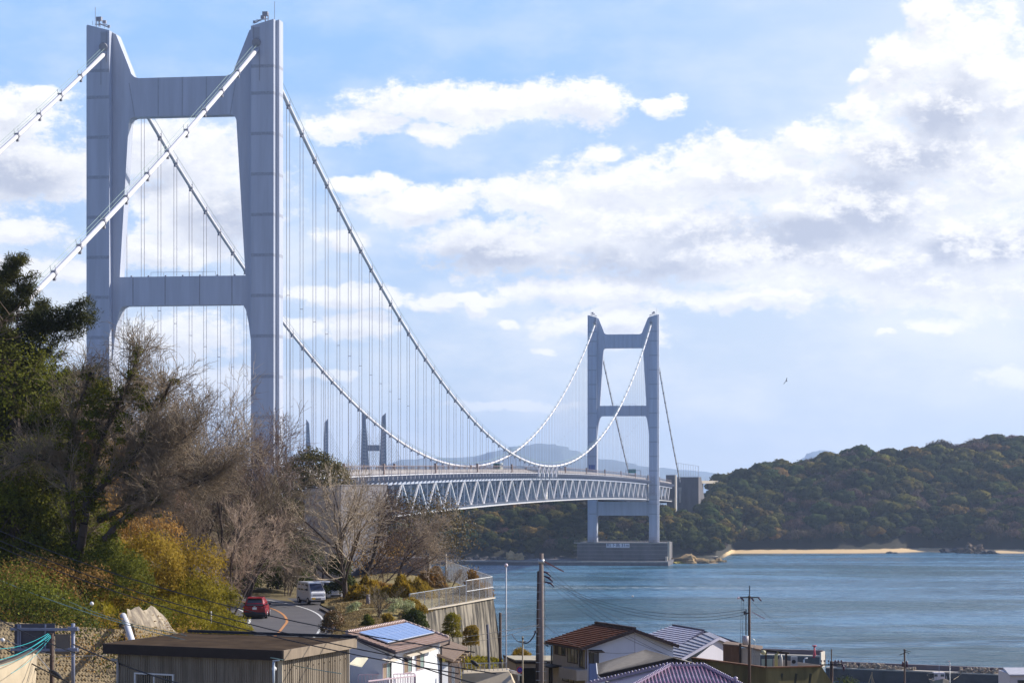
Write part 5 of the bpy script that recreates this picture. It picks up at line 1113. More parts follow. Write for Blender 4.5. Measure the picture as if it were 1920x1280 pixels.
# lean-to
LT=thing('side_building',(-4,152,36),'brown-roofed lean-to with exposed rafters against the white house','building')
c1,c2,c3,c4=at(812,1190,156),at(877,1213,158),at(850,1237,150),at(806,1221,149)
BRR=mat('brown_slate',(.15,.10,.07),.85,.25,1.2,col2=(.21,.15,.11)); MB().slab([c1,c2,c3,c4],.12).build('roof',BRR,LT); rooftiles(c1,c4,c3,c2,9,BRR,LT,lift=.035)
wallquad(c4+Vector((.1,.3,0)),c3+Vector((-.35,.3,0)),36,c3.z-.1,c3.z-.15).build('front_wall',WHITEP,LT); 
MB().prism([c3+Vector((-.35,.35,-.2)),c2+Vector((-.5,-.1,-.2)),Vector((c2.x-.5,c2.y-.1,36)),Vector((c3.x-.35,c3.y+.35,36))],(-.12,.05,0)).build('side_wall',mat('dark_wood',(.07,.05,.045),.8),LT)  # side wall in dark brown wood
for k in range(5): p=c3.lerp(c2,.12+.19*k); MB().bar(p+Vector((.25,-.1,-.22)),p+Vector((-.6,.3,-.2)),.12).bar(p+Vector((.2,-.1,-.35)),p+Vector((.3,-.1,-1.)) if k<3 else p+Vector((.22,-.1,-.5)),.1).build('rafter',mat('rafter_tan',(.4,.27,.17),.7),LT)
MB().bb((c3.x-.1,c3.y-.6,36),(c3.x+.1,c3.y-.4,c3.z-.4)).build('post',GALV,LT)
# --- garage
GA=thing('garage',at(990,1240,188),'open dark garage with a flat pale roof beside the brown-roofed house','garage')
r1,r2,r3,r4=at(940,1227.5,191),at(1050,1228,190),at(1050,1237.5,185),at(966,1236,184.5)
PALER=mat('pale_roof',(.42,.37,.27),.85,.15,1.); MB().slab([at(944,1228,191),r2,r3,r4],.18).build('roof',PALER,GA); MB().bar(r4+Vector((0,-.05,-.2)),r3+Vector((0,-.05,-.2)),.08,.2).bar(at(944,1229,191),r4+Vector((0,0,-.2)),.08,.2).build('fascia',FASC,GA)
b0=at(968,1240,185);b1=at(1052,1241,185.3)
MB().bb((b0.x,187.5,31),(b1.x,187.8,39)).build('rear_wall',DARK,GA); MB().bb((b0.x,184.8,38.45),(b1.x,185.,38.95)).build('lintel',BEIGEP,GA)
for px in (968,1013,1022): p=X(px,185); MB().bb((p,184.75,31),(p+.28,185.05,38.5)).build('pillar',BEIGEP,GA)
MB().prism([at(944,1232,190),at(967,1238,185),at(967,1300,185),at(944,1300,190)],(.15,0,0)).build('side_wall',BEIGEP,GA); MB().bb((X(953,188),186.8,35.5),(X(962,188),187,37.9)).build('side_window',GLASS,GA)
MB().bb((b0.x,185,31),(b1.x,185.05,31.2)).build('threshold',CONC,GA)
# --- brown-roofed house
BH=thing('brown_roof_house',(6,178,34),'two-storey house with a brown tiled gable roof facing the sea','house')
R1_,R2_=Vector((6.65,183.5,42.05)),Vector((9.36,176.4,42.05)); d=(R2_-R1_).normalized(); pl=Vector((-.934,-.356,0)); El1=R1_+pl*4.4-Vector((0,0,1.3));El2=R2_+pl*4.4-Vector((0,0,1.3)); Er1=R1_-pl*3.9-Vector((0,0,1.3));Er2=R2_-pl*3.7-Vector((0,0,1.3))
BRT=mat('brown_roof_tile',(.10,.035,.016),.8,.2,1.2,col2=(.16,.06,.03),spec=.12); MB().slab([R1_,R2_,El2,El1],.1).slab([R1_,Er1,Er2,R2_],.1).build('roof',BRT,BH)
rooftiles(R1_,R2_,El2,El1,14,BRT,BH,lift=.09,th=.07); rooftiles(R1_,R2_,Er2,Er1,14,BRT,BH,lift=.09,th=.07)
q=MB(); q.bar(R1_+Vector((0,0,.1)),R2_+Vector((0,0,.1)),.25,.2); q.bar(R2_+d*.03-Vector((0,0,.08)),El2+d*.03-Vector((0,0,.08)),.08,.24).bar(R2_+d*.03-Vector((0,0,.08)),Er2+d*.03-Vector((0,0,.08)),.08,.24).bar(El1+pl*.03-Vector((0,0,.1)),El2+pl*.03-Vector((0,0,.1)),.12,.12).build('ridge_and_verge',mat('verge_dark',(.04,.018,.018),.6),BH)
a1=R1_+pl*3.85+d*.35; a2=R2_+pl*3.85-d*.45; c2_=R2_-pl*3.45-d*.45
wallquad(a1,a2,33,40.85).build('street_wall',BEIGEP,BH)
MB().prism([Vector((a2.x,a2.y,33)),Vector((c2_.x,c2_.y,33)),Vector((c2_.x,c2_.y,40.8)),R2_-d*.45-Vector((0,0,.12)),Vector((a2.x,a2.y,40.8))],-d*.15).build('gable_wall',mat('gable_white_shaded',(.62,.64,.72),.8,.05,.7),BH)  # white gable tinted bluish, its shade put into the colour
MB().bar((a2.x+.02,a2.y-.05,33),(a2.x+.02,a2.y-.05,40.8),.16).bar((R2_.x,R2_.y-.2,33),(R2_.x,R2_.y-.14,41.8),.05).build('corner_board',mat('board_lilac',(.4,.38,.45),.7),BH)
uw=a2-a1; SH1=mat('curtain_tan',(.34,.3,.2),.7,.15,2.)
BFr=mat('brown_frame',(.05,.03,.025),.6)
window(1041,1207,1060,1226,a1,uw,BH,split=3,fm=BFr,gm=[BFr,SH1,GLASS]); window(1065,1212,1083,1241,a1,uw,BH,split=3,fm=BFr,gm=[SH1,GLASS,GLASS]); window(1087,1215,1100,1250,a1,uw,BH,split=2,fm=BFr,gm=[GLASS,SH1]); window(1056,1258,1076,1276,a1,uw,BH,split=2,fm=BFr,gm=[SH1,GLASS])
ug=c2_-a2; window(1105,1223,1121,1244,a2,ug,BH,split=2,fm=BFr,gm=[GLASS,mat('glass_grey',(.09,.09,.11),.3)]); p=raywall(1103,1219,a2,ug);p2=raywall(1128,1219,a2,ug); nn_=Vector((ug.y,-ug.x,0)).normalized(); nn_=nn_ if nn_.y<0 else -nn_; MB().prism([p,p2,p2+nn_*.6-Vector((0,0,.12)),p+nn_*.6-Vector((0,0,.12))],(0,0,.07)).build('window_hood',FASC,BH)
p=raywall(1104,1243,a2,ug);p2=raywall(1119,1243,a2,ug); MB().prism([p,p2,p2-Vector((0,0,6)),p-Vector((0,0,6))],nn_*.12).build('blue_sheet',mat('blue_sheet',(.16,.22,.42),.5,.1,1.,stretch=(3,3,.2)),BH)
nl=Vector((uw.y,-uw.x,0)).normalized(); nl=nl if nl.x<0 else -nl
p=raywall(1068,1250,a1,uw);p2=raywall(1101,1256,a1,uw); MB().prism([p+nl*.0,p2,p2+nl*.9,p+nl*.9],(0,0,.06)).prism([p+nl*.85,p2+nl*.85,p2+nl*.9,p+nl*.9],(0,0,-.75)).prism([p2,p2+nl*.9,p2+nl*.9-Vector((0,0,.75)),p2-Vector((0,0,.75))],uw.normalized()*.06).build('balcony',BEIGEP,BH)
p=raywall(1031,1245,a1,uw);p2=raywall(1053,1249,a1,uw); MB().prism([p,p2,p2+nl*.9-Vector((0,0,.1)),p+nl*.9-Vector((0,0,.1))],(0,0,.1)).build('porch_roof',FASC,BH); MB().bar(p+nl*.8,p+nl*.8-Vector((0,0,5)),.15).build('porch_post',BEIGEP,BH)
MB().tube([El1+Vector((0,0,-.15)),El1-pl*.3-Vector((0,0,.35)),a1+nl*.08-Vector((0,0,1.6)),a1+nl*.08-Vector((0,0,8))],.06,6).build('downpipe',BFr,BH)
# --- striped metal roofed house behind
SM=thing('striped_roof_house',(16,200,34),'white house with pale ribbed metal roof behind the brown-roofed house','house')
s1,s2=at(1262,1172,203),at(1319,1182,196); d=(s2-s1).normalized(); d.z=0; z_=(s1.z+s2.z)/2; s1.z=s2.z=z_; pl2=Vector((-.934,-.356,0)); k1=s1+pl2*4.6-Vector((0,0,1.45));k2=s2+pl2*3.2-Vector((0,0,1.1)); e1=s1-pl2*3.6-Vector((0,0,1.2));e2=s2-pl2*3.6-Vector((0,0,1.2))
MRF=mat('lilac_metal_roof',(.55,.5,.56),.35,.06,1.,metal=.2); MRD=mat('navy_edge',(.03,.03,.07),.5)
k2=at(1264,1209,190.5); k2.z=z_-1.25; MB().slab([s1,s2,k2,k1],.1).slab([s1,e1,e2,s2],.1).build('roof',MRF,SM); rooftiles(s1,s2,k2,k1,12,MRF,SM,lift=.10,th=.09)
MB().bar(s1+Vector((0,0,.06)),s2+Vector((0,0,.06)),.2,.14).bar(s2+Vector((0,0,-.06)),k2+Vector((0,0,-.06)),.1,.2).bar(s2+Vector((0,0,-.06)),e2+Vector((0,0,-.06)),.1,.2).build('roof_edge',MRD,SM)
gm_=mat('grey_gable',(.32,.35,.38),.8,.08,1.); MB().prism([k2+Vector((.5,.3,-.1)),s2+Vector((0,.5,-.15)),e2+Vector((-.5,.3,-.1)),Vector((e2.x-.5,e2.y+.3,34)),Vector((k2.x+.5,k2.y+.3,34))],(0,.15,0)).build('gable_wall',gm_,SM)
f1,f2=at(1330,1187,196),at(1348,1191,189.5); z_=(f1.z+f2.z)/2; f1.z=f2.z=z_; kl=at(1278,1225,185.5); kl.z=z_-1.45; kl0=kl+Vector((-2.2,6.3,0)); er=at(1379,1206,192); er.z=z_-.75; er0=er+(f1-f2)
MB().slab([f1,f2,kl,kl0],.1).slab([f1,er0,er,f2],.1).build('front_roof',mat('slate_blue_roof',(.12,.12,.16),.5,.15,1.),SM); rooftiles(f1,f2,kl,kl0,10,mat('pale_course',(.33,.32,.36),.5,.15,2.),SM,lift=.09,th=.08,name='front_roof_tiles')
MB().bar(f2+Vector((0,-.05,-.08)),kl+Vector((0,-.05,-.08)),.1,.22).bar(f2+Vector((0,-.05,-.08)),er+Vector((0,-.05,-.08)),.1,.22).build('verge_board',mat('verge_lilac',(.35,.34,.42),.6),SM)
MB().prism([kl+Vector((1.0,.6,-.1)),f2+Vector((0,.6,-.2)),er+Vector((-.3,.4,-.1)),Vector((er.x-.3,er.y+.4,34)),Vector((kl.x+1.,kl.y+.6,34))],(0,.15,0)).build('front_gable_wall',mat('lilac_boards',(.48,.46,.5),.8,.06,.8,stretch=(4,4,.1)),SM)
p=Vector((kl.x+1.,kl.y+.5,0)); MB().bb((X(1288,185.5),185.9,34),(X(1299,185.5),186.0,z_-1.9)).build('blue_panel',mat('blue_sheet',(.16,.22,.42)),SM)
MB().bb((X(1265,186),187.3,34),(X(1288,186),187.5,z_-1.5)).build('annex_wall',BEIGEP,SM)
MB().tube([kl+Vector((.3,-.1,-.1)),kl+Vector((.4,-.1,-.45)),kl+Vector((.9,0,-.6))],.06,6).build('downpipe',GALV,SM)
# --- grey-roofed shed in front of the brown house
GR=thing('grey_roof_house',(8,160,35),'single-storey building with worn grey sheet roof in front of the brown-roofed house','building')
v1,v2,v3,v4=at(1210,1217,165),at(1264,1232,157.4),at(1121,1264,155.9),at(1119,1243.5,164.4); v5,v6=at(1322,1249,152.5),at(1296,1240,160)
GRR=mat('grey_sheet_roof',(.20,.17,.135),.85,.25,3.5,col2=(.30,.26,.21),bump=.2,bscale=20); MB().slab([v1,v2,v3,v4],.08).slab([v1,v6,v5,v2],.08).build('roof',GRR,GR)
rooftiles(v1,v4,v3,v2,22,GRR,GR,lift=.03,th=.02)
MB().bar(v2-Vector((0,.05,.12)),v3-Vector((0,.05,.12)),.1,.22).bar(v2-Vector((0,.05,.12)),v5-Vector((0,.05,.12)),.1,.22).build('verge_board',FASC,GR); MB().bar(v4+Vector((-.03,0,0)),v3+Vector((-.03,0,0)),.05,.12).build('white_gutter',WHITEP,GR)
MB().prism([v3+Vector((.5,.4,-.1)),v2+Vector((0,.4,-.2)),v5+Vector((-.2,.4,-.1)),Vector((v5.x-.2,v5.y+.4,34)),Vector((v3.x+.5,v3.y+.4,34))],(0,.15,0)).build('front_wall',mat('grey_boards',(.19,.165,.14),.85,.2,1.,stretch=(3,3,.3)),GR)
MB().tube([v3+Vector((-.02,-.1,-.05)),v3+Vector((.25,-.1,-.35)),v3+Vector((.75,-.1,-.5)),v3+Vector((.78,-.1,-4))],.06,6).build('downpipe',mat('pale_pipe',(.6,.57,.55),.5),GR)
# --- purple-tiled hip roof
PU=thing('purple_tile_house',(10,149,36),'house with glossy purple-grey hipped tile roof in the foreground','house')
PT=mat('purple_glazed_tile',(.34,.18,.27),.2,.12,2.,spec=.9); PTR=mat('glazed_ridge',(.34,.28,.38),.25,.1,2.,spec=.9); PTD=mat('tile_valley',(.08,.05,.09),.4,.1,2.)
t1,t2=at(1257,1248.5,150),at(1318,1248.5,150); b1=at(1180,1290,144);b2=at(1398,1290,144); b3=at(1090,1290,152)
MB().slab([t1,t2,b2,b1],.08).slab([t1,b1,b3,b3+Vector((2,4,0)),t1+Vector((.1,.4,0))],.08).slab([t1,t1+Vector((0,6,-1.6)),t2+Vector((2.5,6,-1.6)),t2],.05).build('roof',PTD,PU)
n=(t2-t1).cross(b1-t1).normalized(); n=n if n.z>0 else -n; nc=29
for i in range(nc+1):
    x=b1.x+(b2.x-b1.x)*(i+.5)/(nc+1); 
    # clip the rib at the hips
    tl=(x-b1.x)/(t1.x-b1.x) if x<t1.x else ((b2.x-x)/(b2.x-t2.x) if x>t2.x else 1.); tl=min(1,max(0,tl))-.03
    p0=Vector((x,b1.y,b1.z)); p1=Vector((x,b1.y+(t1.y-b1.y)*tl,b1.z+(t1.z-b1.z)*tl)); q=MB(); q.tube([p0+n*.03,p1+n*.03],.062,6); q.build('tile_row',PT,PU)
q=MB()
def ridge(a,b,m):
    q=MB(); L_=(b-a).length; k=max(3,int(L_/.24))
    q.bar(a+Vector((0,0,.06)),b+Vector((0,0,.06)),.16,.16)
    for i in range(k): q.ball(a.lerp(b,(i+.5)/k)+Vector((0,0,.19)),.085,6,4)
    q.build('ridge_tiles',m,PU)['kind']='stuff'
ridge(t1,t2,PTR);ridge(t1,b1,PTR);ridge(t2,b2,PTR);ridge(t1+Vector((-.1,.35,0)),b3+Vector((.5,0,.25)),PTR)
MB().ball(b2+(t2-b2)*.23+Vector((0,0,.28)),.16,8,6).build('hip_finial',PTR,PU); MB().bb((b3.x+.6,148,34),(b2.x-.7,152,40.0)).build('wall',WHITEP,PU)
# --- mossy terrace wall with sheds
MOSS=mat('mossy_concrete',(.07,.065,.03),.95,.3,.3,col2=(.20,.165,.07),crng=(.4,.62),stretch=(1,1,.2),bump=.3,bscale=4)
MW=thing('mossy_wall',at(1430,1260,176),'tall mossy concrete terrace wall with a rusty top edge','wall')
m0,m1,m2,m3=at(1298,1233,181),at(1436,1251,174),at(1540,1248.5,176),at(1562,1281,176)
MB().prism([m0,m1,Vector((m1.x,m1.y,33)),Vector((m0.x,m0.y,33))],(0,.4,0)).prism([m1,m2,Vector((m3.x,m3.y,m3.z)),Vector((m3.x+.5,m3.y,33)),Vector((m1.x,m1.y,33))],(0,.4,0)).build('wall_face',MOSS,MW)
MB().bar(m0+Vector((0,-.03,.03)),m1+Vector((0,-.03,.03)),.35,.1).bar(m1+Vector((0,-.03,.03)),m2+Vector((0,-.03,.03)),.35,.1).build('rusty_coping',mat('rust_coping',(.24,.10,.04),.9,.4,1.5,col2=(.10,.06,.04)),MW)
dz_=Vector((0,0,-1.2)); q=MB(); q.add([m0+dz_,m1+dz_,m2+dz_,m2+Vector((0,12,-1.2)),m0+Vector((0,12,-1.2))],[(0,1,2,3,4)]); q.build('terrace_floor',CONC,MW,fix=False)
for k in range(5): p=at((1368,1447,1466,1493,1520)[k],1254,174.6); MB().bar(p+Vector((0,-.05,-.3)),p+Vector((-.25,-.05,-2.2)),.16).build('drip_stain',mat('wet_moss',(.03,.032,.02),.8),MW)
SDd=thing('shed',at(1390,1240,180),'small patched shed of rusty and grey sheets on the mossy terrace','shed')
a_,b_,c_,d_=at(1356,1207,181),at(1388,1211,180),at(1409,1216,179.5),at(1426,1217,182)
MB().prism([at(1356,1207,181),at(1387,1210,180),at(1387,1246,180),at(1356,1242,181)],(0,.1,0)).build('rusty_sheet',mat('rusty_sheet',(.13,.065,.035),.85,.3,1.2,stretch=(3,3,.3),col2=(.2,.11,.06)),SDd)
MB().prism([at(1389,1214,180),at(1409,1215,179.6),at(1409,1249,179.6),at(1389,1246,180)],(0,.1,0)).build('tan_panel',BEIGEP,SDd)
for k in range(4): MB().prism([at(1409+4.2*k,1216,179.5),at(1412.8+4.2*k,1216,179.5),at(1412.8+4.2*k,1250,179.5),at(1409+4.2*k,1250,179.5)],(0,.08,0)).build('grey_sheet',mat('grey_sheet',(.3,.29,.27),.7,.15,2.,stretch=(1,1,.3)),SDd)
MB().bar(at(1388,1206,179.9),at(1388,1247,179.9),.16).build('post',FASC,SDd); MB().slab([at(1355,1206,181),at(1389,1209,179.8),at(1427,1217,179.3),at(1430,1210,184),at(1362,1201,186)],.12).build('roof',BRR,SDd)
PGo=thing('pergola',at(1455,1235,180),'thin brown pergola frame right of the shed on the mossy terrace','pergola')
MB().bar(at(1424,1217,180),at(1480,1224,179),.14).bar(at(1424,1217,183),at(1480,1224,183),.14).build('beam',FASC,PGo)
for px,y0 in ((1436,1218),(1474,1223)): MB().bar(at(px,y0,179.5),at(px,1250,179.5),.16).build('post',FASC,PGo)
MB().bb((X(1428,184),183.9,Z(1249,184)),(X(1448,184),184,Z(1235,184))).build('tarp_panel',mat('teal_tarp',(.25,.32,.3),.7),PGo)
MB().prism([at(1450,1234,186),at(1538,1246,182),at(1538,1250,182),at(1450,1250,186)],(0,.1,0)).build('low_fence',BEIGEP,PGo)
LA=thing('flood_lamp',at(1432,1221,179),'cream floodlight hanging from the pergola beam','lamp'); MB().ball(at(1431,1222,179),.22,8,6,(1,1,.8)).bb(tuple(at(1434,1221,179)-Vector((.1,.1,.2))),tuple(at(1438,1227,179))).build('lamp_head',mat('cream_enamel',(.4,.37,.22),.5),LA)
AC=thing('air_conditioner_unit',at(1489,1249,178),'white outdoor unit on the mossy terrace','air conditioner'); p=at(1489,1249,178)
MB().box(p+Vector((0,0,.4)),(.48,.35,.75)).build('casing',mat('casing_white',(.33,.34,.36),.5),AC); MB().tube([p+Vector((-.05,-.18,.4)),p+Vector((-.05,-.2,.4))],.16,12).build('fan_grille',DARK,AC)
VA=thing('vase_pump',at(1463,1249,177),'yellow and white well pump standing on the mossy terrace','pump'); p=at(1464,1250,177)
MB().tube([p,p+Vector((0,0,.7)),p+Vector((0,0,1.0))],[.16,.14,.05],8).build('pump_body',mat('pump_white',(.45,.42,.38),.5),VA); MB().tube([p+Vector((-.35,0,0)),p+Vector((-.35,0,1.0)),p+Vector((-.2,0,1.15))],.13,8).build('tank',mat('pump_yellow',(.5,.45,.2),.6),VA); MB().bar(p+Vector((-.2,0,1.1)),p+Vector((.15,0,1.35)),.06).build('handle',DARK,VA)
# --- small concrete terrace with fence, round no-parking sign
CT=thing('concrete_terrace',at(915,1262,166),'sunlit concrete retaining block with wire fence beside the garage','wall')
MB().prism([at(866,1262,165),at(954,1258,166),at(966,1285,165),at(866,1285,165)],(0,3,0)).build('block',mat('tan_concrete',(.52,.43,.3)),CT); MB().bb(tuple(at(852,1290,163)),tuple(at(864,1246,163)+Vector((0,.6,0)))).build('pillar',mat('bluegrey_block',(.4,.42,.46),.7),CT)
q=MB(); q.bar(at(868,1243,166),at(950,1241.5,167),.05)
for k in range(11): p=at(868+8.2*k,1243-.15*k,166+.1*k); q.bar(p,p-Vector((0,0,.62)),.04)
for k in range(40): p=at(868+2.05*k,1243,166+.025*k); q.bar(p,p+Vector((.08,0,-.6)),.008)
q.build('wire_fence',GALV,CT)
GRl=thing('guardrail',at(962,1258,170),'short white guardrail between the concrete terrace and the garage','guardrail'); MB().bar(at(950,1256,168),at(975,1262,165),.05,.22).build('rail',mat('rail_white',(.7,.7,.72),.5),GRl)
for px,py in ((952,1256),(973,1261)): MB().bar(at(px,py,167),at(px,py+14,167),.1).build('post',GALV,GRl)
NP=thing('no_parking_sign',at(975,1280,150),'round blue no-parking sign with red rim on a thin pole in front of the garage','road sign')
p=at(975,1255,150)
def disc(c,r,th,n=20): return MB().tube([c,c+Vector((0,-th,0))],r,n,smooth=False)
disc(p,.225,.03).build('red_rim',mat('sign_red',(.45,.06,.04),.5),NP); disc(p-Vector((0,.03,0)),.165,.012).build('blue_face',mat('sign_deep_blue',(.015,.03,.28),.5),NP); MB().bar(p+Vector((-.11,-.045,.11)),p+Vector((.11,-.045,-.11)),.045,.02).build('red_slash',mat('sign_red',(.45,.06,.04)),NP); MB().box(p-Vector((0,0,.33)),(.28,.03,.1)).build('sub_plate',mat('sub_plate',(.4,.42,.36),.6),NP)
# --- retaining wall with chain-link fence
RW=thing('retaining_wall',at(860,1180,203),'tall stained concrete retaining wall below the chain-link fence','wall')
W0=Vector((X(763,186),186,42.72));W1=Vector((X(925,210),210,42.72));W2=Vector((X(838,250),250,42.72))
STW=mat('stained_concrete',(.035,.03,.024),.9,.3,1.3,stretch=(1.2,1.2,.14),col2=(.30,.26,.20),bump=.2,bscale=5,detail=7,crng=(.42,.62))
def battered(a,b,z0,bat,m,par,name,N_=(0,-1)):
    nrm=Vector((N_[0],N_[1],0)).normalized(); h=a.z-z0; a0=Vector((a.x,a.y,z0))+nrm*bat; b0=Vector((b.x,b.y,z0))+nrm*bat; q=MB().prism([a,b,b0,a0],-nrm*.5); return q.build(name,m,par)
u=(W1-W0).normalized(); Nw=(u.y,-u.x)
battered(W0,W1,34.,1.0,STW,RW,'wall_face',Nw)
nn3=Vector((Nw[0],Nw[1],0))
MB().prism([W1,W1+nn3*1.0+Vector((.35,0,-8.7)),W2+Vector((.5,0,-8.7)),W2],(-.3,.2,0)).build('return_wall',STW,RW)
q=MB(); q.bar(W0+Vector((0,0,.03)),W1+Vector((0,0,.03)),.4,.1); q.build('coping',CONCL,RW)
for k in range(5): p=W0.lerp(W1,(k+.5)/5); MB().prism([p+nn3*.0-Vector((0,0,.1)),p+u*.02-Vector((0,0,.1)),p+u*.02+nn3*1.0-Vector((0,0,8.6)),p+nn3*1.0-Vector((0,0,8.6))],nn3*.012).build('wall_joint',CONCD,RW)
FN=thing('chain_link_fence',(W1.x,W1.y,42.77),'white-posted chain-link fence on top of the retaining wall','fence')
FW=mat('fence_white',(.7,.7,.68),.5,.04,2.); FM=mat('fence_mesh',(.6,.58,.54),.6,.05,2.)
def fence(a,b,n,h,mats):
    for k in range(n+1): p=a.lerp(b,k/n); MB().bar(p,p+Vector((0,0,h)),.06 if k else .1).build('fence_post',mats,FN)
    MB().bar(a+Vector((0,0,h)),b+Vector((0,0,h)),.05).build('top_rail',mats,FN)
    q=MB(); L_=(b-a).length; k=int(L_/.24)
    for i in range(-int(h/.24),k):
        for sg in (1,-1):
            x0=0; 
            s0=(0,h) if sg>0 else (h,0); t0=i*.24; t1=t0+h; z0,z1=s0
            if t0<0: z0=z0+(z1-z0)*(-t0/h); t0=0
            if t1>L_: z1=z0+(z1-z0)*((L_-t0)/(t1-t0)); t1=L_
            if t1-t0<.05: continue
            q.bar(a.lerp(b,t0/L_)+Vector((0,0,z0)),a.lerp(b,t1/L_)+Vector((0,0,z1)),.007)
    q.build('chain_link_mesh',FM,FN)['kind']='stuff'
Wm=W0.lerp(W1,.66)
fence(W0+Vector((.2,.4,0)),Wm,8,1.55,GALV); fence(Wm,W1-Vector((.1,.1,0)),4,1.95,FW); MB().bar(Wm+Vector((0,0,1.0)),W1+Vector((0,0,1.0)),.05).build('middle_rail',FW,FN); fence(W1-Vector((.1,.1,0)),W2,14,1.95,FW)
# --- concrete building behind the bare tree
CBg=thing('concrete_building',at(650,1095,255),'windowless concrete block building behind the big bare tree','building')
CW=mat('concrete_lit',(.62,.53,.44),.9,.12,.3,stretch=(1,1,.3)); CW2=mat('concrete_shaded',(.17,.16,.17),.9,.08,.3)  # one concrete in two tones, light and shade put into the colour
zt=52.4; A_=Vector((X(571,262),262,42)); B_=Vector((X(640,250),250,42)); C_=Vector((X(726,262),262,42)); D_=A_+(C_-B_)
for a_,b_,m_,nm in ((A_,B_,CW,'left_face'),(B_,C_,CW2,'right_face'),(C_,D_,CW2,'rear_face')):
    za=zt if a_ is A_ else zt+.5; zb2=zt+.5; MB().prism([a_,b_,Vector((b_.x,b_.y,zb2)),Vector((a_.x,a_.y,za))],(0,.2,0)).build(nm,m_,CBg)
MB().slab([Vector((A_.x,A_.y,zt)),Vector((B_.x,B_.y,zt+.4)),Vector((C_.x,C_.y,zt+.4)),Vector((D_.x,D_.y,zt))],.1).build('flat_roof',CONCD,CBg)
for px in (592,606): p=raywall(px,1069,A_,B_-A_); MB().box(p+Vector((0,-.06,0)),(.24,.12,2.1)).build('slit_window',DARK,CBg)
MB().bb((X(700,252),252,41),(X(805,252),258,Z(1046,252))).build('annex',CW2,CBg); MB().bb((X(804.4,251.8),251.7,42.5),(X(806,251.8),252.2,Z(1045,252))).build('annex_corner',CONCL,CBg)
MB().bb((X(808,240),240,42),(X(830,240),241,Z(1076,240))).build('low_wall',CONC,CBg)
# ------------------------------------------------------------------ vehicles
def car_body(sec,m,parent,name='body',bev=.05):
    """sec: list of (y, halfwidth_bottom, halfwidth_top, zbottom, ztop)"""
    V=[];Fc=[];n=8
    for (y,wb,wt,z0,z1) in sec:
        zm=z0+(z1-z0)*.45; V+=[(-wb*.92,y,z0),(-wb,y,z0+.12),(-wb,y,zm),(-wt,y,z1),(wt,y,z1),(wb,y,zm),(wb,y,z0+.12),(wb*.92,y,z0)]
    for i in range(len(sec)-1):
        for k in range(n): a=i*n+k;b=i*n+(k+1)%n; Fc.append((a,b,b+n,a+n))
    Fc.append(tuple(range(n))[::-1]); Fc.append(tuple(range(len(V)-n,len(V)))); q=MB(); q.add(V,Fc,False); return lp(q,name,m,parent,bev)
REDP=mat('red_paint',(.27,.008,.018),.25,.04,1.,spec=.7); BLK=mat('black_plastic',(.018,.018,.02),.5); TYRE=mat('tyre_rubber',(.015,.015,.015),.85); CHR=mat('alloy',(.5,.5,.52),.3,metal=.7); LENS=mat('red_lens',(.5,.02,.02),.2,spec=.8); WPL=mat('plate_white',(.8,.8,.8),.5)
def wheel(parent,x,y,r,out):
    w=lp(MB().tube([(x-out*.11,y,r),(x+out*.11,y,r)],r,18),'tyre',TYRE,parent); lp(MB().tube([(x+out*.1,y,r),(x+out*.125,y,r)],r*.62,12),'rim',CHR,w)
SUV=thing('red_car',(X(481.5,186.3),186.3,RZ+.005),'red hatchback SUV driving away round the road bend','car',rz=.03)
car_body([(-2.2,.86,.80,.34,.92),(-2.12,.91,.86,.26,1.02),(-1.2,.92,.88,.24,1.02),(1.2,.92,.86,.24,.98),(1.9,.9,.82,.26,.90),(2.25,.78,.7,.34,.72)],REDP,SUV,bev=.06)
car_body([(-2.12,.80,.66,.98,1.18),(-1.78,.80,.60,.98,1.62),(-.9,.82,.62,.98,1.69),(.3,.82,.60,.98,1.64),(1.2,.78,.70,.96,1.02)],REDP,SUV,'cabin',.05)
q=MB(); q.prism([(-.66,-2.17,1.06),(.66,-2.17,1.06),(.52,-1.84,1.56),(-.52,-1.84,1.56)],(0,-.02,0)); lp(q,'rear_window',GLASS,SUV)
for s in (-1,1):
    q=MB(); q.prism([(s*.83,-1.7,1.06),(s*.83,.95,1.04),(s*.66,.2,1.55),(s*.66,-1.4,1.57)],(s*.015,0,0)); lp(q,'side_window',GLASS,SUV)
    q=MB(); q.prism([(s*.50,-2.2,.86),(s*.90,-2.13,.84),(s*.90,-2.10,1.02),(s*.62,-2.2,.98)],(0,-.03,0)); lp(q,'tail_light',LENS,SUV)
    lp(MB().box((s*1.0,.75,1.06),(.2,.12,.16)),'mirror',BLK,SUV,.03)
    for y in (-1.35,1.4): wheel(SUV,s*.84,y,.35,s)
lp(MB().bb((-.9,-2.29,.24),(.9,-2.12,.52)),'rear_bumper',BLK,SUV,.05); lp(MB().bb((-.17,-2.24,.74),(.17,-2.2,.92)),'number_plate',WPL,SUV); lp(MB().bb((-.55,-2.0,1.60),(.55,-1.72,1.645)),'roof_spoiler',REDP,SUV,.01)
lp(MB().box((0,-2.23,.98),(.14,.02,.09)),'badge',CHR,SUV); lp(MB().bb((-.84,-2.1,.16),(.84,2.1,.34)),'underbody',BLK,SUV)
VW=mat('van_white',(.8,.8,.83),.3,.03,1.,spec=.6); VWs=VW; PLY=mat('plate_yellow',(.75,.45,.02),.5)
van_rz=math.atan2(.55,.83)   # local -y is the front
VN=thing('white_van',(X(583,205.5),205.5,RZ+.11),'white kei van parked facing the camera on the road shoulder','van',rz=.46)
car_body([(-1.7,.70,.66,.36,.98),(-1.62,.735,.71,.3,1.08),(-.9,.74,.72,.28,1.12),(1.6,.74,.72,.28,1.12),(1.69,.72,.70,.34,1.1)],VW,VN,bev=.04)
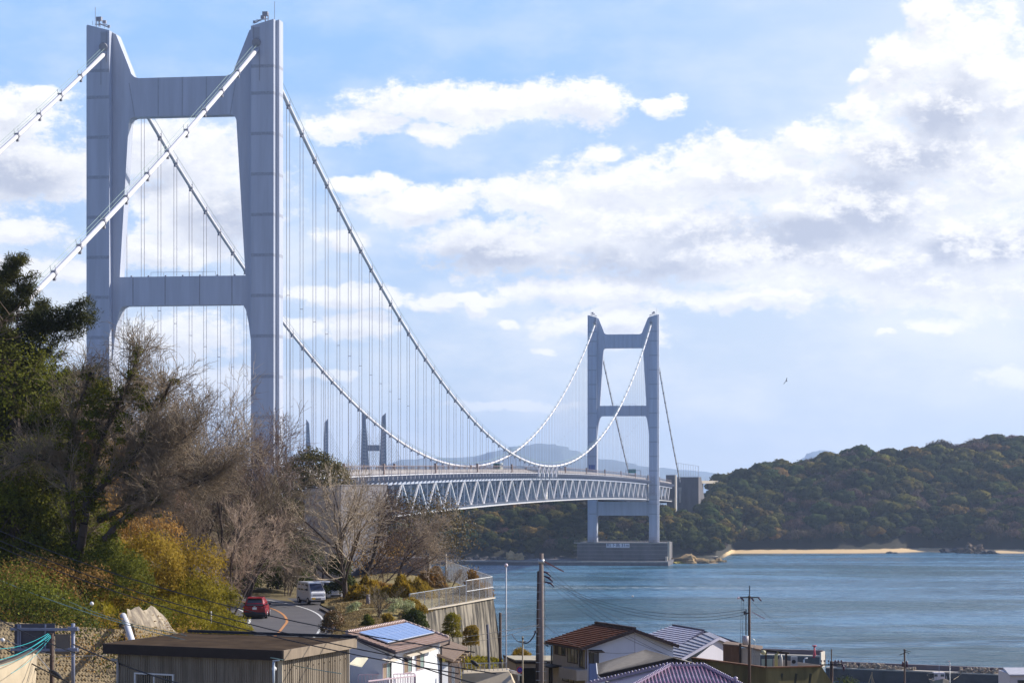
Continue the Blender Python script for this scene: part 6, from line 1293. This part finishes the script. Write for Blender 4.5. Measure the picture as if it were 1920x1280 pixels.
car_body([(-1.52,.70,.68,1.04,1.14),(-1.02,.70,.60,1.04,1.80),(-.6,.72,.62,1.04,1.88),(1.5,.72,.62,1.04,1.88),(1.66,.71,.62,1.04,1.82)],VW,VN,'cabin',.04)
q=MB(); q.prism([(-.64,-1.52,1.18),(.64,-1.52,1.18),(.56,-1.09,1.76),(-.56,-1.09,1.76)],(0,-.025,.01)); lp(q,'windscreen',mat('glass_bluish',(.03,.04,.08),.08,spec=.8),VN)
for s in (-1,1):
    for (y0,y1) in ((-1.0,-.25),(-.15,.65),(.75,1.5)): q=MB(); q.prism([(s*.725,y0-.0,1.17),(s*.725,y1,1.17),(s*.655,y1,1.7),(s*.655,y0+.1,1.7)],(s*.012,0,0)); lp(q,'side_window',GLASS,VN)
    lp(MB().box((s*.55,-1.70,.80),(.26,.05,.17)),'headlight',mat('lamp_glass',(.55,.58,.62),.15,spec=.8),VN,.02); lp(MB().box((s*.84,-1.2,1.25),(.14,.08,.2)),'mirror',BLK,VN,.02)
    for y in (-1.15,1.1): wheel(VN,s*.66,y,.28,s)
lp(MB().bb((-.42,-1.735,.74),(.42,-1.70,.86)),'grille',mat('grille_lilac',(.3,.3,.36),.4),VN); lp(MB().bb((-.7,-1.76,.34),(.7,-1.66,.62)),'bumper',VW,VN,.04); lp(MB().bb((-.35,-1.775,.40),(.25,-1.76,.5)),'lower_grille',BLK,VN); lp(MB().bb((-.60,-1.79,.40),(-.28,-1.765,.56)),'number_plate',PLY,VN)
lp(MB().bar((-.45,-1.53,1.2),(-.1,-1.4,1.36),.02),'wiper',BLK,VN); lp(MB().bb((-.66,-1.6,.18),(.66,1.6,.32)),'underbody',BLK,VN)
V2=thing('white_car',(X(613,211),211,RZ+.13),'second white vehicle half hidden behind the parked van','car',rz=.55)
car_body([(-1.7,.70,.64,.3,.78),(-1.6,.78,.74,.24,.86),(-.8,.80,.76,.24,.98),(1.7,.80,.76,.24,.98),(1.8,.76,.72,.3,.9)],VW,V2); car_body([(-.95,.74,.66,.94,1.0),(-.35,.74,.60,.94,1.62),(1.3,.74,.60,.94,1.66),(1.75,.73,.66,.94,1.05)],VW,V2,'cabin',.04)
q=MB(); q.prism([(-.64,-.93,1.02),(.64,-.93,1.02),(.54,-.42,1.55),(-.54,-.42,1.55)],(0,-.02,.01)); lp(q,'windscreen',mat('glass_bluish',(.03,.04,.08)),V2)
for s in (-1,1):
    for y in (-1.15,1.1): wheel(V2,s*.72,y,.29,s)
    lp(MB().box((s*.56,-1.64,.66),(.3,.1,.14)),'headlight',mat('lamp_glass',(.55,.58,.62)),V2,.02)
lp(MB().bb((-.5,-1.76,.36),(.5,-1.69,.5)),'grille',BLK,V2)
# ------------------------------------------------------------------ poles, signs, wires
def pole(px,ytop,D,zb_,r0,r1,label,m=POLEC,name='utility_pole',pxb=None,cat_='utility pole'):
    top=at(px,ytop,D); base=Vector((X(pxb if pxb else px,D),D,zb_)); t=thing(name,base,label,cat_); MB().tube([base,base.lerp(top,.5),top],[r0,(r0+r1)/2,r1],10).build('pole_shaft',m,t); return t,top,base
t,tp,_=pole(1015,1037,118,39,.15,.115,'thick concrete utility pole rising tallest in front of the sea')
MB().tube([tp-Vector((0,0,.5)),tp-Vector((0,0,.3))],.165,10).build('pole_band',GALV,t); MB().bar(tp+Vector((.05,-.1,-.35)),tp+Vector((1.15,.6,-.95)),.05).build('guy_bar',mat('dark_red_bar',(.1,.02,.02),.6),t)
q=MB()
for k in range(14): q.bar(tp+Vector((-.28,-.1,-1.5-.45*k)),tp+Vector((.28,-.1,-1.5-.45*k)),.02)
q.build('step_bolts',GALV,t); MB().bar(tp+Vector((.17,-.1,-1.2)),(tp.x+.2,tp.y-.1,39),.03).build('conduit',mat('tan_conduit',(.35,.28,.18),.7),t)
t,tp,_=pole(1010,1070,180,34,.15,.12,'dark wooden-brown utility pole just left of the thick concrete pole',BROWNW,pxb=1006)
for k,(dx,dz) in enumerate(((.6,-.15),(.75,-.55),(.85,-.95))):
    MB().tube([tp+Vector((.15+.2*(k%2),-.1,dz+.2)),tp+Vector((dx+.1,-.1,dz)),tp+Vector((dx+.35,-.1,dz-.28))],[.05,.10,.04],6).build('insulator',mat('insulator_plum',(.06,.02,.05),.4),t)
MB().bar(tp+Vector((0,-.1,.05)),tp+Vector((.8,-.1,-.1)),.05).bar(tp+Vector((.35,-.1,.05)),tp+Vector((.38,-.1,-1.1)),.04).build('crossarm',FASC,t); MB().box(tp+Vector((-.25,-.1,-4.7)),(.28,.2,.15)).box(tp+Vector((-.15,-.1,-9.1)),(.4,.2,.2)).build('bracket',GALV,t)
pole(938,1148,190,33,.12,.11,'short plain dark pole left of the thin white lamp mast',BROWNW)
pole(914,1170,192,34,.12,.11,'leaning grey pole in front of the retaining wall corner',mat('grey_pole',(.12,.12,.15),.8),pxb=920); 
t,tp,_=pole(949,1061,185,33,.06,.045,'thin white mast with round lamp between retaining wall and poles',mat('mast_white',(.6,.58,.58),.5),'lamp_mast',cat_='lamp mast'); MB().ball(tp+Vector((0,0,.08)),.15,8,6).build('lamp_globe',mat('globe_pink',(.8,.65,.65),.4),t)
t,tp,_=pole(980,1192,150,37,.055,.05,'thin tan pole carrying the round no-parking sign',mat('tan_conduit',(.35,.28,.18)),'sign_pole',cat_='pole'); MB().bar(tp+Vector((0,0,-.2)),tp+Vector((0,-.0,-.1)),.12).bar(tp+Vector((-.3,0,-.35)),tp+Vector((.25,0,-.35)),.05).build('pole_cap',BROWNW,t)
t,tp,_=pole(1405,1116,165,36,.13,.09,'tall brown utility pole with crossarm and transformer beside the shed',BROWNW)
MB().bar(tp,tp+Vector((0.02,0,.72)),.06).build('pin_mast',FASC,t); MB().bar(tp+Vector((-.7,-.1,-.12)),tp+Vector((.6,-.1,-.12)),.07).build('crossarm',FASC,t)
for dx in (-.62,.1,.62): MB().tube([tp+Vector((dx,-.1,-.1)),tp+Vector((dx+.22*(1 if dx>-.5 else 1),-.1,-.38))],[.07,.05],6).build('insulator',mat('insulator_plum',(.06,.02,.05)),t)
MB().ball(tp+Vector((-.78,-.1,-.16)),.09,6,5,(1.4,1,1)).build('insulator',mat('globe_pink',(.8,.65,.65)),t)
MB().tube([tp+Vector((-.28,-.12,-2.85)),tp+Vector((-.28,-.12,-3.5))],.22,14).build('transformer',mat('transformer_pink',(.42,.38,.39),.5),t); MB().tube([tp+Vector((-.25,-.1,-1.0)),tp+Vector((-.25,-.1,-2.8))],.04,6).box(tp+Vector((-.2,-.1,-1.25)),(.3,.15,.1)).ball(tp+Vector((-.36,-.1,-1.2)),.1,6,5,(.6,.6,1.6)).build('bushing',DKP,t)
MB().tube([tp+Vector((.12,-.1,-3.0)),tp+Vector((.38,-.1,-3.15)),tp+Vector((.42,-.1,-3.6)),tp+Vector((.15,-.1,-3.8))],.025,5).build('cable_loop',GALV,t); MB().bar(tp+Vector((.15,-.1,-1.15)),tp+Vector((1.1,-.1,-1.65)),.06).build('guy_guard',mat('rail_pinkwhite',(.55,.42,.46)),t)
t,tp,_=pole(1559,1216,190,32,.05,.05,'dark pole top with wide insulator crossarm at the end of the mossy wall',BROWNW); MB().tube([tp-Vector((0,0,1.0)),tp-Vector((0,0,5))],.14,8).build('pole_sleeve',BROWNW,t); MB().bar(tp+Vector((-.95,-.1,-1.3)),tp+Vector((.85,-.1,-1.25)),.1).build('crossarm',DKP,t)
for dx in (-.85,-.6,-.25,.3,.55,.8): MB().bar(tp+Vector((dx,-.1,-1.3)),tp+Vector((dx,-.1,-1.0)),.04).ball(tp+Vector((dx,-.1,-.96)),.08,6,5).build('insulator',mat('insulator_plum',(.06,.02,.05)),t)
for s,c_ in ((-.95,-.4),(.85,.25)): MB().tube([tp+Vector((s,-.1,-1.2)),tp+Vector((s+c_*.6,-.1,-1.5)),tp+Vector((s+c_*.5,-.1,-1.75))],[.06,.11,.05],6).build('strain_insulator',mat('insulator_plum',(.06,.02,.05)),t)
t,tp,_=pole(1696,1216,300,14,.16,.12,'distant utility pole with twin arms standing before the harbour wall',BROWNW); MB().bar(tp+Vector((-.2,-.1,-.1)),tp+Vector((.8,-.1,-.35)),.08).bar(tp+Vector((0,-.1,-.35)),tp+Vector((.6,-.1,-.55)),.08).bar(tp+Vector((-.7,-.1,-.75)),tp+Vector((0,-.1,-.5)),.09).build('crossarm',DKP,t); MB().tube([tp+Vector((-.22,-.1,-1.6)),tp+Vector((-.22,-.1,-2.2))],.14,8).tube([tp+Vector((.28,-.1,-1.55)),tp+Vector((.28,-.1,-2.3))],.14,8).build('transformer',mat('insulator_plum',(.06,.02,.05)),t)
t,tp,_=pole(1781,1241,300,14,.05,.04,'thin grey lamp pole near the fishing boat',GALV,'lamp_pole',cat_='lamp post'); MB().box(tp+Vector((-.08,0,.15)),(.25,.15,.12)).box(tp-Vector((0,0,.35)),(.15,.1,.15)).build('lamp_head',mat('globe_pink',(.8,.65,.65)),t)
pole(395,1145,150,40,.09,.08,'short grey post on the verge left of the road',mat('grey_post',(.3,.29,.27),.7),'roadside_post',cat_='post')
pole(836,1037,243,41,.12,.10,'tan concrete pole rising above the chain-link fence',mat('tan_pole',(.34,.3,.25),.8)); pole(827,1066,238,41,.1,.09,'dark pole left of the tan pole above the chain-link fence',mat('grey_pole',(.12,.12,.15)))
pole(97,1186,118,40,.11,.1,'dark wooden pole in the bundle of turquoise wires',BROWNW)
t,tp,_=pole(102,1192,117,40,.02,.02,'thin tan conduit pipe beside the wooden pole',mat('tan_conduit',(.35,.28,.18)),'conduit_pipe',cat_='pipe')
# overhead sign from behind
SG=thing('sign_gantry',at(137,1300,120),'blue-grey sign post carrying a large road sign seen from behind','sign gantry')
a_=at(137,1168,120); MB().tube([a_,a_-Vector((0,0,4.2))],.10,12,smooth=True).build('post',mat('bluegrey_steel',(.22,.24,.32),.5),SG)
BGS=mat('bluegrey_steel',(.22,.24,.32)); 
for yy in (1178.5,1217): MB().bar(at(20,yy,120),at(148,yy+1,120),.13).build('gantry_arm',BGS,SG)
MB().box(at(137,1178,119.9),(.5,.25,.18)).box(at(137,1217,119.9),(.5,.25,.18)).build('clamp',BGS,SG)
bs_=mat('sign_rear',(.085,.08,.095),.6,.1,1.); MB().prism([at(27,1169,120.3),at(103,1168,120.3),at(103,1224,120.3),at(27,1225,120.3)],(0,.06,0)).build('sign_panel',bs_,SG); MB().prism([at(104,1188,120.3),at(132,1188,120.3),at(132,1226,120.3),at(104,1226,120.3)],(0,.06,0)).build('sign_panel',mat('sign_rear_tan',(.20,.165,.13),.7),SG)
for px in (34,38,85): MB().bar(at(px,1170,120.2),at(px,1222,120.2),.07).build('stiffener',BGS,SG)
CM=thing('security_camera',at(72,1253,116),'small grey camera on a bracket below the sign gantry','camera'); MB().tube([at(68,1254,116),at(78,1251,116)],.075,8).build('camera_body',mat('camera_grey',(.25,.25,.22),.6),CM); MB().tube([at(66.6,1254.5,116),at(68,1254,116)],.085,8).build('lens_hood',DARK,CM)
GB=thing('joint_closure',at(105,1266,115.5),'black cable joint closure hanging on the thick wire','cable box'); MB().tube(sag(at(92,1256,115.5),at(116,1271,115.3),0,4),[.05,.14,.16,.14,.05],8).build('closure_body',DARK,GB)
# wires: (points px,py,D ...), sag, radius, material, label
def wire(a,b,s,r,m,label,name='overhead_wire'):
    A,B=at(*a),at(*b); o=MB().tube(sag(A,B,s,14),r,5,smooth=True).build(name,m,fix=False); return tag(o,label,'wire')
for (a,b,s,r,m,lab) in [
 ((-30,982,135),(890,1222,96),.9,.026,WIRE,'topmost of the three black wires crossing over the workshop roof'),
 ((-30,1000,135),(930,1262,96),.9,.026,WIRE,'middle of the three black wires crossing over the workshop roof'),
 ((-30,1012,133),(860,1262,92),.8,.026,WIRE,'lowest of the three black wires crossing over the workshop roof'),
 ((-20,1150,122),(150,1226,112),.15,.03,WIRE,'thick black cable running down to the sign gantry post'),
 ((137,1207,111),(420,1302,96),.2,.035,WIRE,'thick black cable in front of the workshop wall'),
 ((-20,1198,118),(175,1300,110),.1,.035,WIRE,'black cable carrying the joint closure'),
 ((-30,1074,130),(530,1236,101),.5,.022,WIREG,'pale green wire slanting from the left edge to the workshop corner'),
 ((90,1108,128),(330,1186,112),.3,.018,WIREG,'pale green wire with a white ball on the left slope'),
 ((340,1188,112),(640,1262,100),.2,.018,WIREG,'pale green wire over the workshop roof'),
 ((-20,1215,108),(90,1187,117),.25,.014,WIRET,'highest of the turquoise wires fanning from the wooden pole'),
 ((-20,1238,108),(92,1188,117),.3,.016,WIRET,'second turquoise wire fanning from the wooden pole'),
 ((-20,1240,107),(94,1190,117),.22,.016,WIRET,'third turquoise wire fanning from the wooden pole'),
 ((-20,1252,106),(95,1192,117),.3,.013,WIRET,'fourth turquoise wire fanning from the wooden pole'),
 ((20,1262,108),(96,1193,117),.2,.012,WIRET,'lowest of the turquoise wires fanning from the wooden pole'),
 ((-10,1192,119),(95,1226,116),.05,.014,GALV,'thin grey wire crossing behind the turquoise wires'),
 ((56,1213,117),(96,1258,116),0,.025,GALV,'straight grey stay rod beside the wooden pole'),
 ((20,1230,119),(200,1227,118),.05,.012,FM,'thin pale wire level with the gantry lower arm'),
 ((1024,1072,178),(1262,1222,166),.5,.014,WIRE,'upper wire from the insulators down to the brown-roofed house'),
 ((1027,1084,178),(1254,1228,168),.5,.014,WIRE,'middle wire from the insulators down to the brown-roofed house'),
 ((1027,1094,178),(1244,1224,170),.6,.014,WIRE,'lower wire from the insulators down to the brown-roofed house'),
 ((1020,1058,150),(1200,1175,172),.5,.012,WIRE,'wire from the red guy bar passing above the brown roof'),
 ((1040,1092,178),(1400,1141,166),1.2,.014,WIRE,'top wire of the three running right to the transformer pole'),
 ((1050,1100,178),(1400,1146,166),1.2,.014,WIRE,'middle wire of the three running right to the transformer pole'),
 ((1060,1108,178),(1400,1151,166),1.2,.014,WIRE,'bottom wire of the three running right to the transformer pole'),
 ((1012,1170,150),(700,1205,200),.3,.018,FM,'pale wire running left from the dark pole past the retaining wall'),
 ((1008,1172,150),(815,1200,190),.5,.014,FM,'second pale wire sagging left from the dark pole'),
 ((1006,1180,150),(980,1203,150),.35,.045,DKP,'thick sagging cable between the dark pole and the sign pole'),
 ((960,1188,170),(980,1203,150),.2,.03,DKP,'short cable coming to the sign pole from the left'),
 ((1100,1100,200),(1240,1150,220),.1,.008,WIRE,'single thin wire with a white ball over the sea'),
 ((1015,1165,160),(1120,1225,172),.3,.012,WIRE,'thin wire descending to the brown house gable window'),
 ((1410,1128,165),(1540,1215,185),.4,.010,WIRE,'thin wire descending right from the transformer pole'),
 ((1390,1122,165),(1388,1208,172),.1,.012,WIRE,'drop wire hanging from the left end of the crossarm'),
 ((1394,1122,165),(1391,1208,172),.1,.012,WIRE,'second drop wire hanging beside the crossarm end'),
 ((1563,1228,190),(1690,1228,300),.4,.012,WIRE,'thin wire from the wall-end pole to the distant harbour pole'),
 ((1120,1221,172),(1215,1219,167),.15,.012,WIRE,'thin wire strung along the shaded white gable'),
 ((660,1195,118),(980,1300,96),.3,.03,WIRE,'black cable passing in front of the white house'),
 ((940,1152,190),(960,1148,188),.0,.015,GALV,'tiny bracket wire by the short plain dark pole'),
]: wire(a,b,s,r,m,lab)
for (px,py,D,lab) in ((172,1131,121,'white marker ball on the pale green wire'),(5,1199,118,'white marker ball at the left edge'),(1186,1117,211,'tiny white marker ball on the thin wire over the sea'),(514,1253,101,'white insulator ball by the workshop corner')):
    tag(MB().ball(at(px,py,D),.09 if D>150 else .11,8,6).build('marker_ball',mat('ball_white',(.75,.73,.7),.4)),lab,'marker ball')
t=thing('grey_post_light',at(513,1280,99),'pale blue-grey post against the workshop wall','post'); MB().tube([at(513,1240,99),at(513,1300,99)],.05,8).bar(at(511,1238,99),at(524,1237,99),.05).build('pole_shaft',mat('pale_blue_post',(.4,.45,.5),.5),t)
for (x0,y0,x1,y1,D) in ((882,1237,898,1248,115),(757,1232,766,1238,130)):
    o=MB().tube(sag(at(x0,y0,D),at(x1,y1,D),0,4),[.03,.09,.11,.09,.03],8).build('wire_clamp',DARK); tag(o,'black splice sleeve on the wire %s'%('above the concrete terrace' if x0>800 else 'in front of the white house corner'),'cable box')
# --- harbour: breakwaters, beacon, boats
TET=mat('tetrapod_stone',(.34,.27,.2),.9,.25,1.)
def bwater(px0,D0,px1,D1,zt,label,far=False):
    a_=Vector((X(px0,D0),D0,0));b_=Vector((X(px1,D1),D1,0)); u=(b_-a_).normalized(); n=Vector((-u.y,u.x,0)); n=n if n.y>0 else -n
    t=thing('breakwater',(a_+b_)/2,label,'breakwater')
    MB().prism([a_+Vector((0,0,zt-1.55)),b_+Vector((0,0,zt-1.55)),b_+Vector((0,0,-2)),a_+Vector((0,0,-2))],n*8).build('quay_body',mat('shaded_quay',(.045,.045,.05),.8,.4,.2),t)  # inner face near black, its shade put into the colour; deck stays pale
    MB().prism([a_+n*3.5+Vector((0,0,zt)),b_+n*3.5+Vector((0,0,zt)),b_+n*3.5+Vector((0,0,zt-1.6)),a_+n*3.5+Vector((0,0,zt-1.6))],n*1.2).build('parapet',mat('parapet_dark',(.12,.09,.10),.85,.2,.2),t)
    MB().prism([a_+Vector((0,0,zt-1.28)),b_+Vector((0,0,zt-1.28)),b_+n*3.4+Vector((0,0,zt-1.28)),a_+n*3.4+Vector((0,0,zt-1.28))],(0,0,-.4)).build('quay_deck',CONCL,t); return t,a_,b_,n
t,a_,b_,n=bwater(1225,672,1537,655,4.6,'near end of the grey breakwater carrying the red beacon'); MB().prism([b_+Vector((0,0,4.3)),b_+n*5+Vector((0,0,4.3)),b_+n*5+Vector((0,0,-1)),b_+Vector((0,0,-1))],(.4,0,0)).build('sunlit_end',CONCL,t)  # end slab paler than the quay, sunlight put into its colour
b=thing('harbour_beacon',at(1527,1231,656),'red harbour beacon at the end of the breakwater','beacon'); p=at(1527,1232,656); RB=mat('beacon_red',(.5,.02,.05),.5)
MB().tube([p,p+Vector((0,0,1.3)),p+Vector((0,0,3.2))],[.7,.3,.22],10).build('beacon_column',RB,b); MB().tube([p+Vector((0,0,3.1)),p+Vector((0,0,3.5))],.6,10).build('beacon_lantern',RB,b)
dv=thing('davit',at(1508,1247,640),'white curved davit on the breakwater','davit'); MB().tube([at(1507,1247,652),at(1507.5,1236,652),at(1509,1233.5,652),at(1514,1233,652)],.22,6).build('davit_arm',mat('mast_white',(.6,.58,.58)),dv)
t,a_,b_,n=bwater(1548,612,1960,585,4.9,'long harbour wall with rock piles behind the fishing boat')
for k,(p0,p1,h_) in enumerate(((1571,1580,1.),(1582,1606,1.),(1608,1640,1.3),(1640,1661,1.25),(1663,1692,.9),(1700,1716,.6),(1800,1822,1.15),(1823,1838,1.15),(1838,1852,1.1),(1852,1872,1.25),(1884,1897,.9))):
    rk=thing('rock_pile',at((p0+p1)/2,1262,596),'tan pile of wave blocks, %s'%(('leftmost, beside the crossarm pole','second from the left','large and third from the left','touching the left side of the third pile','low, just left of the distant utility pole','smallest, right of the distant utility pole','first right of the fishing boat','second right of the fishing boat','third right of the fishing boat','largest right of the fishing boat','last, beside the white building')[k]),'rock pile','wave block piles on the harbour wall')
    q=MB(); r=random.Random(k); D_=np.interp((p0+p1)/2,[1548,1960],[612,585])+1.2
    for i in range(int((p1-p0)*1.1)+4):
        x=X(r.uniform(p0,p1),D_); z=3.5+r.random()**1.5*h_; c=Vector((x,D_+r.uniform(-.8,1.2),z)); 
        for _ in range(3): dd=Vector((r.gauss(0,1),r.gauss(0,1),r.gauss(0,1))).normalized()*.42; q.bar(c-dd,c+dd,.3)
    q.build('blocks',TET,rk)['kind']='stuff'
FB=thing('fishing_boat',Vector((X(1765,589),589,0)),'fishing boat moored bow-on under the harbour wall','boat'); p=Vector((X(1765,589),589,0))
q=MB(); q.prism([p+Vector((-2.2,0,2.0)),p+Vector((2.2,0,2.0)),p+Vector((1.2,0,0.2)),p+Vector((-1.2,0,0.2))],(0,6,0)); q.add([p+Vector((-2.2,0,2.)),p+Vector((2.2,0,2.)),p+Vector((0,-2.6,2.8)),p+Vector((0,-1.2,0)),p+Vector((-1.2,0,.2)),p+Vector((1.2,0,.2))],[(0,2,1),(0,4,3,2),(1,2,3,5)]); q.build('hull',mat('hull_tan',(.34,.27,.2),.6),FB)
MB().bb((p.x-1.4,591.5,2.0),(p.x+1.4,594,3.9)).build('wheelhouse',mat('wheelhouse_white',(.6,.55,.56),.5),FB); MB().bb((p.x-1.3,591.4,2.9),(p.x-.5,591.5,3.5)).bb((p.x+.3,591.4,2.9),(p.x+1.2,591.5,3.5)).build('wheelhouse_window',GLASS,FB)
MB().bar(p+Vector((0,3,3.9)),p+Vector((0,3,6)),.12).bar(p+Vector((-1.3,0,2)),p+Vector((-1.3,0,3.2)),.1).bar(p+Vector((1.3,0,2)),p+Vector((1.3,0,3.2)),.1).build('mast',STEELD,FB); MB().box(p+Vector((-2.1,3,3.2)),(1.2,2,1.1)).build('net_drum',DARK,FB)
for (x0,x1) in ((1738,1752),(1802,1788)): tag(MB().bar(at(x0,1264,596),at(x1,1273,590),.07).build('mooring_rope',mat('rope_pale',(.5,.42,.3),.8)),'mooring rope of the fishing boat, on its %s side'%('left' if x0<1760 else 'right'),'rope')
for k,(px,lab) in enumerate(((1634,'tan tripod mast of a boat in front of the harbour wall'),(1884,'pale A-frame mast left of the white building'))):
    t=thing('boat_mast',at(px,1290,420),lab,'mast'); D=420; q=MB(); h0=(1263,1272)[k]
    q.bar(at(px,h0,D),at(px-9 if k==0 else px-3,1292,D),.12).bar(at(px,h0,D),at(px+9 if k==0 else px+4,1292,D),.12).bar(at(px+1,h0-4,D),at(px+1,1292,D),.14); q.build('mast_legs',mat('tan_mast',(.36,.25,.14),.7) if k==0 else GALV,t)
WB=thing('white_building',at(1930,1290,330),'flat-roofed white building at the bottom right corner','building'); w0=at(1894,1263.5,330); MB().bb((w0.x,330,14),(w0.x+9,338,w0.z)).build('wall',mat('white_boards',(.62,.58,.6),.7,.04,1.),WB)
MB().slab([Vector((w0.x-.2,329.7,w0.z+.02)),Vector((w0.x+9,329.7,w0.z+.02)),Vector((w0.x+9,338,w0.z+.35)),Vector((w0.x+.7,338,w0.z+.35))],.2).build('roof',mat('roof_bluish_white',(.45,.44,.48),.5),WB); MB().bb((X(1908,330),329.9,13),(X(1925,330),330,Z(1274,330))).build('window',GLASS,WB)
BS=thing('beach_shed',at(1630,1027,1690),'tiny weathered shed among the trees above the far beach','shed'); p=at(1628,1028,1686)
MB().bb((p.x-5.5,1686,2.2),(p.x+5.5,1692,6.5)).build('walls',mat('shed_grey',(.22,.23,.26),.8,.3,.5),BS); MB().prism([(p.x-6.5,1685,6.6),(p.x+6.5,1685,6.4),(p.x+6.5,1693,8),(p.x-6.5,1693,8.2)],(0,0,.3)).build('roof',mat('shed_roof',(.30,.27,.32),.6),BS); MB().bb((p.x-3.,1685.8,2.2),(p.x+.5,1685.95,5)).build('doorway',DARK,BS); MB().bb((p.x+1.,1685.8,2.6),(p.x+4.5,1685.95,4.6)).build('pale_board',WHITEP,BS)
# rocks
def rock(px,D,w,h,label,m,seed,z0=-.5):
    r=random.Random(seed); bm=bmesh.new(); bmesh.ops.create_icosphere(bm,subdivisions=4,radius=1)
    for v in bm.verts: n_=mnoise.noise(v.co*1.7+Vector((seed,0,0)))+.6*mnoise.noise(v.co*4+Vector((0,seed,0)))+.4*abs(mnoise.noise(v.co*9+Vector((0,0,seed)))); v.co*=1+.6*n_; v.co.x*=w/2; v.co.y*=w/2.6; v.co.z=max(-.3,v.co.z)*h
    me=bpy.data.meshes.new('shore_rock'); bm.to_mesh(me); bm.free(); me.materials.append(m); o=link('shore_rock',me,None,(X(px,D),D,z0)); tag(o,label,'rock')
RK1=mat('tan_rock',(.20,.13,.06),.95,.4,.3,col2=(.42,.29,.13),bump=1.,bscale=1.5); RK2=mat('dark_rock',(.05,.05,.05),.95,.4,.3,col2=(.11,.09,.08),bump=1.,bscale=1.5)
rock(1290,1462,26,4.6,'tan rocky knob on the point right of the quay',RK1,1); rock(1312,1460,20,2.4,'low tan rocks reaching into the water off the point',RK1,2); rock(1268,1456,18,1.6,'yellowish ledge at the waterline below the ladder tower',mat('lichen_rock',(.35,.28,.04),.9,.3,.3),3); rock(1348,1477,8,2.2,'last pale rock at the tip of the small jetty',RK1,4)
rock(966,1466,14,6,'pale cliff scar above the waterline on the far shore',mat('cliff_pale',(.30,.20,.09),.95,.4,.25,col2=(.62,.43,.2),bump=1.,bscale=1.),5); rock(958,1460,34,2.0,'pale ledge along the waterline under the cliff scar',RK1,6); rock(905,1462,16,2.,'small tan ledge left of the cliff scar',RK1,7); rock(995,1463,10,4,'grey boulder right of the cliff scar',RK2,8)
for i,(px,D,w,h,lab) in enumerate(((1790,1668,18,3.5,'dark rock spur between the two right-hand beaches'),(1822,1652,16,6,'brown rock mound behind the right-hand beach'),(1843,1640,9,2,'dark rocks on the right-hand beach, left one'),(1860,1638,8,2.2,'dark rocks on the right-hand beach, right one'),(1672,1652,7,1.4,'small dark rock at the right end of the long beach'))): rock(px,D,w,h,lab,RK2 if i!=1 else mat('brown_rock',(.12,.08,.05),.95,.3,.3,bump=1.,bscale=1.5),20+i)
for k in range(14): 
    px=860+17*k; rock(px,1470,14,2.5+(k%3)*.8,'dark boulder along the far waterline left of the pier, %s from the left'%('first second third fourth fifth sixth seventh eighth ninth tenth eleventh twelfth thirteenth fourteenth'.split()[k]),RK2,40+k); 
for o in [o for o in bpy.data.objects if o.name.startswith('shore_rock') and o.get('label','').startswith('dark boulder')]: o['group']='dark boulders along the far waterline'
JT=thing('jetty',at(1325,1046,1482),'small concrete jetty jutting from the rocky point','jetty'); MB().bb((X(1303,1478),1478,-1),(X(1346,1478),1486,3.4)).build('jetty_body',CONCD,JT); MB().bb((X(1303,1478)+.1,1477.8,3.2),(X(1346,1478)+.3,1486,3.5)).build('jetty_top',CONCL,JT)
# stone and stump details on the bank
sb=thing('white_marker_stone',at(812,1178,172),'white and black painted stone on the slope above the lean-to roof','stone'); p=Vector((X(813,175),175,0)); p.z=gz(p.x,p.y); MB().ball(p+Vector((0,0,.3)),.3,8,6,(1,.8,1.1)).build('stone',mat('stone_white',(.7,.7,.7),.7),sb); MB().ball(p+Vector((-.4,.1,.25)),.28,8,6).build('dark_stone',RK2,sb)
st=thing('stump',at(690,1112,207),'grey standing stump between the big bare tree and the flowers','stump'); p=Vector((X(690,195),195,42.8)); MB().tube([p,p+Vector((0,0,1.0))],[.2,.16],8).build('stump_wood',mat('grey_wood',(.25,.22,.22),.9),st)
# soaring kite
BD=thing('bird',at(1474,714,330),'dark bird of prey soaring alone over the water right of the far tower','bird'); p=at(1474,714,330); BM=mat('bird_dark',(.03,.02,.03),.8)
q=MB(); q.tube([p+Vector((-.02,.25,.05)),p+Vector((0,0,.0)),p+Vector((.02,-.25,-.02)),p+Vector((.02,-.35,-.04))],[.03,.09,.07,.03],8); q.build('body',BM,BD)
q=MB(); q.prism([p+Vector((0,.1,.02)),p+Vector((.03,-.12,.02)),p+Vector((.10,-.1,.35)),p+Vector((.14,0,.5)),p+Vector((.02,.08,.32))],(.02,.01,0)).build('wing',BM,BD)
q=MB(); q.prism([p+Vector((0,.1,-.02)),p+Vector((.0,-.12,-.02)),p+Vector((-.28,-.1,-.30)),p+Vector((-.42,0,-.5)),p+Vector((-.25,.08,-.22))],(.02,.01,0)).build('wing',BM,BD)
MB().prism([p+Vector((.0,.2,.0)),p+Vector((.05,.22,-.02)),p+Vector((.25,.3,.0)),p+Vector((.22,.3,-.07))],(0,.02,0)).build('tail',BM,BD)
# ------------------------------------------------------------------ haze
hz=MB().bb((-7900,-300,-30),(7900,17400,420)).build('haze',bpy.data.materials.new('haze_air')); tag(hz,kind='stuff')
hm=hz.data.materials[0]; hm.use_nodes=True; nt=hm.node_tree; nt.nodes.clear(); o=nt.nodes.new('ShaderNodeOutputMaterial'); v=nt.nodes.new('ShaderNodeVolumePrincipled')
v.inputs['Color'].default_value=(.62,.76,1,1); v.inputs['Density'].default_value=.000062; v.inputs['Anisotropy'].default_value=.3; nt.links.new(v.outputs[0],o.inputs['Volume'])
